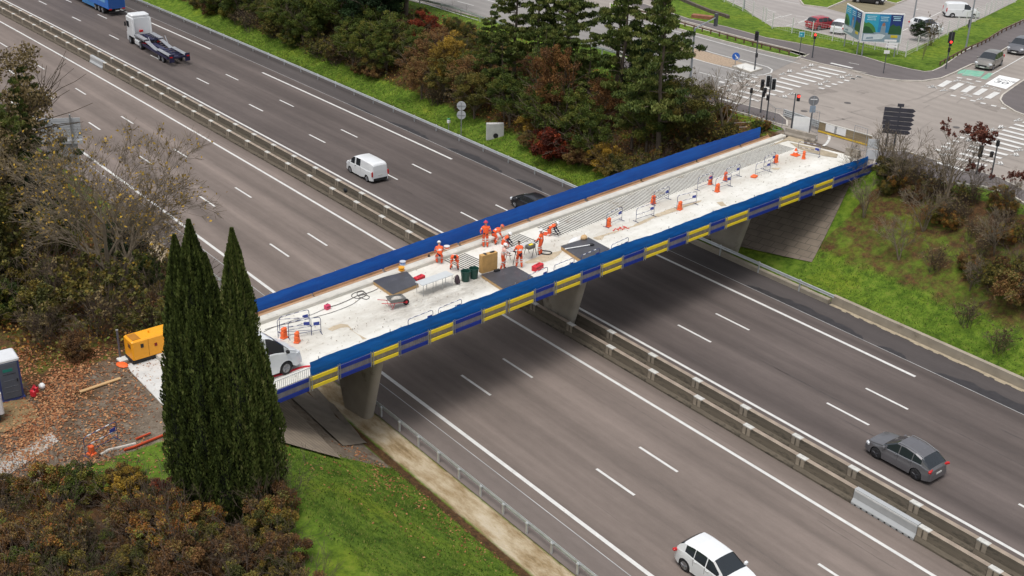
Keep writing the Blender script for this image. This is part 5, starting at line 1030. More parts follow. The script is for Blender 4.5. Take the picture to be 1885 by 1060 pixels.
MPV = dict(HATCH, L=4.4, W=1.80, top=[(-2.2, .5), (-2.18, .85), (-2.1, 1.1), (-1.95, 1.42), (-1.5, 1.56), (-.5, 1.62), (.35, 1.56), (1.25, 1.06), (1.75, .94), (2.05, .76), (2.2, .50)], belt=[(-2.2, .5), (-2.1, 1.0), (-1.2, 1.04), (0, 1.0), (1.25, .96), (1.9, .80), (2.2, .48)], ws=(.35, 1.25), rw=(-2.1, -1.7), side=[(-1.6, -.82), (-.78, .05), (.12, .90)], wx=(-1.35, 1.35), hl=(1.98, .70), tl=(-2.08, .95, (.16, .2, .3)))
PVAN = dict(L=4.96, W=1.92, wr=.33, wx=(-1.55, 1.58), top=[(-2.48, .45), (-2.47, 1.2), (-2.43, 1.70), (-2.34, 1.84), (-2.0, 1.92), (-.5, 1.94), (.75, 1.90), (1.05, 1.80), (1.85, 1.20), (2.2, 1.06), (2.42, .86), (2.48, .5)], belt=[(-2.48, .4), (-2.4, 1.16), (0, 1.16), (1.2, 1.12), (1.85, 1.08), (2.3, .9), (2.48, .46)], ws=(1.05, 1.85), rw=(-9, -8), side=[(-.30, .50), (.72, 1.45)], tumble=.16, nose=.12, hl=(2.22, .84), tl=(-2.44, .95, (.12, .16, .46)), tly=.90, handles=(.52,), seams=(-.4, .62, 1.5), gz=.6, pz=.78, rbump=True, hmat=BLK)
SVAN = dict(PVAN, L=4.25, W=1.78, wr=.30, wx=(-1.3, 1.36), top=[(-2.12, .45), (-2.11, 1.1), (-2.07, 1.62), (-1.95, 1.76), (-1.4, 1.82), (0, 1.83), (.45, 1.76), (1.15, 1.18), (1.75, 1.02), (2.0, .84), (2.12, .5)], belt=[(-2.12, .4), (-2.05, 1.08), (0, 1.08), (1.15, 1.04), (1.9, .86), (2.12, .46)], ws=(.45, 1.15), side=[(.05, .85)], hl=(1.92, .76), tl=(-2.07, 1.0, (.12, .14, .44)), handles=(0,), seams=(-.1, .98))
BVAN = dict(L=5.98, W=2.04, wr=.36, wx=(-1.75, 1.90), top=[(-2.98, .45), (-2.97, 1.6), (-2.92, 2.30), (-2.8, 2.42), (-1.5, 2.46), (.6, 2.44), (1.05, 2.30), (1.45, 2.04), (2.18, 1.34), (2.55, 1.16), (2.88, .96), (2.99, .55)], belt=[(-2.98, .4), (-2.9, 1.46), (.5, 1.46), (1.3, 1.38), (1.9, 1.24), (2.18, 1.20), (2.8, .96), (2.99, .52)], ws=(1.32, 2.18), rw=(-9, -8), side=[(.82, 1.86)], tumble=.13, nose=.13, hl=(2.70, .93), tl=(-2.94, 1.1, (.12, .15, .5)), tly=.9, handles=(.62,), seams=(.5, 1.98), gz=.62, pz=.8, rbump=True, hmat=BLK, mirror=BLK, rim=RIM, spokes=8, clr=.24)
W_P = paint('white_paint', (.74, .75, .75)); G_P = paint('grey_paint', (.15, .147, .155), .35, .3); D_P = paint('black_paint', (.012, .013, .018)); R_P = paint('red_paint', (.33, .02, .03)); S_P = paint('silver_paint', (.23, .215, .195), .4, .32); BZ_P = paint('grey_blue_paint', (.14, .14, .15), .4, .3)
def onroad(x, v, z=0): return (x, yv(x, v), z)
car('grey_car', 'dark grey sport utility car driving away beside the median near the right edge', 'car', onroad(114.0, 18.15), math.pi, SUVG, G_P).scale = (.93, .95, .95)
car('white_car', 'white compact sport utility car at the bottom edge on the near carriageway', 'car', onroad(114.75, 2.0), 0, CUV, W_P)
car('passenger_van', 'white passenger van with two dark side windows driving away on the far carriageway', 'van', onroad(55.7, 18.30), math.pi, PVAN, W_P).scale = (.94, .96, .96)
car('black_car', 'black car half hidden behind the blue netting of the bridge', 'car', onroad(71.0, 25.3), math.pi, HATCH, D_P)
va = st(at(541, 672, DZ)); car('delivery_van', 'large white delivery van parked at the cypress end of the bridge deck', 'van', tuple(bp(-24.45 - 1.9, 1.50 - 1.02, DZ + .004)), BANG, BVAN, W_P).scale.z = 1.05
a_, b_ = [Vector(p) for p in P(TB((1500, 285), (1855, 85)))]; rd = (a_ - b_).normalized(); ra_ = math.atan2(rd.y, rd.x)
def plat(px, py, z=PZ + .04): p = at(px, py, z); return (p.x, p.y, z)
f1 = Vector(plat(1807, 129)); f2 = Vector(plat(1866, 101))
car('silver_car', 'silver beige car stopped first at the green cycle box', 'car', tuple(f1 - Vector((rd.x, rd.y, 0)) * 2.15), ra_, MPV, S_P); car('silver_car', 'dark silver car waiting second in line at the right edge of the junction', 'car', tuple(f2 - Vector((rd.x, rd.y, 0)) * 2.1), ra_, MPV, BZ_P)
def along(p1, p2, z=PZ + .066): a, b = at(*p1, z), at(*p2, z); return tuple((a + b) / 2), math.atan2((b - a).y, (b - a).x)
def hdg(p1, p2): a, b = at(*p1, PZ), at(*p2, PZ); return math.atan2((b - a).y, (b - a).x)
h0 = hdg((1490, 55), (1538, 50)); car('red_car', 'red car parked behind the white fence left of the billboards', 'car', plat(1513, 52), h0, HATCH, R_P)
car('white_car', 'white car parked beside the red car, partly behind the left billboard', 'car', plat(1549, 58), h0 + .5, HATCH, W_P)
car('black_car', 'black car parked on the mossy bay at the top of the car park', 'car', plat(1598, 5), hdg((1570, 3), (1628, 9)), HATCH, D_P)
car('white_car', 'white car parked behind the round bush in the car park corner', 'car', plat(1703, 57), hdg((1676, 50), (1730, 65)), HATCH, W_P)
car('small_van', 'small white van driving in the car park behind the white fence', 'van', plat(1768, 31), hdg((1745, 32), (1795, 34)), SVAN, W_P)
# yellow plant machine whose corner shows at the right edge
p = at(1888, 158, PZ); r = thing('plant_machine', 'yellow works machine cut off by the right edge on the dark pavement', 'machine', (p.x + .7, p.y + .5, PZ + .15), .6); MB().bb((0, 0, 1.0), (1.6, 1.0, 1.0), .12).build('engine_hood', mat('machine_yellow', (.75, .50, .03), .5), r)
for y in (-.45, .45): MB().cyl((.5, y, .3), (.5, y + .1, .3), .3, n=14).build('wheel', TYRE, r)
MB().box((0, 0, .42), (1.4, .9, .2)).build('chassis', BLK, r)
# ---- white tractor pulling an empty car transporter
TX, TV = -3.6, 21.5; TR = thing('car_transporter', 'white lorry cab pulling an empty blue and grey car transporter trailer', 'lorry', onroad(TX, TV), math.pi - K * (TX - 100) * -1)
NAVY = mat('trailer_navy', (.022, .022, .065), .45, .15, 2); GALV = mat('trailer_steel', (.36, .37, .39), .45, .15, 2, metal=.4)
d = MB(); d.bb((-.1, 0, 2.35), (2.15, 2.46, 2.5), .14); d.bb((.95, 0, 1.0), (.5, 2.44, 1.1), .12); d.build('cab', W_P, TR)
d = MB(); d.bb((-.30, 0, 3.72), (1.7, 2.30, .34), .12); d.build('roof_fairing', W_P, TR); MB().bb((.98, 0, 2.55), (.12, 2.2, .95), .04).build('windscreen', GL, TR)
for s in (1, -1):
    MB().box((.35, s * 1.235, 2.55), (.95, .03, .75)).build('side_window', GL, TR); MB().bb((.85, s * 1.42, 2.5), (.2, .18, .55), .05).build('wing_mirror', BLK, TR); MB().bb((-2.3, s * 1.05, .72), (1.5, .35, .55), .08).build('side_skirt', W_P, TR); MB().bb((-1.35, s * 1.1, 2.2), (.55, .10, 2.4), .03).build('wind_deflector', W_P, TR)
    wheel(TR, .25, s * 1.20, .50, .32, RIM, 8); wheel(TR, -3.4, s * 1.20, .50, .5, RIM, 8)
    MB().box((-4.25, s * .95, .95), (.06, .5, .14)).build('tail_light', TAIL, TR)
MB().box((-2.4, 0, .85), (4.0, .9, .35)).build('chassis', BLK, TR)
d = MB()
for s in (1, -1):                                            # upper neck deck over the rear axle of the cab, sloping down to the low bed
    d.box((-3.4, s * .95, 1.55), (3.4, .55, .09)); d.box((-3.4, s * 1.24, 1.50), (3.5, .07, .22))
d.build('neck_deck', GALV, TR); d = MB()
for x in (-1.8, -2.5, -3.2, -3.9, -4.6, -5.1): d.box((x, 0, 1.48), (.12, 1.9, .10))
d.box((-3.4, 0, 1.40), (3.3, .35, .18)); d.build('neck_frame', NAVY, TR)
M1 = Matrix.Rotation(R(9), 3, 'Y')
d = MB(); [d.box((-7.0, s * .93, 1.18), (3.6, .5, .07), M=Matrix.Rotation(R(-7), 3, 'Y')) for s in (1, -1)]; d.build('sloping_ramp', GALV, TR)
d = MB(); d.box((-8.6, 0, .85), (8.0, .55, .32)); [d.box((-8.6, s * 1.22, .88), (8.2, .08, .30)) for s in (1, -1)]; [d.box((-5.2 - i * .95, 0, .86), (.12, 2.4, .14)) for i in range(9)]; d.build('trailer_frame', NAVY, TR)
d = MB(); [d.box((-11.2, s * .95, 1.22), (4.6, .52, .06)) for s in (1, -1)]; d.build('rear_deck', GALV, TR); d = MB(); [d.box((-9.4 - i * 1.05, 0, 1.19), (.14, 1.5, .08)) for i in range(5)]; d.build('cross_member', NAVY, TR)
for s in (1, -1):
    for x in (-8.9, -10.1): wheel(TR, x - .9, s * 1.20, .40, .32, RIM, 8)
    d = MB(); d.box((-13.5, s * .98, 1.0), (.07, .60, .95)); d.build('ramp_gate', NAVY, TR); MB().box((-13.56, s * 1.05, 1.15), (.05, .34, .14)).build('tail_light', TAIL, TR)
    MB().cyl((-7.5, s * 1.05, .9), (-6.3, s * 1.05, 2.1), .05, n=6).build('lift_arm', GALV, TR); MB().box((-5.4, s * 1.1, 1.2), (.05, .3, .14)).build('tail_light', TAIL, TR)
MB().bb((-1.55, .25, 1.9), (.25, .5, .25), .04).build('red_coupling_box', TAIL, TR)
# ---- blue lorry leaving at the top edge
BX, BV = -20.6, 25.5; BT = thing('blue_lorry', 'blue box lorry cut off by the top edge, rear doors towards the viewer', 'lorry', onroad(BX, BV), math.pi + .03)
BL_ = paint('lorry_blue', (.02, .17, .60), 0, .35); d = MB(); d.bb((6.8, 0, 2.45), (13.6, 2.5, 2.9), .05); d.build('box_body', BL_, BT)
MB().box((-.015, 0, 2.45), (.03, 2.3, 2.7)).build('rear_door', paint('lorry_blue_dark', (.015, .09, .33), 0, .4), BT); MB().bb((14.9, 0, 1.95), (1.9, 2.46, 2.9), .12).build('cab', BL_, BT); MB().box((7, 0, .85), (13, 1.0, .25)).build('chassis', BLK, BT)
for s in (1, -1):
    for x in (2.4, 3.7, 5.0, 14.6): wheel(BT, x, s * 1.2, .48, .34, RIM, 8)
    MB().box((-.03, s * .95, .95), (.05, .4, .16)).build('tail_light', TAIL, BT); MB().box((7.5, s * 1.23, .7), (4.6, .04, .55)).build('side_guard', mat('lorry_skirt', (.05, .22, .50), .4), BT)
    MB().box((3.2, s * 1.262, 2.6), (4.5, .012, 1.7)).build('side_stripe', mat('lorry_light_blue', (.18, .42, .66), .4), BT)
MB().box((-.06, 0, .55), (.10, 2.4, .14)).build('bumper_bar', BLK, BT); MB().box((-.10, 0, .72), (.03, .52, .11)).build('number_plate', PLATE, BT)
# ================================================================== PEOPLE
ORG = mat('hi_vis_orange', (.90, .115, .02), .6, .08, 9); ORG2 = mat('hi_vis_orange_trousers', (.78, .10, .025), .65, .10, 9); BAND = mat('reflective_band', (.66, .66, .62), .4, .05, 9); SKIN = mat('skin', (.42, .24, .17), .55, .06, 9); BOOT = mat('boot', (.09, .06, .045), .8, .1, 9); NVY = mat('navy_cloth', (.022, .022, .05), .8, .15, 9); GLOVE = mat('glove', (.10, .09, .08), .8, .1, 9); HAIR = mat('hair', (.03, .022, .016), .8)
EV = [0]
def person(label, px, py, ang, lean=0.0, hipz=.95, hipx=0.0, feet=None, knees=None, hands=None, hat=(.80, .80, .78), sleeves=None, waist=True, sc=1.0, pale=False):
    base = at(px, py, DZ); r = thing('person', label, 'person', tuple(base), R(ang), 'workers on the bridge deck'); V = []; E_ = []; RD = []; BN = []
    def v(p, rad, par, bone=None):
        V.append(Vector(p)); RD.append(rad * 1.10); i = len(V) - 1
        if par is not None: E_.append((par, i)); BN.append((par, i, bone))
        return i
    hip = Vector((hipx, 0, hipz)); up = Vector((math.sin(lean), 0, math.cos(lean))); fw = Vector((math.cos(lean), 0, -math.sin(lean)))
    i0 = v(hip, .150, None); i1 = v(hip + up * .20, .142, i0, 'waist'); i2 = v(hip + up * .40, .165, i1, 'jacket'); i3 = v(hip + up * .53 + fw * .01, .085, i2, 'jacket'); hd = Vector((math.sin(lean * .75), 0, math.cos(lean * .75))); i4 = v(V[i3] + hd * .10, .058, i3, 'skin'); i5 = v(V[i4] + hd * .07, .085, i4, 'skin')
    sh = {}
    for s, nm in ((1, 'L'), (-1, 'R')):
        S_ = V[i2] + up * .06 + Vector((0, s * .195, 0)); a = v(S_, .078, i2, 'jacket'); hp = Vector(hands[0 if s > 0 else 1]) if hands else Vector((.08, s * .27, hip.z - .05))
        d = hp - S_; Lr = min(d.length, .57); hp = S_ + d.normalized() * Lr; mid = (S_ + hp) / 2; h = math.sqrt(max(0, .29 ** 2 - (Lr / 2) ** 2)); side = Vector((-.5, s * .55, -.35)); side -= d.normalized() * side.dot(d.normalized()); e = mid + side.normalized() * h
        b = v(e, .053, a, 'sleeve'); c = v(hp, .036, b, 'sleeve'); v(hp + (hp - e).normalized() * .055, .038, c, 'hand'); sh[s] = (hp + (hp - e).normalized() * .06, (hp - e).normalized())
        ft = Vector(feet[0 if s > 0 else 1]) if feet else Vector((.03 * s, s * .12, 0)); H_ = hip + Vector((0, s * .085, -.03)); an = ft + Vector((0, 0, .09)); hpi = v(H_, .112, i0, 'legs')
        if knees: kn = Vector(knees[0 if s > 0 else 1])
        else:
            d = an - H_; Lr = min(d.length, .84); h = math.sqrt(max(0, .43 ** 2 - (d.length / 2) ** 2)) if d.length < .86 else 0; kn = (H_ + an) / 2 + Vector((1, s * .25, .1)).normalized() * h
        k = v(kn, .084, hpi, 'legs'); ai = v(an, .062, k, 'shin'); fd = Vector((1, s * .15, 0)) if not knees or kn.z > .2 else Vector((-1, 0, .35)); v(an + fd.normalized() * .15 + Vector((0, 0, -.045)), .045, ai, 'boot')
    me = bpy.data.meshes.new('tmp'); me.from_pydata(V, E_, []); o = bpy.data.objects.new('tmp', me); COL.objects.link(o); sk = o.modifiers.new('s', 'SKIN'); sk.use_smooth_shade = True; o.modifiers.new('b', 'SUBSURF').levels = 1
    for i, q in enumerate(me.skin_vertices[0].data): q.radius = (RD[i], RD[i] * (1.12 if i in (1, 2) else 1)); q.use_root = (i == 0)
    dg = bpy.context.evaluated_depsgraph_get(); m2 = bpy.data.meshes.new_from_object(o.evaluated_get(dg)); bpy.data.objects.remove(o)
    mb = MB(); vs = [tuple(w.co) for w in m2.vertices]; mats = [ORG, ORG2, BAND, SKIN, BOOT, NVY, GLOVE]; pal = mat('pale_vest', (.72, .42, .34), .7) if pale else ORG; mats[0] = pal if pale else ORG
    def near(c):
        best = None
        for a, b, n_ in BN:
            A, B = V[a], V[b]; d = B - A; t = max(0, min(1, (c - A).dot(d) / max(1e-9, d.dot(d)))); q = (c - A - d * t).length - RD[a] * (1 - t) - RD[b] * t
            if best is None or q < best[0]: best = (q, n_, t)
        return best
    o_ = len(mb.v); mb.v += vs
    for f in m2.polygons:
        c = Vector((0, 0, 0)); 
        for i in f.vertices: c += Vector(vs[i])
        c /= len(f.vertices); q, n_, t = near(c)
        k = {'waist': 5 if (waist and t < .45) else 0, 'jacket': 0, 'sleeve': (5 if sleeves else 0), 'skin': 3, 'hand': 6, 'legs': 1, 'shin': 1, 'boot': 4}[n_]
        if n_ == 'jacket' and .30 < t < .52: k = 2
        if n_ == 'shin' and .25 < t < .45: k = 2
        if n_ == 'legs' and .80 < t < .95: k = 2
        if n_ == 'sleeve' and .35 < t < .5 and not sleeves: k = 2
        mb.f.append(tuple(f.vertices)); mb.m.append(k)
    hc = V[i5] + hd * .03; mb.mi(3); mb.ball(tuple(hc), .105, 12, 10, (1.0, .82, 1.18)); face = Vector((math.cos(lean * .75), 0, -math.sin(lean * .75)))
    n_ = hc + face * .105 - hd * .015; mb.ball(tuple(n_), .018, 6, 4, (1, .8, 1.3)); 
    for s in (1, -1):
        mb.mi(3).ball(tuple(hc + Vector((0, s * .088, 0)) - hd * .01), .024, 6, 4, (.7, .5, 1.2)); mb.mi(4).ball(tuple(hc + face * .092 + Vector((0, s * .034, 0)) + hd * .012), .011, 6, 4)
        hp, dr = sh[s]; side = Vector((0, 1, 0)); side = (side - dr * side.dot(dr)).normalized(); nn = dr.cross(side); mb.mi(6)
        mb.ball(tuple(hp), .042, 8, 6, (1, .9, 1))
        for j, (off, ln) in enumerate(((-.030, .055), (-.011, .066), (.009, .070), (.028, .062))):
            p0 = hp + side * off + dr * .03; p1 = p0 + dr * ln * .55 + nn * .008; p2 = p1 + dr * ln * .35 + nn * .024; mb.cyl(p0, p1, .0095, .0088, 5).cyl(p1, p2, .0088, .0075, 5)
        p0 = hp - side * .030 * s; mb.cyl(p0, p0 - side * .028 * s + dr * .03, .011, .010, 5).cyl(p0 - side * .028 * s + dr * .03, p0 - side * .030 * s + dr * .055 + nn * .01, .010, .008, 5)
    mb.mi(4).box(tuple(hc + face * .098 - hd * .055), (.01, .04, .010))
    b = mb.build('body', mats, r, smooth=70); 
    if sc != 1: r.scale = (sc, sc, sc)
    q = hd.to_track_quat('Z', 'Y'); 
    if hat:
        d = MB(); d.ball((0, 0, 0), .128, 14, 5, (1.12, .95, .95), half=True).cyl((.02, 0, -.004), (.02, 0, .010), .150, .140, 14); d.box((0, 0, .118), (.20, .03, .012)); ho = d.build('hard_hat', mat('hat_%d_%d' % (hat[0] * 100, hat[1] * 100), hat, .35, .03), r, smooth=60); ho.location = hc + hd * .045; ho.rotation_euler = (0, lean * .75, 0)
    else:
        d = MB(); d.ball((0, 0, 0), .112, 12, 5, (1.05, .88, .85), half=True); ho = d.build('hair', HAIR, r, smooth=60); ho.location = hc + hd * .035; ho.rotation_euler = (0, lean * .75, 0)
    return r
def t5(x, y): return 740 + x / 5.89, 380 + y / 5.89
WH = (.80, .80, .78)
person('worker in orange with a red hard hat standing upright beside the edge beam', *t5(905, 442), 150, hat=(.62, .05, .09), hands=[(.12, .30, .95), (.22, -.20, 1.0)], sc=1.03)
person('worker in orange bent double next to the worker in the red hard hat', *t5(1005, 402), 70, lean=1.05, hipz=.78, hipx=-.14, hands=[(.50, .2, .42), (.50, -.15, .40)], feet=[(.05, .2, 0), (-.05, -.17, 0)], hat=(.75, .14, .05))
person('worker with dark sleeves and a white hard hat crouching on the grooves behind the trestles', *t5(1120, 452), 45, lean=.7, hipz=.46, hipx=-.18, hands=[(.45, .2, .3), (.45, -.2, .28)], feet=[(.02, .16, 0), (-.05, -.16, 0)], sleeves=True, hat=WH)
person('worker in a pale vest and white hard hat standing right behind the plywood box', *t5(1088, 682), 60, lean=.22, hands=[(.42, .16, 1.05), (.42, -.14, 1.02)], feet=[(.12, .13, 0), (-.14, -.12, 0)], hat=WH, pale=True, waist=False)
person('bare headed worker in orange leaning over the trestle bench', *t5(1270, 660), 160, lean=.30, hipx=-.05, hands=[(.48, .2, 1.0), (.50, -.12, .98)], feet=[(.10, .14, 0), (-.10, -.14, 0)], hat=None)
person('worker in orange and white hard hat standing at the right trestle bench end', *t5(1505, 522), 215, lean=.05, hands=[(.36, .15, .98), (.34, -.15, .95)], hat=WH, sc=1.0)
person('worker in orange and white hard hat kneeling alone at the long grooved panel', *t5(1608, 312), 40, lean=.95, hipz=.48, hipx=-.12, hands=[(.62, .14, .18), (.58, -.16, .12)], feet=[(-.42, .14, 0), (-.42, -.14, 0)], knees=[(.02, .15, .07), (.02, -.15, .07)], sleeves=True, hat=WH)
person('worker in orange jacket and white hard hat stooping at the left edge beam', *t5(405, 618), 150, lean=.55, hipz=.70, hipx=-.14, hands=[(.45, .25, .55), (.45, -.2, .5)], feet=[(.08, .14, 0), (-.05, -.14, 0)], hat=WH)
person('worker in orange bending far down towards the viewer over the first grooved panel', *t5(565, 680), 330, lean=1.35, hipz=.90, hipx=-.10, hands=[(.42, .17, .25), (.42, -.17, .22)], feet=[(.05, .24, 0), (-.05, -.22, 0)], hat=None)
# ================================================================== THINGS ON THE BRIDGE DECK
def dk(px, py, z=DZ): p = at(px, py, z); return p
def bthing(name, label, cat, px, py, rz=0, group=None, z=DZ): p = at(px, py, z); return thing(name, label, cat, (p.x, p.y, z + .02), BANG + rz, group)
WOOD = mat('pine_timber', (.50, .32, .15), .75, .15, 2, stretch=(.5, 4, 4)); PLYD = mat('film_faced_ply', (.060, .060, .068), .45, .18, 1.6, spots=(.13, .13, .135), spot_lo=.60, spot_scale=2.2); PLY = mat('plywood', (.52, .30, .10), .7, .14, 2.5); STL = MC['galvanised']; BLU = mat('barrier_blue', (.03, .055, .30), .5, .1, 4); ORP = mat('orange_plastic', (.85, .135, .025), .55, .08, 5); REDP = mat('red_plastic', (.60, .02, .035), .45, .05, 4); WHT = mat('white_board', (.78, .78, .76), .5, .04, 3); GRN = mat('dark_green_plastic', (.008, .055, .040), .45, .1, 4)
def platform(label, quad, ztop, th, extra=()):
    q = [st(at(x, y, ztop)) for x, y in quad]; cs = sum(a for a, _ in q) / 4; ct = sum(b for _, b in q) / 4; o = bp(cs, ct, DZ + .02); r = thing('formwork_platform', label, 'platform', tuple(o), BANG); pl = [(a - cs, -(b - ct)) for a, b in q]; h = ztop - DZ - .02
    d = MB(); d.prism(pl, h - .02, h); d.build('panel', PLYD, r)
    for i in range(4):
        a, b = Vector(pl[i]), Vector(pl[(i + 1) % 4]); m_ = (a + b) / 2; dd = b - a; ang = math.atan2(dd.y, dd.x); inn = (Vector((0, 0)) - m_).normalized() * .05
        MB().box((m_.x + inn.x, m_.y + inn.y, (h - .022) / 2), (dd.length - .08, .06, h - .026), rz=ang).build('timber_edge', WOOD, r)
    for s_, t_, L_ in extra: MB().box((s_, t_, h + .03), (L_, .06, .05), rz=.25).build('batten', GRN, r)
    return r
platform('dark plywood formwork platform with timber edges left of the long white table', T6((648, 500), (845, 452), (912, 520), (765, 580)), DZ + .26, .2)
platform('dark plywood platform under the plywood box and the bare headed worker', T5((860, 735), (1215, 640), (1425, 762), (1092, 888)), DZ + .24, .2)
platform('dark plywood platform with a pipe and a white bag on it, right of the workers', T8((92, 700), (480, 580), (778, 738), (392, 905)), DZ + .28, .25)
# plastic pipe, bag and roll on the third platform
p = dk(*T8((330, 720))[0], DZ + .30); r = thing('plastic_pipe', 'thin white pipe lying on the platform right of the workers', 'pipe', tuple(p), hdg(*T8((210, 738), (440, 700)))); MB().cyl((-.95, 0, .03), (.95, 0, .03), .04, n=8).build('tube', WHT, r); MB().bb((1.05, 0, .05), (.30, .22, .08), .02).build('head', BLK, r)
def blob(name, label, cat, px, py, z, sc_, m, seed, rz=0, part='sheet'):
    p = at(px, py, z); r = thing(name, label, cat, (p.x, p.y, z), BANG + rz); d = MB(); d.ball((0, 0, sc_[2] * .45), 1, 12, 7, sc_); rr = random.Random(seed); d.v = [(x * rr.uniform(.86, 1.1), y * rr.uniform(.86, 1.1), max(.01, z_ * rr.uniform(.85, 1.1))) for x, y, z_ in d.v]; d.build(part, m, r, smooth=50); return r
blob('plastic_sheet', 'crumpled white plastic sheet at the back corner of the third platform', 'sheet', *T8((310, 640))[0], DZ + .05, (.75, .26, .22), WHT, 4); blob('sand_bag', 'tan sack beside the crumpled white sheet on the third platform', 'sack', *T8((415, 605))[0], DZ + .26, (.26, .22, .22), mat('sack', (.60, .40, .20), .9), 5, part='sack')
# plywood box
a, b = at(*t5(866, 733), DZ + .24), at(*t5(1035, 686), DZ + .24); r = thing('plywood_box', 'tall plywood box standing on end between the two groups of workers', 'box', tuple((a + b) / 2), math.atan2((b - a).y, (b - a).x)); w_ = (b - a).length; MB().bb((0, .17, .62), (w_, .34, 1.2), .012).build('box_body', PLY, r); d = MB(); d.box((-.25, .17, 1.235), (.16, .26, .03)); d.box((.28, .17, 1.25), (.30, .12, .06)); d.build('tool_slot', BLK, r)
MB().box((.45, -.16, .06), (.4, .16, .12)).build('foot', BLK, r)
# long white table
q = [at(x, y, DZ + .78) for x, y in T5((147, 815), (483, 697), (560, 738), (216, 862))]; c_ = sum(q, Vector()) / 4; ex = ((q[1] - q[0]) + (q[2] - q[3])) / 2; Lt = ex.length; ang = math.atan2(ex.y, ex.x); wt = abs((q[3] - q[0]).dot(Vector((-ex.y, ex.x, 0)).normalized()))
r = thing('trestle_table', 'long white topped table on thin legs left of the green bins', 'table', (c_.x, c_.y, DZ + .02), ang); MB().bb((0, 0, .76), (Lt, wt, .035), .008).build('tabletop', mat('table_grey', (.52, .54, .54), .4, .04), r)
for x in (-Lt * .46, -Lt * .15, Lt * .15, Lt * .46):
    for y in (-wt * .42, wt * .42): MB().cyl((x, y, 0), (x, y, .745), .017, n=6).build('leg', STL, r)
def bin_(label, px, py):
    r = bthing('green_bin', label, 'bin', px, py, .2, 'dark green bins'); d = MB(); n = 20; vs = []
    for rr, z in ((.235, 0), (.30, .62), (.315, .63), (.315, .67), (.285, .67), (.27, .60), (.215, .06)): vs += [(rr * math.cos(2 * math.pi * i / n), rr * math.sin(2 * math.pi * i / n), z) for i in range(n)]
    fs = [(k * n + i, k * n + (i + 1) % n, (k + 1) * n + (i + 1) % n, (k + 1) * n + i) for k in range(6) for i in range(n)] + [tuple(range(6 * n, 7 * n))]; d.add(vs, fs); b = d.build('bucket', GRN, r, smooth=45)
    MB().cyl((0, 0, .40), (0, 0, .44), .255, n=18).build('rubble', mat('rubble', (.05, .055, .05), .95, .4, 20), r)
    for s in (1, -1): MB().sweep([(s * .30, -.07, .56), (s * .37, -.06, .58), (s * .37, .06, .58), (s * .30, .07, .56)], .014, 5).build('handle', GRN, b)
bin_('dark green round bin beside the backpack, left one of the two', *t5(688, 806)); bin_('dark green round bin next to the plywood box, right one of the two', *t5(778, 776))
r = bthing('backpack', 'dark purple grey backpack standing left of the green bins', 'backpack', *t5(597, 842), .3); d = MB(); d.ball((0, 0, .30), 1, 12, 8, (.19, .15, .32)); d.build('bag', mat('backpack_cloth', (.055, .035, .045), .85), r, smooth=60); MB().bb((.02, -.13, .2), (.22, .09, .24), .04).build('pocket', mat('backpack_pocket', (.08, .05, .06), .85), r)
for s in (1, -1): MB().sweep([(s * .07, .14, .5), (s * .09, .20, .36), (s * .08, .14, .12)], .016, 5).build('strap', BLK, r)
# wheelbarrow
r = bthing('wheelbarrow', 'red framed wheelbarrow with a grey tray in the middle of the dusty deck', 'wheelbarrow', 480 + 1320 / 5.3, 480 + 452 / 5.3, -.25); d = MB(); vs = [(-.42, -.24, .42), (.34, -.22, .34), (.34, .22, .34), (-.42, .24, .42), (-.52, -.34, .66), (.52, -.34, .62), (.52, .34, .62), (-.52, .34, .66), (-.49, -.31, .66), (.49, -.31, .62), (.49, .31, .62), (-.49, .31, .66)]
d.add(vs, [(0, 1, 2, 3), (0, 4, 5, 1), (1, 5, 6, 2), (2, 6, 7, 3), (3, 7, 4, 0), (4, 8, 9, 5), (5, 9, 10, 6), (6, 10, 11, 7), (7, 11, 8, 4)]); d.build('tray', mat('barrow_tray', (.20, .20, .19), .5, .2, 5), r); MB().ball((.05, 0, .50), .3, 12, 5, (1.25, .85, .55), half=True).build('mortar_load', mat('mortar', (.42, .40, .36), .95, .3, 9), r)
for s in (1, -1):
    MB().sweep([(.66, s * .06, .19), (.30, s * .20, .31), (-.35, s * .26, .39), (-1.05, s * .29, .58)], .02, 6).build('frame_rail', REDP, r); MB().sweep([(-.18, s * .25, .38), (-.34, s * .25, .02), (-.48, s * .26, .42)], .018, 6).build('leg', REDP, r)
w_ = MB().cyl((.66, -.05, .19), (.66, .05, .19), .19, n=16).build('wheel', TYRE, r, smooth=40); MB().cyl((.66, -.055, .19), (.66, .055, .19), .09, n=10).build('rim', REDP, w_)
# boxes, reels, coils
def crate(name, label, cat, px, py, dims, m, rz=0, z=DZ, lid=None):
    r = bthing(name, label, cat, px, py, rz, z=z); MB().bb((0, 0, dims[2] / 2), dims, .03).build('case', m, r); MB().sweep([(-dims[0] * .2, 0, dims[2]), (-dims[0] * .16, 0, dims[2] + .06), (dims[0] * .16, 0, dims[2] + .06), (dims[0] * .2, 0, dims[2])], .014, 5).build('handle', BLK, r); MB().box((0, -dims[1] / 2 - .006, dims[2] * .62), (dims[0] * .9, .012, .02)).build('seam', lid or BLK, r); return r
crate('tool_case', 'red tool case behind the left end of the long white table', 'tool case', *t5(188, 798), (.75, .35, .26), REDP, .1); crate('tool_case', 'rounded bright red case on the deck right of the trestle bench, near the blue netting', 'tool case', *t5(1470, 682), (.85, .38, .32), REDP, .15)
crate('power_box', 'small pink red power box with cables on the white deck', 'power box', 470 + 402 / 3.029, 350 + 662 / 3.029, (.34, .28, .26), mat('pink_red', (.62, .05, .12), .5), .1)
crate('junction_box', 'small black device on top of the pale edge beam', 'device', *t5(292, 545), (.16, .12, .10), BLK, 0, DZ + .27)
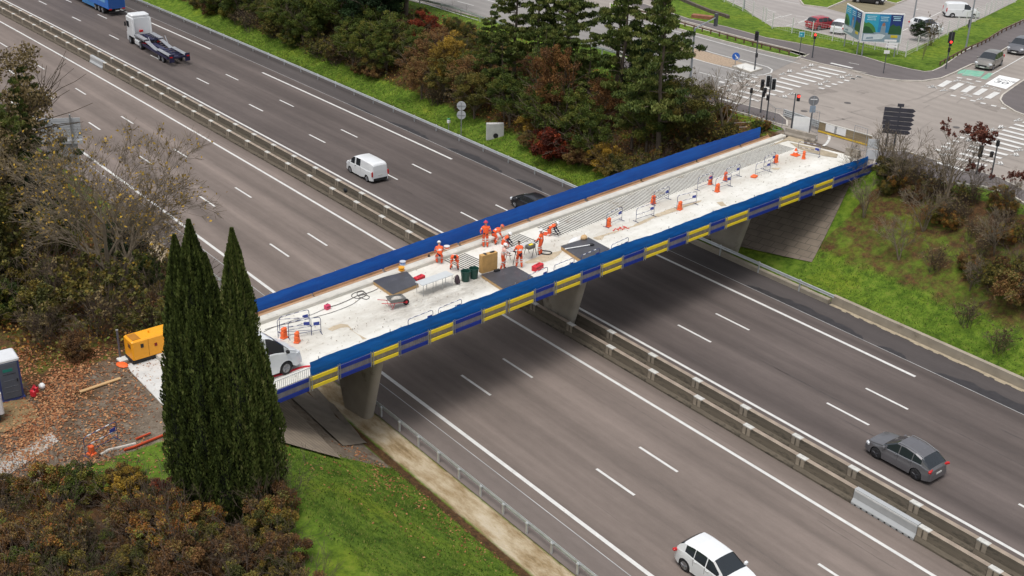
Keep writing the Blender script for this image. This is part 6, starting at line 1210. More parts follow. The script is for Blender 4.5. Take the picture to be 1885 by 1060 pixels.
def reel(label, px, py, m, rr, h, z=DZ, name='cable_reel', m2=None):
    r = bthing(name, label, 'reel', px, py, 0, z=z)
    for zz in (0, h - .03): MB().cyl((0, 0, zz), (0, 0, zz + .03), rr, n=16).build('flange', m2 or m, r)
    MB().cyl((0, 0, .03), (0, 0, h - .03), rr * .82, n=16).build('winding', m, r); return r
reel('small yellow orange reel at the back corner of the left platform', *T6((815, 447))[0], mat('yellow_orange', (.80, .36, .02), .5), .21, .20, DZ + .24); reel('pale blue reel standing on the edge beam by the left platform', *T6((822, 415))[0], mat('pale_blue', (.22, .32, .58), .5), .20, .22, DZ + .27, m2=mat('pale_grey', (.55, .58, .62), .5)); reel('orange and white reel on the pale edge beam behind the stooping worker', *t5(485, 458), ORP, .20, .18, DZ + .27, m2=WHT)
def cable(name, label, cat, pts, rad, m, zz=None):
    P3 = [at(x, y, DZ + .03) for x, y in pts]; o = P3[0]; r = MB()
    fine = []
    for i in range(len(P3) - 1):
        p0, p1, p2, p3 = P3[max(0, i - 1)], P3[i], P3[i + 1], P3[min(len(P3) - 1, i + 2)]
        for k in range(5): t = k / 5; fine.append(.5 * ((2 * p1) + (-p0 + p2) * t + (2 * p0 - 5 * p1 + 4 * p2 - p3) * t * t + (-p0 + 3 * p1 - 3 * p2 + p3) * t ** 3))
    fine.append(P3[-1]); r.sweep([p - o for p in fine], rad, 5); ob = r.build(name, m, None, smooth=60, loc=o); return tag(ob, label, cat)
CB = mat('cable_grey', (.13, .12, .11), .7, .2, 4)
cable('power_cable', 'tangled grey power cable between the pink red box and the left platform', 'cable', T10((650, 455), (740, 430), (850, 385), (930, 345), (1010, 310), (980, 290), (900, 320), (890, 350), (960, 365), (1030, 330), (1000, 300), (940, 310), (960, 350), (1030, 375), (1060, 350), (1010, 330), (960, 340), (1080, 300), (1145, 270)), .022, CB)
cable('power_cable', 'long thin cable running from the blue barriers to the cable tangle', 'cable', T10((40, 670), (180, 630), (330, 595), (520, 550), (700, 500), (880, 430), (960, 375), (990, 350)), .016, CB); cable('power_cable', 'thin cable from the pink red box along the deck to the cypress end', 'cable', T10((30, 690), (120, 650), (300, 585), (480, 530), (620, 470), (650, 462)), .014, CB)
cable('hose', 'black hose loop beside the worker at the right end of the trestle bench', 'hose', T5((1480, 500), (1530, 515), (1590, 520), (1622, 505), (1605, 488), (1550, 480), (1520, 475)), .045, BLK)
cable('hose', 'red hose lying on the deck edge beside the delivery van', 'hose', T6((95, 1040), (180, 1015), (250, 990), (300, 982), (380, 985)), .06, REDP)
r_ = random.Random(3); cable('barrier_chain', 'red and white plastic chain lying tangled on the deck', 'chain', T8(*[(830 + 200 * i / 26 + r_.uniform(-25, 25), 482 - 48 * i / 26 + r_.uniform(-22, 22)) for i in range(27)]), .03, mat('chain_red', (.65, .10, .08), .6, .5, 30))
# trestle bench with long profiles and a saw
r = bthing('trestle_bench', 'long bench of white profiles on black folding trestles in the middle of the workers', 'bench', *t5(1285, 545), 0); a0, a1 = at(*t5(1135, 490), DZ + .9), at(*t5(1420, 385), DZ + .9); ang = math.atan2((a1 - a0).y, (a1 - a0).x); r.rotation_euler.z = ang; r.location = ((a0 + a1) / 2).x, ((a0 + a1) / 2).y, DZ + .02; Lb = (a1 - a0).length
for i, y in enumerate((-.16, 0, .16)): MB().box((.06 * i, y, .90), (Lb, .07, .06)).build('profile', WHT, r)
for x in (-Lb * .30, Lb * .42):
    d = MB(); d.box((x, 0, .83), (.09, .75, .07)); d.build('trestle_beam', BLK, r)
    for y in (-.33, .33):
        for k in (-.24, .24): MB().cyl((x, y, .80), (x + k, y * 1.1, 0), .02, n=5).build('leg', BLK, r)
MB().bb((Lb * .25, -.35, .86), (.62, .42, .22), .04).build('saw', mat('saw_body', (.09, .09, .08), .5, .3, 9), r); MB().box((Lb * .25, -.40, 1.0), (.30, .16, .04)).build('saw_guard', mat('yellow_board', (.8, .58, .02)), r); MB().sweep([(Lb * .5, -.1, .95), (Lb * .62, -.1, 1.0), (Lb * .66, -.1, .9), (Lb * .55, -.1, .82)], .03, 6).build('dust_hose', BLK, r)
# tubular crowd barriers with a blue plate
def barrier_meshes():
    w, h, rr = 1.85, 1.0, .019; f = MB(); f.sweep([(-w / 2, 0, 0), (-w / 2, 0, h - .14), (-w / 2 + .04, 0, h - .04), (-w / 2 + .14, 0, h), (w / 2 - .14, 0, h), (w / 2 - .04, 0, h - .04), (w / 2, 0, h - .14), (w / 2, 0, 0)], rr, 6)
    m_ = MB(); m_.cyl((-w / 2, 0, .52), (w / 2, 0, .52), .015, n=5); m_.cyl((-w / 2, 0, .20), (w / 2, 0, .20), .015, n=5); ft = MB(); ft.cyl((0, -.26, .015), (0, .26, .015), .018, n=5); pl = MB(); pl.box((w / 2 - .24, 0, .62), (.34, .02, .20)); 
    f.mi(1)
    for x in (-.62, -.1, .42): f.box((x, 0, h), (.22, .042, .042)); f.box((x + .15, 0, .52), (.22, .036, .036))
    B2 = mat('barrier_tube', (.045, .06, .16), .45, .1, 5); WS = mat('barrier_white', (.7, .7, .7), .4)
    return [('frame', f.mesh('frame', [B2, WS], 60)), ('rail', m_.mesh('rail', B2)), ('plate', pl.mesh('plate', BLU))], ft.mesh('foot', B2), w
BM, BF, BWd = barrier_meshes(); BRR = {}
def barrier(label, p1, p2, z=DZ, tilt=0):
    a, b = at(*p1, z), at(*p2, z); r = thing('crowd_barrier', label, 'barrier', ((a.x + b.x) / 2, (a.y + b.y) / 2, z + .02), math.atan2((b - a).y, (b - a).x), 'blue tubular crowd barriers')
    for n_, me in BM: link(bpy.data.objects.new(n_, me), r)
    for x in (-BWd / 2, BWd / 2): link(bpy.data.objects.new('foot', BF), r, (x, 0, 0))
    if tilt: r.rotation_euler.x = tilt
    return r
barrier('blue tubular barrier nearest the delivery van on the deck', *T10((215, 728), (450, 712))); barrier('blue tubular barrier just behind the one nearest the delivery van', *T10((320, 752), (545, 712))); barrier('third blue tubular barrier by the delivery van, furthest towards the beam', *T10((225, 700), (440, 640)))
for lab, a, b in (('blue barrier behind the red and white chain, left of its orange weight', *T8((735, 440), (930, 350))), ('blue barrier between the chain and the third orange weight from the left', *T8((1155, 362), (1372, 290))), ('blue barrier carrying its orange weight at the middle of the long grooved panel', *T9((150, 860), (305, 800))), ('blue barrier whose weight is nearest to the blue netting', *T9((440, 900), (608, 860))), ('blue barrier across the grooves left of the pair of orange weights', *T9((655, 690), (815, 630))), ('blue barrier starting at the foremost weight of the middle cluster', *T9((870, 700), (1015, 650))), ('blue barrier across the grooves behind the middle cluster of weights', *T9((975, 590), (1132, 530))), ('blue barrier standing on the flat orange foot', *T9((1325, 530), (1480, 480))), ('blue barrier at the upper right end of the grooved panel', *T9((1400, 460), (1555, 380))), ('blue barrier closing the far right end of the deck', *TD((612, 735), (765, 765)))): barrier(lab, a, b)
for i, (s_, lab) in enumerate(((-15.9, 'blue barrier lying low behind the netting, between the yellow boards three and four'), (-13.7, 'blue barrier lying low behind the netting in front of the wheelbarrow'), (-6.6, 'blue barrier behind the netting in front of the dark platform with the plywood box'), (-4.3, 'blue barrier behind the netting at the edge of the middle platform'), (-1.9, 'blue barrier behind the netting in front of the red case'), (.9, 'blue barrier behind the netting in front of the third platform'))):
    o = bp(s_, tf(s_) - .42, DZ + .02); r = thing('crowd_barrier', lab, 'barrier', tuple(o), BANG + .03 * (i % 3), 'blue tubular crowd barriers')
    for n_, me in BM: link(bpy.data.objects.new(n_, me), r)
    for x in (-BWd / 2, BWd / 2): link(bpy.data.objects.new('foot', BF), r, (x, 0, 0))
def weight(lab, px, py, rz=0, flat=False, z=DZ):
    r = bthing('barrier_weight', lab, 'orange weight', px, py, rz, 'orange barrier weights', z=z); d = MB()
    if flat: d.bb((0, 0, .07), (.55, .42, .13), .04); d.build('block', ORP, r); return r
    d.bb((0, 0, .04), (.40, .30, .08), .03).build('base_plate', ORP, r); d = MB(); d.bb((0, 0, .24), (.36, .24, .34), .05); d.build('block', ORP, r); MB().bb((.02, 0, .52), (.36, .22, .24), .07).build('upper_block', ORP, r); MB().box((0, -.105, .38), (.20, .02, .05)).build('slot', mat('slot_brown', (.35, .06, .02)), r)
for i, (x, y, rz, lab) in enumerate(((1120, 417, .2, 'orange barrier weight by the red and white chain'), (1202, 375, 0, 'orange barrier weight at the lower edge of the long grooved panel'), (1251, 386, .1, 'orange barrier weight nearest the blue netting, right of the chain'), (1307, 339, .3, 'darker orange barrier weight, left one of the middle three'), (1320, 353, 0, 'orange barrier weight, foremost of the middle three'), (1335, 331, .4, 'orange barrier weight, rear right one of the middle three'), (1428, 299, 0, 'orange barrier weight standing alone near the upper end of the grooved panel'), (1479, 292, .5, 'orange barrier weight furthest right at the closed end of the deck'))): weight(lab, x, y, rz)
weight('orange barrier foot lying flat right of the middle three weights', 1388, 326, .2, True); weight('orange barrier weight leaning beside the delivery van bonnet', 547, 630, .6); weight('orange barrier weight half hidden behind the delivery van roof', 523, 622, .1)
r = bthing('traffic_cone', 'orange cone heap at the upper right end of the deck', 'cone', 1464, 286); MB().box((0, 0, .03), (.62, .62, .06)).build('cone_base', ORP, r); MB().cyl((0, 0, .06), (0, 0, .62), .24, .05, 12).build('cone_body', ORP, r); MB().cyl((0, 0, .28), (0, 0, .38), .17, .135, 12).build('cone_band', WHT, r)
# white guard fence panel beside the van at the deck edge
r = thing('guard_fence', 'white meshed guard fence at the deck edge beside the delivery van', 'fence', tuple(bp(-25.2, 2.56, DZ - .30)), BANG); d = MB(); [d.box((x, 0, .45), (.02, .02, .9)) for x in np.arange(-1.5, 1.51, .12)]; d.build('mesh', mat('white_mesh', (.62, .62, .62), .5), r)
for z in (.04, .88): MB().box((0, 0, z), (3.1, .04, .05)).build('rail', WHT, r)

# crumbs, scraps and chips lying on the deck
def chips():
    s_ = rs.uniform(-25, 30.5); t_ = rs.uniform(-4.2, 2.2)
    if rs.random() > (.25 + .75 * math.exp(-((t_ + .6) / 1.3) ** 2)): return None
    p = bp(s_, t_); return (p.x, p.y, DZ + .02)
o_ = flat_leaves('deck_debris', 'small brown and grey crumbs and scraps scattered over the white deck', 1500, chips, (.03, .10), leafmat('chips', [(.10, .08, .06), (.22, .17, .12), (.34, .28, .20), (.16, .15, .14)], trans=0), 44); o_['category'] = 'debris'
# ================================================================== SOUTH YARD, MOTORWAY SIGNS, PLATEAU FURNITURE
def yt(name, label, cat, px, py, rz=0, z=PZ): p = at(px, py, z); return thing(name, label, cat, (p.x, p.y, z + .0), rz)
# generator
a, b = at(247, 672, PZ + .05), at(300, 656, PZ + .05); ang = math.atan2((b - a).y, (b - a).x); r = thing('generator', 'orange yellow generator box on a black skid, half hidden by the cypress', 'generator', (a.x, a.y, PZ + .04), ang); YO = mat('generator_orange', (.86, .36, .012), .45, .04, 2)
MB().bb((1.35, .55, .80), (2.7, 1.1, 1.08), .06).build('housing', YO, r); MB().box((1.35, .55, .15), (2.75, 1.0, .22)).build('skid', BLK, r); MB().box((.55, -.012, 1.0), (.16, .02, .22)).build('latch', BLK, r); MB().box((1.3, -.012, .85), (.14, .02, .18)).build('latch', mat('dark_red', (.2, .01, .01)), r); MB().box((-.012, .35, 1.0), (.02, .3, .22)).build('control_panel', mat('panel_brown', (.16, .06, .01)), r); MB().cyl((1.2, .6, 1.33), (1.2, .6, 1.48), .05, n=8).build('lifting_eye', YO, r); MB().box((.35, .55, 1.35), (.45, .8, .02)).build('top_vent', mat('vent_orange', (.40, .16, .01)), r)
for x in (.9, 1.8): MB().box((x, -.008, .80), (.014, .012, .98)).build('door_gap', mat('vent_orange', (.4, .16, .01)), r)
a = at(262, 640, PZ); b = at(330, 618, PZ); r = thing('yellow_fence', 'low yellow tubular fence behind the generator', 'fence', (a.x, a.y, PZ), math.atan2((b - a).y, (b - a).x)); YT = mat('yellow_tube', (.55, .36, .05), .5)
for z in (.35, .55, .75, .95): MB().cyl((0, 0, z), (2.9, 0, z), .02, n=5).build('rail', YT, r)
for x in (0, .95, 1.9, 2.85): MB().cyl((x, 0, 0), (x, 0, 1.0), .028, n=5).build('post', YT, r)
p = at(222, 660, PZ); r = thing('post', 'thin grey post standing among the shrubs left of the generator', 'post', (p.x, p.y, PZ)); MB().cyl((0, 0, 0), (0, 0, 1.7), .06, n=8).build('shaft', mat('post_grey', (.10, .10, .12), .7), r); MB().cyl((0, 0, 1.7), (0, 0, 1.74), .075, n=8).build('cap', STL, r)
r = yt('tarpaulin', 'small orange tarpaulin on the ground left of the generator', 'tarpaulin', 225, 672, .3); MB().ball((0, 0, .02), .38, 9, 4, (1.1, .7, .25), half=True).build('sheet', ORP, r)
r = yt('paving_slab', 'small pale slab lying left of the generator skid', 'slab', 236, 660, ang); MB().bb((0, 0, .05), (1.1, .5, .12), .02).build('slab', mat('pale_slab', (.62, .62, .58)), r)
r = thing('timber_plank', 'single pale timber plank on the bare yard', 'plank', tuple(at(185, 710, PZ + .02)), hdg((162, 718), (209, 702))); MB().box((0, 0, .05), (2.2, .2, .06)).build('board', WOOD, r)
# toilet cabin
a, b = at(4, 742, PZ), at(46, 731, PZ); ang = math.atan2((b - a).y, (b - a).x); r = thing('toilet_cabin', 'grey portable toilet cabin with a white roof at the left edge', 'toilet cabin', tuple((a + b) / 2), ang); CG = mat('cabin_grey', (.085, .10, .125), .5, .06, 3); CBL = mat('cabin_blue', (.04, .06, .19), .5, .06, 3); w_ = (b - a).length
MB().bb((0, .6, 1.12), (w_, 1.15, 2.1), .03).build('cabin_body', CBL, r); MB().bb((0, -.005, 1.12), (w_ * .80, .05, 1.95), .015).build('door', CG, r); d = MB(); d.bb((0, .6, 2.22), (w_ + .06, 1.25, .16), .06); d.build('roof', mat('cabin_roof', (.62, .63, .64), .5, .05, 3), r); MB().box((0, -.035, 1.50), (w_ * .55, .015, .02)).build('door_groove', BLK, r)
MB().box((-.05, -.036, 1.72), (w_ * .42, .015, .16)).build('green_sign', mat('sign_teal', (.01, .18, .14), .5), r); MB().box((w_ * .30, -.05, 1.1), (.05, .05, .16)).build('door_handle', BLK, r); MB().box((0, .6, .05), (w_ + .08, 1.25, .10)).build('base', CBL, r)
for z in (.5, .8, 1.15): MB().box((0, -.034, z), (w_ * .6, .012, .015)).build('door_rib', mat('rib_grey', (.15, .16, .18)), r)
for px, py, lab in ((66, 722, 'upper red fuel can beside the toilet cabin'), (62, 729, 'lower red fuel can beside the toilet cabin')):
    r = yt('fuel_can', lab, 'fuel can', px, py, .5); MB().bb((0, 0, .18), (.32, .2, .34), .05).build('can', REDP, r); MB().cyl((.10, 0, .35), (.14, 0, .44), .03, n=6).build('spout', BLK, r); MB().sweep([(-.12, 0, .35), (-.10, 0, .41), (.02, 0, .41), (.04, 0, .35)], .018, 5).build('handle', REDP, r)
r = yt('plastic_bag', 'white plastic bag lying behind the red fuel cans', 'bag', 78, 714, 0); MB().ball((0, 0, .12), .2, 9, 5, (1, .8, .8)).build('bag', WHT, r)
# van corner at the far left edge
r = yt('white_trailer', 'white and blue trailer corner cut off by the left edge below the toilet', 'trailer', -12, 782, ang); MB().bb((0, .6, 1.0), (1.2, 1.1, 1.2), .08).build('body', W_P, r); MB().box((.605, .6, 1.2), (.015, 1.0, .14)).build('blue_stripe', BLU, r); wheel(r, .1, -.02, .3, .2)
sy = MB(); rr_ = random.Random(8); q = [at(x, y, PZ) for x, y in ((-40, 770), (0, 740), (48, 735), (62, 750), (72, 770), (40, 780), (10, 795), (-30, 800))]; sy.sheet([(p.x, p.y) for p in q], PZ + .02); structure('mud_patch', sy, mat('mud', (.21, .145, .065), .6, .2, 1.5, spots=(.36, .34, .30), spot_lo=.62, spot_scale=1.2))
sy = MB(); q = [at(x, y, PZ) for x, y in ((-30, 850), (40, 828), (95, 795), (108, 812), (95, 822), (60, 845), (0, 885), (-30, 900))]; sy.sheet([(p.x, p.y) for p in q], PZ + .025); structure('pavement_broken_slab', sy, mat('broken_slab', (.40, .37, .33), .9, .15, 1.5, spots=(.22, .17, .11), spot_lo=.5, spot_scale=1.5))
barrier('blue tubular barrier standing on the bare yard above the bottom left thicket', (164, 838), (212, 812), PZ); p = at(169, 836, PZ); r = thing('barrier_weight', 'orange barrier weight at the foot of the yard barrier', 'orange weight', (p.x, p.y, PZ + .02), .4, 'orange barrier weights'); MB().bb((0, 0, .25), (.30, .22, .48), .06).build('block', ORP, r); MB().bb((0, 0, .04), (.4, .32, .08), .03).build('base_plate', ORP, r)
def lay(name, label, cat, pts, rad, m, z=PZ + .08): P3 = [at(x, y, z) for x, y in pts]; o = P3[0]; return tag(MB().sweep([p - o for p in P3], rad, 6).build(name, m, None, smooth=60, loc=o), label, cat)
lay('orange_duct', 'long red orange duct lying along the kerb of the yard', 'pipe', ((228, 828), (248, 822), (275, 811), (300, 801), (330, 793)), .06, mat('duct_orange', (.55, .07, .02), .6)); lay('orange_duct', 'short red orange duct just above the long one on the yard', 'pipe', ((250, 808), (262, 803), (277, 797)), .05, MC['duct_orange'])
lay('pavement_edge_kerb', 'curved pale kerb where the yard meets the grass', 'kerb', ((185, 838), (200, 829), (222, 824), (250, 817)), .09, M_K, PZ + .03)
# big direction sign seen from behind, motorway
c_ = on(128, 362); r = thing('motorway_sign', 'back of a large grey ribbed motorway sign at the left among the trees', 'road sign', (c_.x, c_.y, c_.z + .5), R(62)); RB = mat('sign_back', (.50, .51, .52), .5, .06, 3)
def ribbed(w, h, z, y=0): d = MB(); n = int(h / .24); [d.box((0, y, z + .12 + i * .24), (w, .05, .225)) for i in range(n)]; [d.box((0, y - .03, z + .24 * i), (w, .02, .02)) for i in range(1, n)]; return d
ribbed(3.4, 2.1, 4.6).build('upper_panel', RB, r); ribbed(2.5, 2.3, 2.2, .05).build('lower_panel', RB, r); MB().box((0, -.10, 4.45), (3.4, .14, .30)).build('cross_beam', RB, r)
for x in (-.95, .95): MB().box((x, -.12, 3.4), (.12, .16, 6.9)).build('post', STL, r)
# round signs on one pole, emergency cabinet and concrete block at the far verge
p = at(849, 249, 0); r = thing('round_sign_pair', 'pole with two round grey sign backs behind the far guardrail', 'road sign', (p.x, p.y, 0), R(52)); MB().cyl((0, 0, 0), (0, 0, 3.4), .05, n=8).build('pole', STL, r)
for z in (3.1, 2.15): d = MB(); d.cyl((0, -.02, z), (0, .03, z), .46, n=20); d.build('disc', RB, r); MB().box((0, -.04, z), (.8, .03, .06)).build('bracket', STL, r)
p = at(826, 240, 0); r = thing('marker_post', 'short white marker post with a green cap behind the far guardrail', 'post', (p.x, p.y, 0)); MB().cyl((0, 0, 0), (0, 0, .8), .05, n=8).build('post', STL, r); MB().bb((0, 0, 1.0), (.3, .3, .36), .06).build('white_head', WHT, r); MB().cyl((0, 0, 1.18), (0, 0, 1.26), .16, n=10).build('cap', mat('cap_green', (.05, .25, .12)), r)
p = on(911, 253); r = thing('concrete_headwall', 'white concrete drain headwall in the grass at the foot of the wood', 'headwall', (p.x, p.y, p.z - .1), R(60)); MB().bb((0, 0, .75), (1.75, .5, 1.7), .03).build('wall', mat('headwall_concrete', (.50, .49, .47), .85, .1, 2, spots=(.28, .26, .22), spot_lo=.6, spot_scale=2), r); MB().cyl((.05, -.27, .36), (.05, -.24, .36), .26, n=14).build('drain_hole', BLK, r)
# ---- signals and signs of the junction
MET = mat('mast_grey', (.075, .08, .09), .5, .1, 4); LMET = mat('mast_light', (.30, .32, .34), .45, .1, 4, metal=.3); REDL = mat('red_light', (.9, .03, .02), .4, 0, emit=2.5)
def mast(label, base, hh, heads, name='traffic_signal', cat='traffic light', z=PZ + .15, rad=.055, m=None, lean=0):
    p = at(*base, z); r = thing(name, label, cat, (p.x, p.y, z), R(142)); MB().cyl((0, 0, 0), (0, 0, hh), rad * 1.3, rad, 8).build('pole', m or MET, r)
    for (dx, dy, zc, kind) in heads:
        if kind == 'sig':
            h = MB().bb((dx, dy, zc), (.26, .30, .95), .04).build('signal_head', BLK, r)
            for k in (-.28, 0, .28): MB().cyl((dx - .14, dy, zc + k + .02), (dx - .24, dy, zc + k), .10, .11, 8).build('visor', BLK, h)
        if kind == 'small': h = MB().bb((dx, dy, zc), (.20, .24, .46), .03).build('signal_head', BLK, r); [MB().cyl((dx - .1, dy, zc + k), (dx - .17, dy, zc + k), .07, n=8).build('visor', BLK, h) for k in (-.1, .1)]
        if kind == 'red': h = MB().bb((dx, dy, zc), (.20, .28, .60), .04).build('signal_head', BLK, r); MB().cyl((dx - .10, dy, zc + .15), (dx - .13, dy, zc + .15), .12, n=12).build('lit_lens', REDL, h)
        if kind == 'board': MB().bb((dx, dy, zc), (.05, .62, 1.15), .02).build('back_board', BLK, r)
        if kind == 'wframe': h = MB().box((dx, dy, zc), (.03, .42, 1.05)).build('white_edge', WHT, r)
    return r
mast('black signal cluster on a pole at the corner of the blue netting', (1410, 226), 4.2, [(0, .25, 3.8, 'sig'), (.02, .25, 3.8, 'wframe'), (.1, -.3, 3.5, 'sig'), (.12, -.3, 3.5, 'wframe'), (0, .1, 2.3, 'small'), (.2, .35, 2.9, 'small')], z=PZ + .15)
mast('black signal post right behind the signal cluster on the zebra side', (1400, 207), 3.0, [(0, .12, 2.6, 'sig'), (0, -.1, 1.7, 'small')]); mast('slim post with a small black box sign left of the signal cluster', (1378, 213), 2.3, [(0, 0, 2.35, 'small')], name='sign_post', cat='sign', m=LMET)
mast('pole with a red signal light left of the white board', (1456, 240), 3.3, [(0, -.28, 2.95, 'red')]); mast('tall signal on the gravel refuge island', (1389, 128), 3.9, [(0, .2, 3.5, 'sig'), (.05, -.05, 1.5, 'small')], z=PZ + .2); mast('post with a red light left of the billboards', (1495, 106), 2.3, [(0, 0, 2.35, 'red')]); mast('signal with a red lamp and dark back board right of the fence corner', (1741, 126), 4.0, [(0, 0, 3.3, 'board'), (-.05, 0, 2.7, 'red'), (0, 0, 2.0, 'small')])
mast('dark signal between the direction sign and the netting end', (1629, 278), 2.6, [(0, .18, 2.3, 'sig')]); mast('small dark signal behind the leafless shrubs below the zebra', (1797, 320), 2.2, [(0, 0, 1.9, 'sig')]); mast('taller dark signal at the lower right kerb beside the zebra', (1823, 331), 3.3, [(0, 0, 3.0, 'small'), (0, .3, 2.1, 'small')])
p = at(1491, 236, PZ + .15); r = thing('round_sign', 'round grey sign back on a post behind the white board', 'road sign', (p.x, p.y, PZ + .15), R(52)); MB().cyl((0, 0, 0), (0, 0, 2.9), .05, n=8).build('pole', LMET, r); MB().cyl((0, -.02, 2.5), (0, .03, 2.5), .45, n=20).build('disc', mat('sign_back_dark', (.20, .20, .21), .6, .1, 6), r); MB().box((0, -.03, 1.75), (.5, .03, .6)).build('plate', mat('plate_blue_grey', (.25, .31, .38), .6), r); MB().box((0, -.035, 2.62), (.6, .02, .07)).build('bracket', WHT, r)
# big direction sign with arrow boards, seen from behind
p = at(1640, 303, PZ + .15); r = thing('direction_sign', 'dark back of a big direction sign with six arrow shaped boards', 'road sign', (p.x, p.y, PZ + .15), R(40)); DB = mat('arrow_board_back', (.050, .048, .062), .6, .15, 2)
for x in (.0, ): MB().cyl((x, .05, 0), (x, .05, 5.0), .07, n=8).build('post', MET, r)
for i in range(6):
    z = 4.55 - i * .36; w = 2.4 - (.0 if i < 4 else .12 * (i - 3)); d = MB(); pts = [(-w / 2, z - .165), (w / 2 - .22, z - .165), (w / 2, z), (w / 2 - .22, z + .165), (-w / 2, z + .165)]; d.add([(x, -.03, z_) for x, z_ in pts] + [(x, .02, z_) for x, z_ in pts], [tuple(range(5)), tuple(range(9, 4, -1))] + [(k, 5 + k, 5 + (k + 1) % 5, (k + 1) % 5) for k in range(5)]); d.build('arrow_board', DB, r)
MB().bb((0, 0, 4.95), (.5, .05, .26), .02).build('top_plate', DB, r)
p = at(1603, 296, PZ); r = thing('notice_board', 'white site notice panels at the end of the blue netting', 'panel', (p.x, p.y, PZ), R(40)); 
for z in (.55, 1.45): MB().bb((0, 0, z), (.85, .04, .80), .01).build('panel', mat('panel_grey_white', (.60, .62, .64), .6, .06, 3), r)
for x in (-.45, .45): MB().cyl((x, .04, 0), (x, .04, 2.0), .03, n=6).build('post', STL, r)
# bridge mouth: white board, concrete blocks, barrier with white plates, spare guardrails, mesh fence
a, b = at(*TD((455, 400))[0], PZ + .35), at(*TD((692, 425))[0], PZ + .35); r = thing('site_board', 'blank white site board at the mouth of the bridge', 'board', (a.x, a.y, PZ), math.atan2((b - a).y, (b - a).x)); w_ = (b - a).length; MB().bb((w_ / 2, 0, 1.0), (w_, .04, 1.35), .01).build('board', WHT, r); [MB().cyl((x, .05, 0), (x, .05, 2.1), .04, n=6).build('post', MET, r) for x in (-.05, w_ + .05)]
def block(label, p1, p2, w=.55, h=.62):
    a, b = at(*p1, PZ), at(*p2, PZ); r = thing('concrete_block', label, 'concrete block', tuple((a + b) / 2), math.atan2((b - a).y, (b - a).x)); L_ = (b - a).length; d = MB(); pr = [(-w / 2, 0), (-w / 2, .15), (-w * .32, .32), (-w * .28, h), (w * .28, h), (w * .32, .32), (w / 2, .15), (w / 2, 0)]; d.profile(pr + [pr[0]], [(-L_ / 2, 0), (L_ / 2, 0)]); d.build('block', mat('block_concrete', (.30, .265, .22), .9, .2, 2, spots=(.17, .14, .11), spot_lo=.56, spot_scale=1.5), r); MB().box((L_ / 2 + .004, 0, .4), (.012, .24, .3)).build('white_end', mat('lime', (.6, .58, .54)), r)
block('long concrete barrier block across the left of the bridge mouth', *TD((360, 450), (800, 560))); block('short concrete barrier block at the right corner of the bridge mouth', *TD((1235, 735), (1420, 790)))
a, b = at(*TD((830, 420))[0], PZ), at(*TD((1590, 640))[0], PZ); r = thing('road_closure_barrier', 'long plank barrier with yellow edge and white plates closing the bridge to the junction', 'barrier', (a.x, a.y, PZ + .03), math.atan2((b - a).y, (b - a).x)); w_ = (b - a).length; MB().box((w_ / 2, .02, .55), (w_, .05, .75)).build('plank_wall', mat('ochre_plank', (.26, .205, .12), .8, .3, 1.5, stretch=(.5, 1, 4)), r); MB().box((w_ / 2, 0, .12), (w_, .12, .12)).build('yellow_edge', mat('ochre_yellow', (.66, .44, .04), .6), r); MB().box((w_ / 2, .03, .97), (w_, .12, .06)).build('top_rail', mat('top_rail_pale', (.58, .56, .5)), r)
for x in (.13, .30): MB().box((w_ * x + .6, -.03, .62), (1.15, .03, .62)).build('white_plate', WHT, r)
a, b = at(*TD((330, 185))[0], PZ + .15), at(*TD((930, 395))[0], PZ + .15); r = thing('spare_guardrail', 'stack of steel guardrail beams standing at the kerb behind the white board', 'guardrail', (a.x, a.y, PZ + .1), math.atan2((b - a).y, (b - a).x)); w_ = (b - a).length
for k, (y, z) in enumerate(((0, .1), (.30, .12), (.02, .45))): d = MB(); d.profile([(aa, zz + z - .4) for aa, zz in WB] + [(WB[0][0], WB[0][1] + z - .4)], [(0, y), (w_, y)]); d.build('rail_beam', M_GR2, r, smooth=50)
for x in (.2, w_ * .4, w_ * .8): MB().box((x, .15, .25), (.1, .4, .5)).build('support', STL, r)
def heras(label, p1, p2, hh=2.0, z=PZ):
    a, b = at(*p1, z), at(*p2, z); r = thing('mesh_fence', label, 'fence', (a.x, a.y, z), math.atan2((b - a).y, (b - a).x), 'mesh fence panels'); w = (b - a).length; MT = mat('fence_wire', (.16, .16, .17), .5, .1, 4, metal=.4); n = max(2, int(w / .22)); d = MB(); [d.box((w * i / n, 0, hh / 2), (.006, .006, hh - .1)) for i in range(1, n)]; [d.box((w / 2, 0, zz), (w, .006, .006)) for zz in np.arange(.3, hh, .3)]; d.build('wire_mesh', MT, r)
    [MB().cyl((x, 0, 0), (x, 0, hh), .022, n=6).build('post', LMET, r) for x in (0, w)]; [MB().cyl((0, 0, zz), (w, 0, zz), .018, n=5).build('rail', LMET, r) for zz in (.06, hh - .03)]
heras('mesh fence panel behind the end of the far netting', *TD((75, 300), (180, 385))); heras('mesh fence panel left of the white site board', *TD((180, 385), (300, 400))); heras('mesh fence panel right of the white site board', *TD((720, 400), (815, 440))); heras('mesh fence panel leaning at the right corner of the bridge mouth', *TD((1320, 640), (1500, 700)))
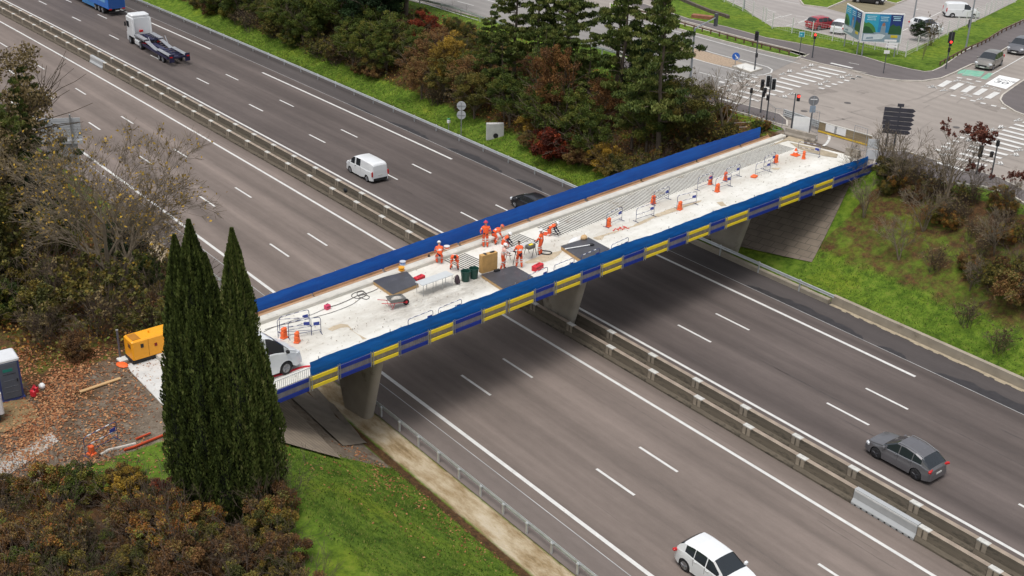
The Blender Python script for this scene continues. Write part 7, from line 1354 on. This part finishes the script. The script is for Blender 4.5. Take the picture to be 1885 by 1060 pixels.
# mast arm signal rising behind the tall pine
p = at(1271, 142, PZ + .15); r = thing('signal_gantry', 'grey mast with a long arm holding a signal beside the tall pine', 'traffic light', (p.x, p.y, PZ + .15), 0); dv = at(990 / 5.544 + 1140, 175 / 5.547, PZ + 5.5) - at(745 / 5.544 + 1140, 268 / 5.547, PZ + 4.6)
top = Vector((0, 0, 4.9)); q = at(990 / 5.544 + 1140, 175 / 5.547, PZ + 5.6) - Vector((p.x, p.y, PZ + .15)); MB().cyl((0, 0, 0), top, .12, .09, 10).build('mast', LMET, r); MB().cyl(top, q, .08, .05, 8).build('arm', LMET, r); h = MB().bb(tuple(q + Vector((0, 0, -.25))), (.34, .34, 1.3), .05).build('signal_head', MET, r)
# blue round sign, small teal square sign, white direction plates
p = at(1353, 120, PZ + .1); r = thing('keep_right_sign', 'round blue arrow sign at the end of the gravel island', 'road sign', (p.x, p.y, PZ + .1), R(52)); MB().cyl((0, 0, 0), (0, 0, .9), .04, n=8).build('post', LMET, r); MB().cyl((0, -.02, .95), (0, .02, .95), .40, n=20).build('disc', mat('sign_blue', (.02, .12, .48), .4), r); d = MB(); d.box((.02, -.03, .97), (.09, .01, .42), M=Matrix.Rotation(R(-40), 3, 'Y')); d.build('arrow', WHT, r)
d = MB(); d.add([(.02, -.032, .72), (.26, -.032, .72), (.22, -.032, .96)], [(0, 1, 2)]); d.build('arrow', WHT, r)
p = at(1471, 103, PZ + .15); r = thing('square_sign', 'small square blue green sign on a post left of the billboards', 'road sign', (p.x, p.y, PZ + .15), R(52)); MB().cyl((0, 0, 0), (0, 0, 2.1), .04, n=8).build('post', MET, r); MB().box((0, 0, 2.35), (.62, .03, .58)).build('white_edge', WHT, r); MB().box((0, -.022, 2.35), (.54, .015, .50)).build('face', mat('sign_teal2', (.01, .30, .38), .4, .3, 6), r); MB().box((-.06, -.034, 2.33), (.20, .01, .14)).build('symbol', mat('symbol_pale', (.35, .65, .7)), r)
p = at(1626, 135, PZ + .15); r = thing('fingerpost', 'post with four white direction plates in front of the right billboard', 'road sign', (p.x, p.y, PZ + .15), R(52)); MB().cyl((0, 0, 0), (0, 0, 3.5), .045, n=8).build('post', MET, r)
for dx, z, w in ((.18, 3.42, 1.25), (.42, 3.10, 1.2), (.36, 2.82, 1.2), (0, 2.25, .58)): MB().bb((dx, -.05, z), (w, .03, .20 if w > 1 else .34), .008).build('direction_plate', WHT, r)
# billboards: two boards meeting at an angle, generic tourism style picture
def billboard(label, tl, tr, br, bl, posts, base_z, words):
    """corner pixels taken at the board's own plane, which stands over its two feet"""
    A, B = at(*posts[0], PZ + .15), at(*posts[1], PZ + .15); ang = math.atan2((B - A).y, (B - A).x); r = thing('billboard', label, 'billboard', (A.x, A.y, PZ + .15), ang); w = (B - A).length; z0, z1 = base_z
    MB().bb((w / 2, 0, (z0 + z1) / 2), (w, .14, z1 - z0), .02).build('frame', WHT, r); m = MB(); y = -.078; iw = w - .24; ih = z1 - z0 - .24; x0 = .12; zb = z0 + .12; cols = ['bb_cyan', 'bb_blue', 'bb_navy', 'bb_green', 'bb_dkgreen', 'bb_white', 'bb_grey', 'bb_yellow', 'bb_skin']; cs = [(.03, .34, .50), (.02, .22, .46), (.012, .035, .17), (.06, .22, .05), (.02, .09, .03), (.62, .68, .70), (.25, .33, .38), (.62, .48, .03), (.35, .16, .10)]; ms = [mat(c, k, .45, .12, 1.5) for c, k in zip(cols, cs)]
    def rc(a, b, c, d_, k, lay=0): m.mi(k).quad((x0 + a * iw, y - lay * .004, zb + c * ih), (x0 + b * iw, y - lay * .004, zb + c * ih), (x0 + b * iw, y - lay * .004, zb + d_ * ih), (x0 + a * iw, y - lay * .004, zb + d_ * ih))
    def pg(pts, k, lay): m.mi(k).add([(x0 + a * iw, y - lay * .004, zb + b * ih) for a, b in pts], [tuple(range(len(pts)))])
    rc(0, .38, .34, 1, 0); rc(.38, .68, .34, 1, 1); rc(.68, 1, .34, 1, 2); rc(0, 1, 0, .34, 6); pg([(0, .34), (.34, .34), (.30, .50), (.22, .62), (.12, .70), (.05, .66), (0, .72)], 3, 1); pg([(0, .3), (.3, .3), (.16, .52), (.05, .56), (0, .5)], 4, 2); pg([(.66, .28), (1, .28), (1, .50), (.93, .62), (.84, .58), (.76, .66), (.68, .55)], 4, 1); pg([(.03, .04), (.52, .10), (.60, .24), (.48, .30), (.30, .26), (.04, .27)], 5, 3); pg([(.1, .08), (.3, .11), (.28, .17), (.12, .15)], 6, 4); rc(.74, .92, .16, .26, 7, 3); pg([(.45, .28), (.58, .28), (.58, .56), (.55, .64), (.49, .64), (.46, .56)], 6, 3); pg([(.48, .58), (.55, .58), (.56, .66), (.52, .71), (.48, .66)], 8, 4)
    m.build('picture', ms, r)
    for (cx, cz, wd) in words:
        for k, f in enumerate((1.0, .8, .9)): MB().box((x0 + cx * iw, y - .012, zb + (cz - k * .065) * ih), (wd * iw * f, .006, .028 * ih)).build('text_line', mat('bb_text', (.42, .68, .76), .5), r)
    for x in (.10 * w, .9 * w): MB().cyl((x, .12, -.15), (x, .12, z1 - .2), .07, n=8).build('post', LMET, r)
    return r
billboard('right billboard of the pair, facing the junction with a blue landscape picture', None, None, None, None, [(1579, 103), (1653, 106)], (1.55, 4.75), [(.18, .92, .26), (.52, .90, .22), (.84, .93, .22)])
billboard('left billboard of the pair, turned sideways with the same blue picture', None, None, None, None, [(1549, 84), (1578, 102)], (1.55, 4.75), [(.18, .92, .26), (.52, .90, .22), (.84, .93, .22)])
# white fences, wooden rails
def panel_fence(label, pts, hh, z=PZ + .19, step=2.5, name='white_fence', dens=.30, mm=None):
    P3 = [at(x, y, z) for x, y in pts]; r = thing(name, label, 'fence', tuple(P3[0])); FW = mm or mat('fence_white', (.66, .66, .62), .5, .06, 3); me = MB().box((0, 0, hh / 2), (.09, .09, hh)).mesh('post', FW); d = MB(); o = P3[0]
    for a, b in zip(P3, P3[1:]):
        L_ = (b - a).length; n = max(1, round(L_ / step)); dd = (b - a) / n; ang = math.atan2(dd.y, dd.x)
        for i in range(n + 1 if b == P3[-1] else n): p = a + dd * i - o; link(bpy.data.objects.new('post', me), r, p, ang)
        for i in range(n):
            p = a + dd * i - o; k = int(dd.length / dens)
            for zz in np.arange(.15, hh - .02, .26): d.box(tuple(p + dd / 2 + Vector((0, 0, zz))), (dd.length - .1, .010, .014), rz=ang)
            for j in range(1, k): d.box(tuple(p + dd * j / k + Vector((0, 0, hh / 2))), (.008, .008, hh - .1), rz=ang)
    d.build('wire_panel', FW, r); return r
panel_fence('white welded fence from the top of the grass bank to the corner by the billboards', TF((900, -60), (1160, 60), (1360, 165), (1460, 220)) + TF((1490, 238), (1560, 290), (1760, 338)) + TE((300, 338), (470, 370), (650, 410), (835, 450), (905, 470)), 1.85); panel_fence('white welded fence running from the billboard corner to the upper right', TE((905, 470), (1000, 420), (1090, 375), (1180, 320), (1250, 290), (1330, 250), (1400, 215), (1480, 180), (1560, 140), (1640, 95), (1700, 60), (1810, 20)), 1.75, step=2.6)
def wood_rail(label, pts, z=PZ + .17, step=1.6, hh=.5):
    P3 = [at(x, y, z) for x, y in pts]; r = thing('wooden_rail', label, 'fence', tuple(P3[0])); WB_ = mat('brown_timber', (.13, .075, .045), .9, .2, 4); o = P3[0]; me = MB().bb((0, 0, hh / 2), (.13, .13, hh + .04), .015).mesh('post', WB_); d = MB()
    for a, b in zip(P3, P3[1:]):
        n = max(1, round((b - a).length / step)); dd = (b - a) / n; ang = math.atan2(dd.y, dd.x)
        for i in range(n + 1 if b == P3[-1] else n): link(bpy.data.objects.new('post', me), r, a + dd * i - o, ang)
    for a, b in zip(P3, P3[1:]): dd = b - a; MB().box(tuple((a + b) / 2 - o + Vector((0, 0, hh - .08))), (dd.length, .09, .12), rz=math.atan2(dd.y, dd.x)).build('rail', WB_, r)
wood_rail('low brown wooden rail on the verge of the side road', TF((40, 100), (400, 195)) + TF((760, 300), (1020, 370), (1185, 420), (1360, 465), (1540, 510), (1730, 560))); wood_rail('low wooden rail beside the path at the right edge above the silver cars', TE((1190, 540), (1300, 480), (1400, 425), (1500, 385), (1600, 335), (1700, 270), (1885, 185)), hh=.45)
# stone edged bench recess by the path
p = at(1290, 34, PZ + .17); r = thing('retaining_edge', 'dark low retaining wall with a rusty bench beside the far path', 'low wall', (p.x, p.y, PZ + .1)); q = [at(x, y, PZ + .17) - p for x, y in TF((600, -10), (780, 70), (930, 130), (1100, 180), (1110, 190))]; d = MB(); d.profile([(-.18, 0), (-.18, .45), (.18, .45), (.18, 0), (-.18, 0)], [(v.x, v.y, 0) for v in q]); d.build('wall', mat('dark_stone', (.11, .085, .07), .9, .2, 3), r); q = at(*TF((850, 175))[0], PZ + .3) - p; MB().box((q.x, q.y, .25), (2.6, .9, .4), rz=hdg(*TF((780, 165), (950, 185)))).build('bench_top', mat('rusty', (.27, .11, .06), .8, .2, 3), r)
# lamp posts, bush
def lamp(label, base, hh, z=PZ + .19): p = at(*base, z); r = thing('lamp_post', label, 'lamp post', (p.x, p.y, z), R(232)); MB().cyl((0, 0, 0), (0, 0, hh), .10, .06, 10).build('pole', LMET, r); MB().cyl((0, 0, 0), (0, 0, .5), .13, n=10).build('base', LMET, r); MB().cyl((0, 0, hh - .1), (1.1, 0, hh + .2), .04, n=6).build('arm', LMET, r); MB().bb((1.4, 0, hh + .2), (.7, .26, .10), .03).build('lamp_head', LMET, r); return r
lr = lamp('tall grey lamp post on the grass bank beside the wooden rail', (1777, 93), 9.0); MB().bb((0, -.2, 3.0), (.3, .25, .9), .04).build('signal_box', MET, lr); lamp('thin lamp post in the car park left of the white car', (1680, 44), 7.0, PZ + .06); lamp('thin lamp post in the car park behind the white fence at the top', (1369, 18), 6.5, PZ + .06)
p = at(1692, 72, PZ + .19); grow('dark', 2, 8, 'round_bush', 'round dark green bush at the corner of the white fence', 'bush', p.x, p.y, 2.5, 0, None, PZ - .2, 1.5); p = at(1713, 84, PZ + .19); grow('drybush', 0, 2.6, 'young_tree', 'thin young tree climbing at the outside of the fence corner', 'tree', p.x, p.y, 2.6, 0, None, PZ + .1, .5); p = at(1698, 110, PZ + .19); grow('bare', 0, 5, 'young_tree', 'thin staked young tree alone on the grass corner', 'tree', p.x, p.y, 2.4, 0, None, PZ + .1, .3)
# rail on the far side road seen through the trees and the motorway litter
pts = [at(x, y, PZ + .1) for x, y in ((600, -60), (760, 3), (830, 20), (890, 40), (960, 62), (1060, 84), (1150, 110))]; guardrail('dark guardrail along the side road above the wooded bank', [(p.x, p.y, PZ + .05) for p in pts], -1, 4.0)
# small dark debris on the median wall
p = at(636, 352, .86); r = thing('debris', 'black rag hanging on the median wall behind the white passenger van', 'debris', (p.x, p.y, .87)); MB().ball((0, 0, .08), .25, 8, 5, (1, .6, .9)).build('rag', BLK, r)
